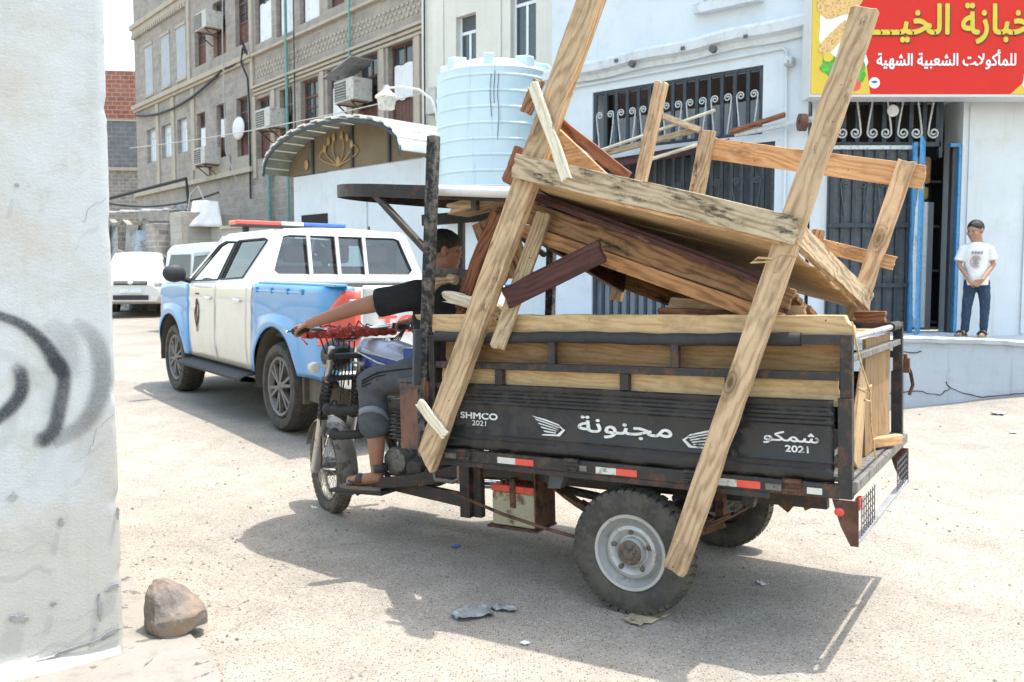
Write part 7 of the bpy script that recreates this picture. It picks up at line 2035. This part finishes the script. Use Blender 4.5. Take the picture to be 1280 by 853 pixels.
def hair_cap(P, Q, s, mat, parent, low=.0, front=.05, thick=.010, seed=0, rough=.006):
    m = MB(); n, k = 56, 30
    for i in range(k + 1):
        t = math.pi * .62 * i / k
        for j in range(n):
            a = 2 * math.pi * j / n
            lim = .62 * math.pi
            # hairline: high over the face, low at the nape
            f = (1 + math.cos(a)) / 2                     # 1 in front
            tt = t * (1 - .30 * f ** 1.5 - front * f ** 4) * (1 + low * (1 - f))
            d = Vector((math.sin(tt) * math.cos(a), math.sin(tt) * math.sin(a), math.cos(tt)))
            r_ = 1 + thick * 10 * (1 - .7 * (i / k) ** 3) + rough * 10 * (noise.noise(d * 9 + Vector((seed, 0, 0))) * .6 + noise.noise(d * 26) * .5)
            m.v.append(P(-.012 + .098 * d.x * r_, .076 * d.y * r_, .03 + .088 * d.z * r_))
    for i in range(k):
        for j in range(n): m.f.append((i * n + j, i * n + (j + 1) % n, (i + 1) * n + (j + 1) % n, (i + 1) * n + j)); m.mi.append(0)
    return m.build('hair', mat, parent, smooth=True, solid=.004 * s)
def hand_parts(wrist, palm_dir, back, s=1.0, curl=.6, thumb=1, spread=.0):
    """palm plus five bent fingers; palm_dir points to the fingers, back is the back of the hand"""
    d = Vector(palm_dir).normalized(); b_ = Vector(back); b_ = (b_ - d * b_.dot(d)).normalized(); sd_ = d.cross(b_)
    Q = Matrix((d, sd_, b_)).transposed(); w = Vector(wrist); P = lambda x, y, z: w + Q @ Vector((x, y, z)) * s
    out = []
    m = MB(); m.ball(P(.045, 0, 0), (.052 * s, .042 * s, .016 * s), 16, 10, Q); out.append(m)
    m = MB(); m.tube([P(-.03, 0, 0), P(.02, 0, 0)], [.026 * s, .024 * s], 12); out.append(m)
    for k, (y, L) in enumerate(((-.030, .074), (-.010, .082), (.010, .076), (.029, .060))):
        a = 0; p = [P(.060, y, .002)]; x, z = .080, .002; p.append(P(x, y * 1.08, z))
        for q, fr_ in ((1, .42), (2, .32), (3, .26)):
            a += curl * (1.0 + .12 * k) * (.75 if q == 1 else 1.0)
            x += L * fr_ * math.cos(a); z -= L * fr_ * math.sin(a); p.append(P(x, y * (1.08 + spread), z))
        m = MB(); m.tube(p, [.0088 * s, .0094 * s, .0088 * s, .0080 * s, .0066 * s], 8); m.ball(p[-1], .0066 * s, 8, 6); out.append(m)
    p = [P(.012, -thumb * .030, -.004), P(.038, -thumb * .054, -.014), P(.062, -thumb * .060, -.030), P(.078, -thumb * .050, -.046)]
    m = MB(); m.tube(p, [.013 * s, .0115 * s, .0095 * s, .0075 * s], 8); m.ball(p[-1], .0075 * s, 8, 6); out.append(m)
    return out

# ---- the rider (tricycle frame)
DV = empty('person', label='man in black T-shirt and grey striped shorts riding the cargo tricycle, head turned back', cat='person', mat=TM @ Matrix.Translation((1.30, 0, .95)))
OF = Vector((1.30, 0, .95))
def dv(d): return {k: (Vector(c) - OF, r) for k, (c, r) in d.items()}
GL, GR_ = GRIPL, GRIPR
Lw = GL + Vector((-.075, .0, .035)); Rw = GR_ + Vector((-.085, 0, .03))
el_l = Vector((1.74, .345, 1.318)); el_r = Vector((1.58, -.36, 1.22))
body = dv({'pelvis': ((1.28, 0, .99), (.10, .10)), 'belly': ((1.29, 0, 1.12), (.09, .09)), 'chest': ((1.34, 0, 1.29), (.10, .09)), 'neckb': ((1.39, 0, 1.42), (.075, .06)), 'neck': ((1.385, 0, 1.50), .055),
           'shl': ((1.40, .18, 1.395), .058), 'ell': (el_l, .043), 'wrl': (Lw, .027), 'shr': ((1.36, -.18, 1.375), .062), 'elr': (el_r, .043), 'wrr': (Rw, .027),
           'hipl': ((1.30, .11, .96), .07), 'knl': ((1.725, .235, .905), .055), 'cal': ((1.70, .235, .73), .060), 'anl': ((1.695, .245, .43), .036), 'hipr': ((1.30, -.11, .96), .07), 'knr': ((1.72, -.27, .905), .055), 'car': ((1.69, -.265, .73), .060), 'anr': ((1.68, -.26, .43), .036),
           'hel': ((1.685, .25, .372), .034), 'fol': ((1.79, .252, .350), (.036, .028)), 'tol': ((1.885, .255, .335), (.034, .018)), 'her': ((1.67, -.255, .372), .034), 'for': ((1.78, -.255, .350), (.036, .028)), 'tor': ((1.875, -.255, .335), (.034, .018))})
BE = [('pelvis', 'belly'), ('belly', 'chest'), ('chest', 'neckb'), ('neckb', 'neck'), ('chest', 'shl'), ('shl', 'ell'), ('ell', 'wrl'), ('chest', 'shr'), ('shr', 'elr'), ('elr', 'wrr'), ('pelvis', 'hipl'), ('hipl', 'knl'), ('knl', 'cal'), ('cal', 'anl'), ('anl', 'hel'), ('hel', 'fol'), ('fol', 'tol'),
      ('pelvis', 'hipr'), ('hipr', 'knr'), ('knr', 'car'), ('car', 'anr'), ('anr', 'her'), ('her', 'for'), ('for', 'tor')]
hb_, HP, HQ = head_shape(Vector((1.375, -.01, 1.618)) - OF, (-.62, -.55, -.06), (.05, 0, 1), 1.0)
hd1 = hand_parts(Lw - OF, (GL - Lw) + Vector((.03, .0, .01)), (-.1, .1, 1), 1.0, .95, 1); hd2 = hand_parts(Rw - OF, (GR_ - Rw) + Vector((.03, 0, .01)), (-.1, -.1, 1), 1.0, .95, -1)
toes = []
for sx in (1, -1):
    for k in range(5): m = MB(); m.ball(Vector((1.915 - .010 * k, sx * (.235 + .013 * k), .328)) - OF, (.018, .0075, .008), 8, 6); toes.append(m)
fuse([skin_piece(body, BE)] + hb_ + hd1 + hd2 + toes, 'body', M['skin'], DV, .0055)
face_bits(HP, HQ, 1.0, DV, M['hair'])
hair_cap(HP, HQ, 1.0, M['hair_grey'], DV, low=.16, front=.0, thick=.014)
m = MB(); m.tube([HP(.092, .020, -.036), HP(.097, 0, -.034), HP(.092, -.020, -.036)], [.004, .006, .004], 6); m.build('moustache', M['hair_grey'], DV, smooth=True)
V_ = lambda *p: Vector(p) - OF
fuse([torso([(V_(1.30, 0, .93), .155, .185), (V_(1.33, 0, 1.02), .170, .200), (V_(1.35, 0, 1.14), .170, .195), (V_(1.37, 0, 1.26), .158, .205), (V_(1.38, 0, 1.37), .135, .215), (V_(1.39, 0, 1.425), .105, .175), (V_(1.40, 0, 1.455), .072, .090)]),
      limb([V_(1.35, .10, 1.375), V_(1.42, .20, 1.380), V_(1.51, .255, 1.362), V_(1.61, .298, 1.345)], [.092, .088, .080, .080]),
      limb([V_(1.35, -.10, 1.355), V_(1.38, -.22, 1.345), V_(1.43, -.275, 1.31), V_(1.48, -.31, 1.28)], [.085, .082, .076, .078])], 't_shirt', M['cloth_black'], DV, .010, .008)
so = cloth(dv({'p': ((1.27, 0, .97), (.16, .13)), 'hl': ((1.33, .12, .955), .098), 'ml': ((1.55, .20, .935), .090), 'kl': ((1.725, .24, .90), .080), 'cl': ((1.715, .24, .77), .082), 'el': ((1.705, .24, .665), .088), 'hr': ((1.33, -.12, .955), .098), 'mr': ((1.55, -.22, .935), .088), 'kr': ((1.72, -.27, .90), .080), 'cr': ((1.70, -.27, .77), .082), 'er': ((1.69, -.265, .665), .086)}),
      [('p', 'hl'), ('hl', 'ml'), ('ml', 'kl'), ('kl', 'cl'), ('cl', 'el'), ('p', 'hr'), ('hr', 'mr'), ('mr', 'kr'), ('kr', 'cr'), ('cr', 'er')], 'shorts', M['cloth_grey'], DV, .011, .010)
# shorts trim: pale band at the hem side and dark stripes along the thigh
m = MB(); rows = []
for u in lin(0, 1, 14):
    a = R(60) + u * R(150)
    z = .72 + .05 * math.sin(u * 3) - .05 * u
    rows.append([(1.712 + .087 * math.cos(a) - 1.30, .24 + .087 * math.sin(a), z - .95), (1.713 + .085 * math.cos(a) - 1.30, .24 + .085 * math.sin(a), z + .035 - .95)])
m.grid(rows); m.build('trim_band', M['cloth_lightgrey'], so, smooth=True, solid=.006)
m = MB()
for k in range(3):
    m.tube([(1.40 - 1.3, .243 + .000 * k, .955 + .018 * k - .95), (1.50 - 1.3, .272, .940 + .020 * k - .95), (1.62 - 1.3, .302, .925 + .020 * k - .95), (1.72 - 1.3, .319, .885 + .016 * k - .95)], .0055, 5)
m.build('stripe', M['cloth_black'], so, smooth=True)
for sx in (1, -1):
    m = MB(); rows = []
    for u in lin(0, 1, 12):
        x = 1.635 + .30 * u; w_ = .040 + .014 * math.sin(u * 3.0)
        rows.append([(x - 1.3, sx * .252 - w_, -.636 + .004 * (1 - u)), (x - 1.3, sx * .252 + w_, -.636 + .004 * (1 - u)), (x - 1.3, sx * .252 + w_, -.654), (x - 1.3, sx * .252 - w_, -.654), (x - 1.3, sx * .252 - w_, -.636 + .004 * (1 - u))])
    m.grid(rows); sn = m.build('sandal', M['sole'], DV)
    m = MB()
    for (x, z, r_) in ((1.86, .345, .030), (1.80, .365, .038)):
        m.grid([[(x + q * .022 - 1.3, sx * .252 + (.041) * math.cos(a), z - .95 - .03 + (r_ + .010) * math.sin(a)) for q in (-1, 1)] for a in lin(0, math.pi, 12)])
    m.grid([[(1.665 + .035 * math.cos(a) - 1.3 + q * .0, sx * .248 + .045 * math.sin(a), .425 + q * .022 - .95) for q in (-1, 1)] for a in lin(0, 2 * math.pi, 18)])
    m.build('sandal_strap', M['sandal'], sn, smooth=True, solid=.004)

# ---- the boy on the ledge (world aligned: X right, Y away, Z up)
BY = empty('person', (5.26, 10.02, .782), R(-20), 'small boy in white printed T-shirt and jeans standing by the shop door, hands clasped', 'person')
bs = 1.345 / 1.30
def by(d): return {k: (Vector(c) * bs, tuple(q * bs for q in r) if isinstance(r, tuple) else r * bs) for k, (c, r) in d.items()}
wl_, wr_ = Vector((-.060, -.140, .61)), Vector((.050, -.155, .635))
body = by({'pelvis': ((.02, 0, .66), (.07, .065)), 'belly': ((.01, -.005, .77), (.065, .06)), 'chest': ((0, 0, .92), (.070, .06)), 'neckb': ((-.005, 0, 1.02), (.048, .042)), 'neck': ((-.01, -.005, 1.08), .036),
           'shl': ((-.112, 0, .975), .034), 'ell': ((-.165, .0, .80), .025), 'wrl': (wl_, .018), 'shr': ((.112, 0, .972), .034), 'elr': ((.172, -.02, .80), .025), 'wrr': (wr_, .020),
           'hl': ((-.042, 0, .62), .048), 'kl': ((-.073, -.015, .36), .034), 'al': ((-.085, 0, .08), .026), 'hr': ((.082, 0, .62), .048), 'kr': ((.103, -.02, .36), .034), 'ar': ((.10, .0, .08), .026),
           'fl': ((-.12, -.05, .035), (.03, .022)), 'tl': ((-.165, -.085, .028), (.03, .016)), 'fr': ((.085, -.06, .035), (.03, .022)), 'tr': ((.06, -.115, .028), (.03, .016))})
BE = [('pelvis', 'belly'), ('belly', 'chest'), ('chest', 'neckb'), ('neckb', 'neck'), ('chest', 'shl'), ('shl', 'ell'), ('ell', 'wrl'), ('chest', 'shr'), ('shr', 'elr'), ('elr', 'wrr'), ('pelvis', 'hl'), ('hl', 'kl'), ('kl', 'al'), ('al', 'fl'), ('fl', 'tl'), ('pelvis', 'hr'), ('hr', 'kr'), ('kr', 'ar'), ('ar', 'fr'), ('fr', 'tr')]
hb_, HP, HQ = head_shape(Vector((-.015, -.01, 1.165)) * bs, (-.66, -.74, -.22), (0, -.03, 1), 1.03)
h1_ = hand_parts(wl_ * bs, (.75, -.35, -.35), (-.1, -1, .1), .68, .35, -1); h2_ = hand_parts(wr_ * bs, (-.85, -.1, -.35), (.1, -1, .1), .68, .35, 1)
fuse([skin_piece(body, BE)] + hb_ + h1_ + h2_, 'body', M['skin_boy'], BY, .0055)
face_bits(HP, HQ, 1.03, BY, M['hair'])
hair_cap(HP, HQ, 1.03, M['hair'], BY, low=.04, front=.12, thick=.007, seed=4, rough=.005)
B_ = lambda *p: Vector(p) * bs
ts = fuse([torso([(B_(.02, -.006, .575), .118, .112), (B_(.018, -.004, .66), .118, .104), (B_(.01, 0, .78), .118, .090), (B_(0, 0, .90), .125, .093), (B_(0, 0, .965), .128, .088), (B_(-.003, 0, 1.015), .095, .070), (B_(-.006, 0, 1.045), .052, .050)]),
      limb([B_(-.07, 0, .985), B_(-.128, 0, .965), B_(-.150, 0, .90), B_(-.163, .002, .845)], [.055, .054, .050, .056]),
      limb([B_(.07, 0, .985), B_(.128, 0, .962), B_(.153, 0, .90), B_(.168, -.005, .845)], [.055, .054, .050, .056])], 't_shirt', M['cloth_white'], BY, .008, .006)
M['print_pink'] = mat_plain('print_pink', (.52, .27, .27), .9)
m = MB()
pp = [(math.cos(a) * .052 - .012, math.sin(a) * .062 + .83) for a in lin(.4, 2 * math.pi - .9, 22)]
m.tube([(x * bs, -.110 * bs - .0 + .9 * (x * x), z * bs) for x, z in pp], .0055, 5); m.build('shirt_print', M['print_pink'], ts)
m = MB()
for k in range(4): m.span(((-.055 + .03 * k) * bs, -.112 * bs, .918 * bs), ((-.037 + .03 * k) * bs, -.088 * bs, .942 * bs))
for k in range(5): m.span((-.045 * bs, -.108 * bs, (.79 + .02 * k) * bs), ((.015 + .008 * (k % 2)) * bs, -.088 * bs, (.794 + .02 * k) * bs))
m.build('shirt_print', M['cloth_lightgrey'], ts)
cloth(by({'p': ((.02, 0, .655), (.118, .092)), 'hl': ((-.040, 0, .60), .072), 'ml': ((-.058, -.01, .46), .060), 'kl': ((-.072, -.015, .34), .052), 'cl': ((-.080, -.005, .20), .045), 'el': ((-.085, 0, .085), .042), 'hr': ((.080, 0, .60), .072), 'mr': ((.093, -.015, .46), .060), 'kr': ((.103, -.02, .34), .052), 'cr': ((.102, -.01, .20), .045), 'er': ((.10, 0, .085), .041)}),
      [('p', 'hl'), ('hl', 'ml'), ('ml', 'kl'), ('kl', 'cl'), ('cl', 'el'), ('p', 'hr'), ('hr', 'mr'), ('mr', 'kr'), ('kr', 'cr'), ('cr', 'er')], 'jeans', M['denim'], BY, .008, .006)
for (x, y, x2, y2) in ((-.078, .02, -.178, -.098), (.105, .03, .055, -.13)):
    m = MB(); a, b = Vector((x, y, .018)) * bs, Vector((x2, y2, .018)) * bs
    m.tube([a, a.lerp(b, .3), a.lerp(b, .7), b], [.034, .036, .042, .030], 12); m.v = [Vector((q.x, q.y, max(0.0, min(q.z, .038)))) for q in m.v]; sh_ = m.build('sandal', M['sole'], BY, smooth=True)
    m = MB(); p = a.lerp(b, .55); d = (b - a).normalized(); n_ = Vector((0, 0, 1)).cross(d)
    for t_ in (.30, .62):
        p = a.lerp(b, t_); m.tube([p + n_ * (.043 * math.cos(q)) + Vector((0, 0, .012 + .045 * math.sin(q))) for q in lin(0, math.pi, 8)], .011, 6)
    m.build('sandal_strap', M['cable'], sh_, smooth=True)

# ================================================================ litter
def litter(name, c, r_, mt, label, cat, seed, flat=.012):
    m = MB(); rr = random.Random(seed); n = 10; k0 = 0
    rows = []
    for i in range(7):
        row = []
        for j in range(9):
            u, v = i / 6 - .5, j / 8 - .5
            row.append((u * r_[0] * (1 + .3 * noise.noise(Vector((v * 4, seed, 0)))), v * r_[1] * (1 + .3 * noise.noise(Vector((u * 4, seed, 2)))), flat * (.8 + noise.noise(Vector((u * 7, v * 7, seed))) * 1.2)))
        rows.append(row)
    m.grid(rows); o = m.build(name, M[mt], smooth=True, origin=(0, 0, 0), solid=.001)
    o.location = (c[0], c[1], ground_z(*c) + .004); o.rotation_euler = (0, 0, rr.uniform(0, 3))
    return tag(o, label, cat)
M['plastic_bag'] = mat_plain('plastic_bag', (.27, .28, .29), .35, 0, .25, 20, .4, (.2, .18, .16), .5)
M['litter_blue'] = mat_plain('litter_blue', (.03, .10, .45), .5)
M['cardboard'] = mat_plain('cardboard', (.36, .30, .20), .85, 0, .15, 9, .2, (.12, .09, .06), .5)
litter('plastic_bag', (-.17, 3.66), (.17, .11), 'plastic_bag', 'flattened grey plastic bag on the road in the shadow below the battery', 'plastic bag', 1, .02)
litter('plastic_bag', (-.04, 3.72), (.12, .05), 'plastic_bag', 'thin crumpled strip of plastic right of the flattened bag', 'plastic bag', 2, .012)
litter('paper_scrap', (-.30, 4.62), (.05, .03), 'litter_blue', 'tiny bright blue scrap on the road under the tricycle frame', 'scrap', 3, .006)
litter('cardboard_piece', (.565, 3.63), (.20, .11), 'cardboard', 'torn tan cardboard piece beside the near rear wheel', 'cardboard', 4, .006)
litter('paper_scrap', (1.17, 4.05), (.05, .03), 'white_board', 'small white scrap in the shadow behind the rear wheel', 'scrap', 5, .006)
litter('paper_scrap', (4.9, 8.8), (.12, .10), 'white_board', 'white crumpled scrap by the foot of the porch ledge', 'scrap', 6, .02)
litter('paper_scrap', (4.6, 8.0), (.10, .06), 'white_board', 'flat pale scrap on the dust in front of the porch ledge', 'scrap', 7, .008)
litter('paper_scrap', (.05, 3.36), (.03, .03), 'white_board', 'very small white flake near the photo bottom centre', 'scrap', 8, .006)
litter('dry_leaf', (-1.32, 3.15), (.05, .03), 'wood_aged', 'dry curled twig leaf on the slab below the boulder', 'leaf', 9, .012)
# scattered stones and grit
M['grit'] = mat_plain('grit', (.22, .19, .16), .9, 0, .5, 3)
m = MB(); rr = random.Random(11)
for i in range(1700):
    if i < 900: x, y = rr.uniform(-2.2, 3.0), rr.uniform(2.6, 6.5)
    elif i < 1300: x, y = rr.uniform(-4, 6.5), rr.uniform(5, 9.4)
    else: x, y = rr.gauss(-1.45, .35), rr.gauss(4.0, .7)
    s = rr.choice((.0018, .0024, .003, .005)) * rr.uniform(.7, 1.5) * (1 + .1 * y)
    if x < -.95 and y < 4.3 and i >= 0:
        if x < -1.0 - (y - 3.0) * .72: continue
    z = ground_z(x, y) + s * .2; k = len(m.v); a = rr.uniform(0, 3)
    pts = [Vector((math.cos(a + q * 1.57) * s * rr.uniform(.7, 1.3), math.sin(a + q * 1.57) * s * rr.uniform(.7, 1.3), 0)) for q in range(4)]
    m.add([Vector((x, y, z)) + p for p in pts] + [(x, y, z + s * .8), (x, y, z - s)], [(0, 1, 4), (1, 2, 4), (2, 3, 4), (3, 0, 4), (1, 0, 5), (2, 1, 5), (3, 2, 5), (0, 3, 5)])
tag(m.build('grit', M['grit'], origin=(0, 0, 0)), 'scattered small stones and grit on the dusty road', kind='stuff')

# ================================================================ tidy: pieces that stand apart inside one part become parts of their own
bpy.context.view_layer.update()
SKIP = ('lettering', 'graffiti', 'shirt_print', 'hair', 'cables', 'spokes', 'wire', 'bare_patch', 'salad', 'door_lettering', 'lattice_hole')
def islands(me):
    par = list(range(len(me.vertices)))
    def find(a):
        while par[a] != a: par[a] = par[par[a]]; a = par[a]
        return a
    for p in me.polygons:
        vs = p.vertices; a = find(vs[0])
        for v in vs[1:]:
            b = find(v)
            if a != b: par[b] = a
    g = {}
    for p in me.polygons: g.setdefault(find(p.vertices[0]), []).append(p.index)
    return list(g.values())
def split_apart(o, tol=.004, most=60):
    me = o.data; isl = islands(me)
    if len(isl) < 2: return
    if len(isl) > 400: tag(o, kind='stuff'); return
    bb = []
    for f in isl:
        vs = [me.vertices[v].co for p in f for v in me.polygons[p].vertices]
        bb.append(([min(v[i] for v in vs) - tol for i in range(3)], [max(v[i] for v in vs) + tol for i in range(3)]))
    n = len(isl); gp = list(range(n))
    def find(a):
        while gp[a] != a: a = gp[a]
        return a
    for i in range(n):
        for j in range(i + 1, n):
            if all(bb[i][0][k] <= bb[j][1][k] and bb[j][0][k] <= bb[i][1][k] for k in range(3)):
                a, b = find(i), find(j)
                if a != b: gp[b] = a
    groups = {}
    for i in range(n): groups.setdefault(find(i), []).extend(isl[i])
    if len(groups) < 2: return
    if len(groups) > most: tag(o, kind='stuff'); return
    smooth = me.polygons[0].use_smooth
    for gi, fs in enumerate(groups.values()):
        used = {}; nf = []; mi = []
        for f in fs:
            p = me.polygons[f]; nf.append([used.setdefault(v, len(used)) for v in p.vertices]); mi.append(p.material_index)
        nm = bpy.data.meshes.new(me.name)
        nm.from_pydata([me.vertices[v].co for v in used], [], nf)
        for m_ in me.materials: nm.materials.append(m_)
        nm.polygons.foreach_set('material_index', mi)
        if smooth:
            nm.polygons.foreach_set('use_smooth', [True] * len(nf)); nm.set_sharp_from_angle(angle=R(38))
        c = o if gi == 0 else o.copy()
        c.data = nm
        if gi: COL.objects.link(c)
for o in [q for q in bpy.data.objects if q.type == 'MESH' and q.parent is not None and q.get('kind') != 'stuff' and not kids(q)]:
    if o.name.split('.')[0] in SKIP: continue
    split_apart(o)
bpy.context.view_layer.update()
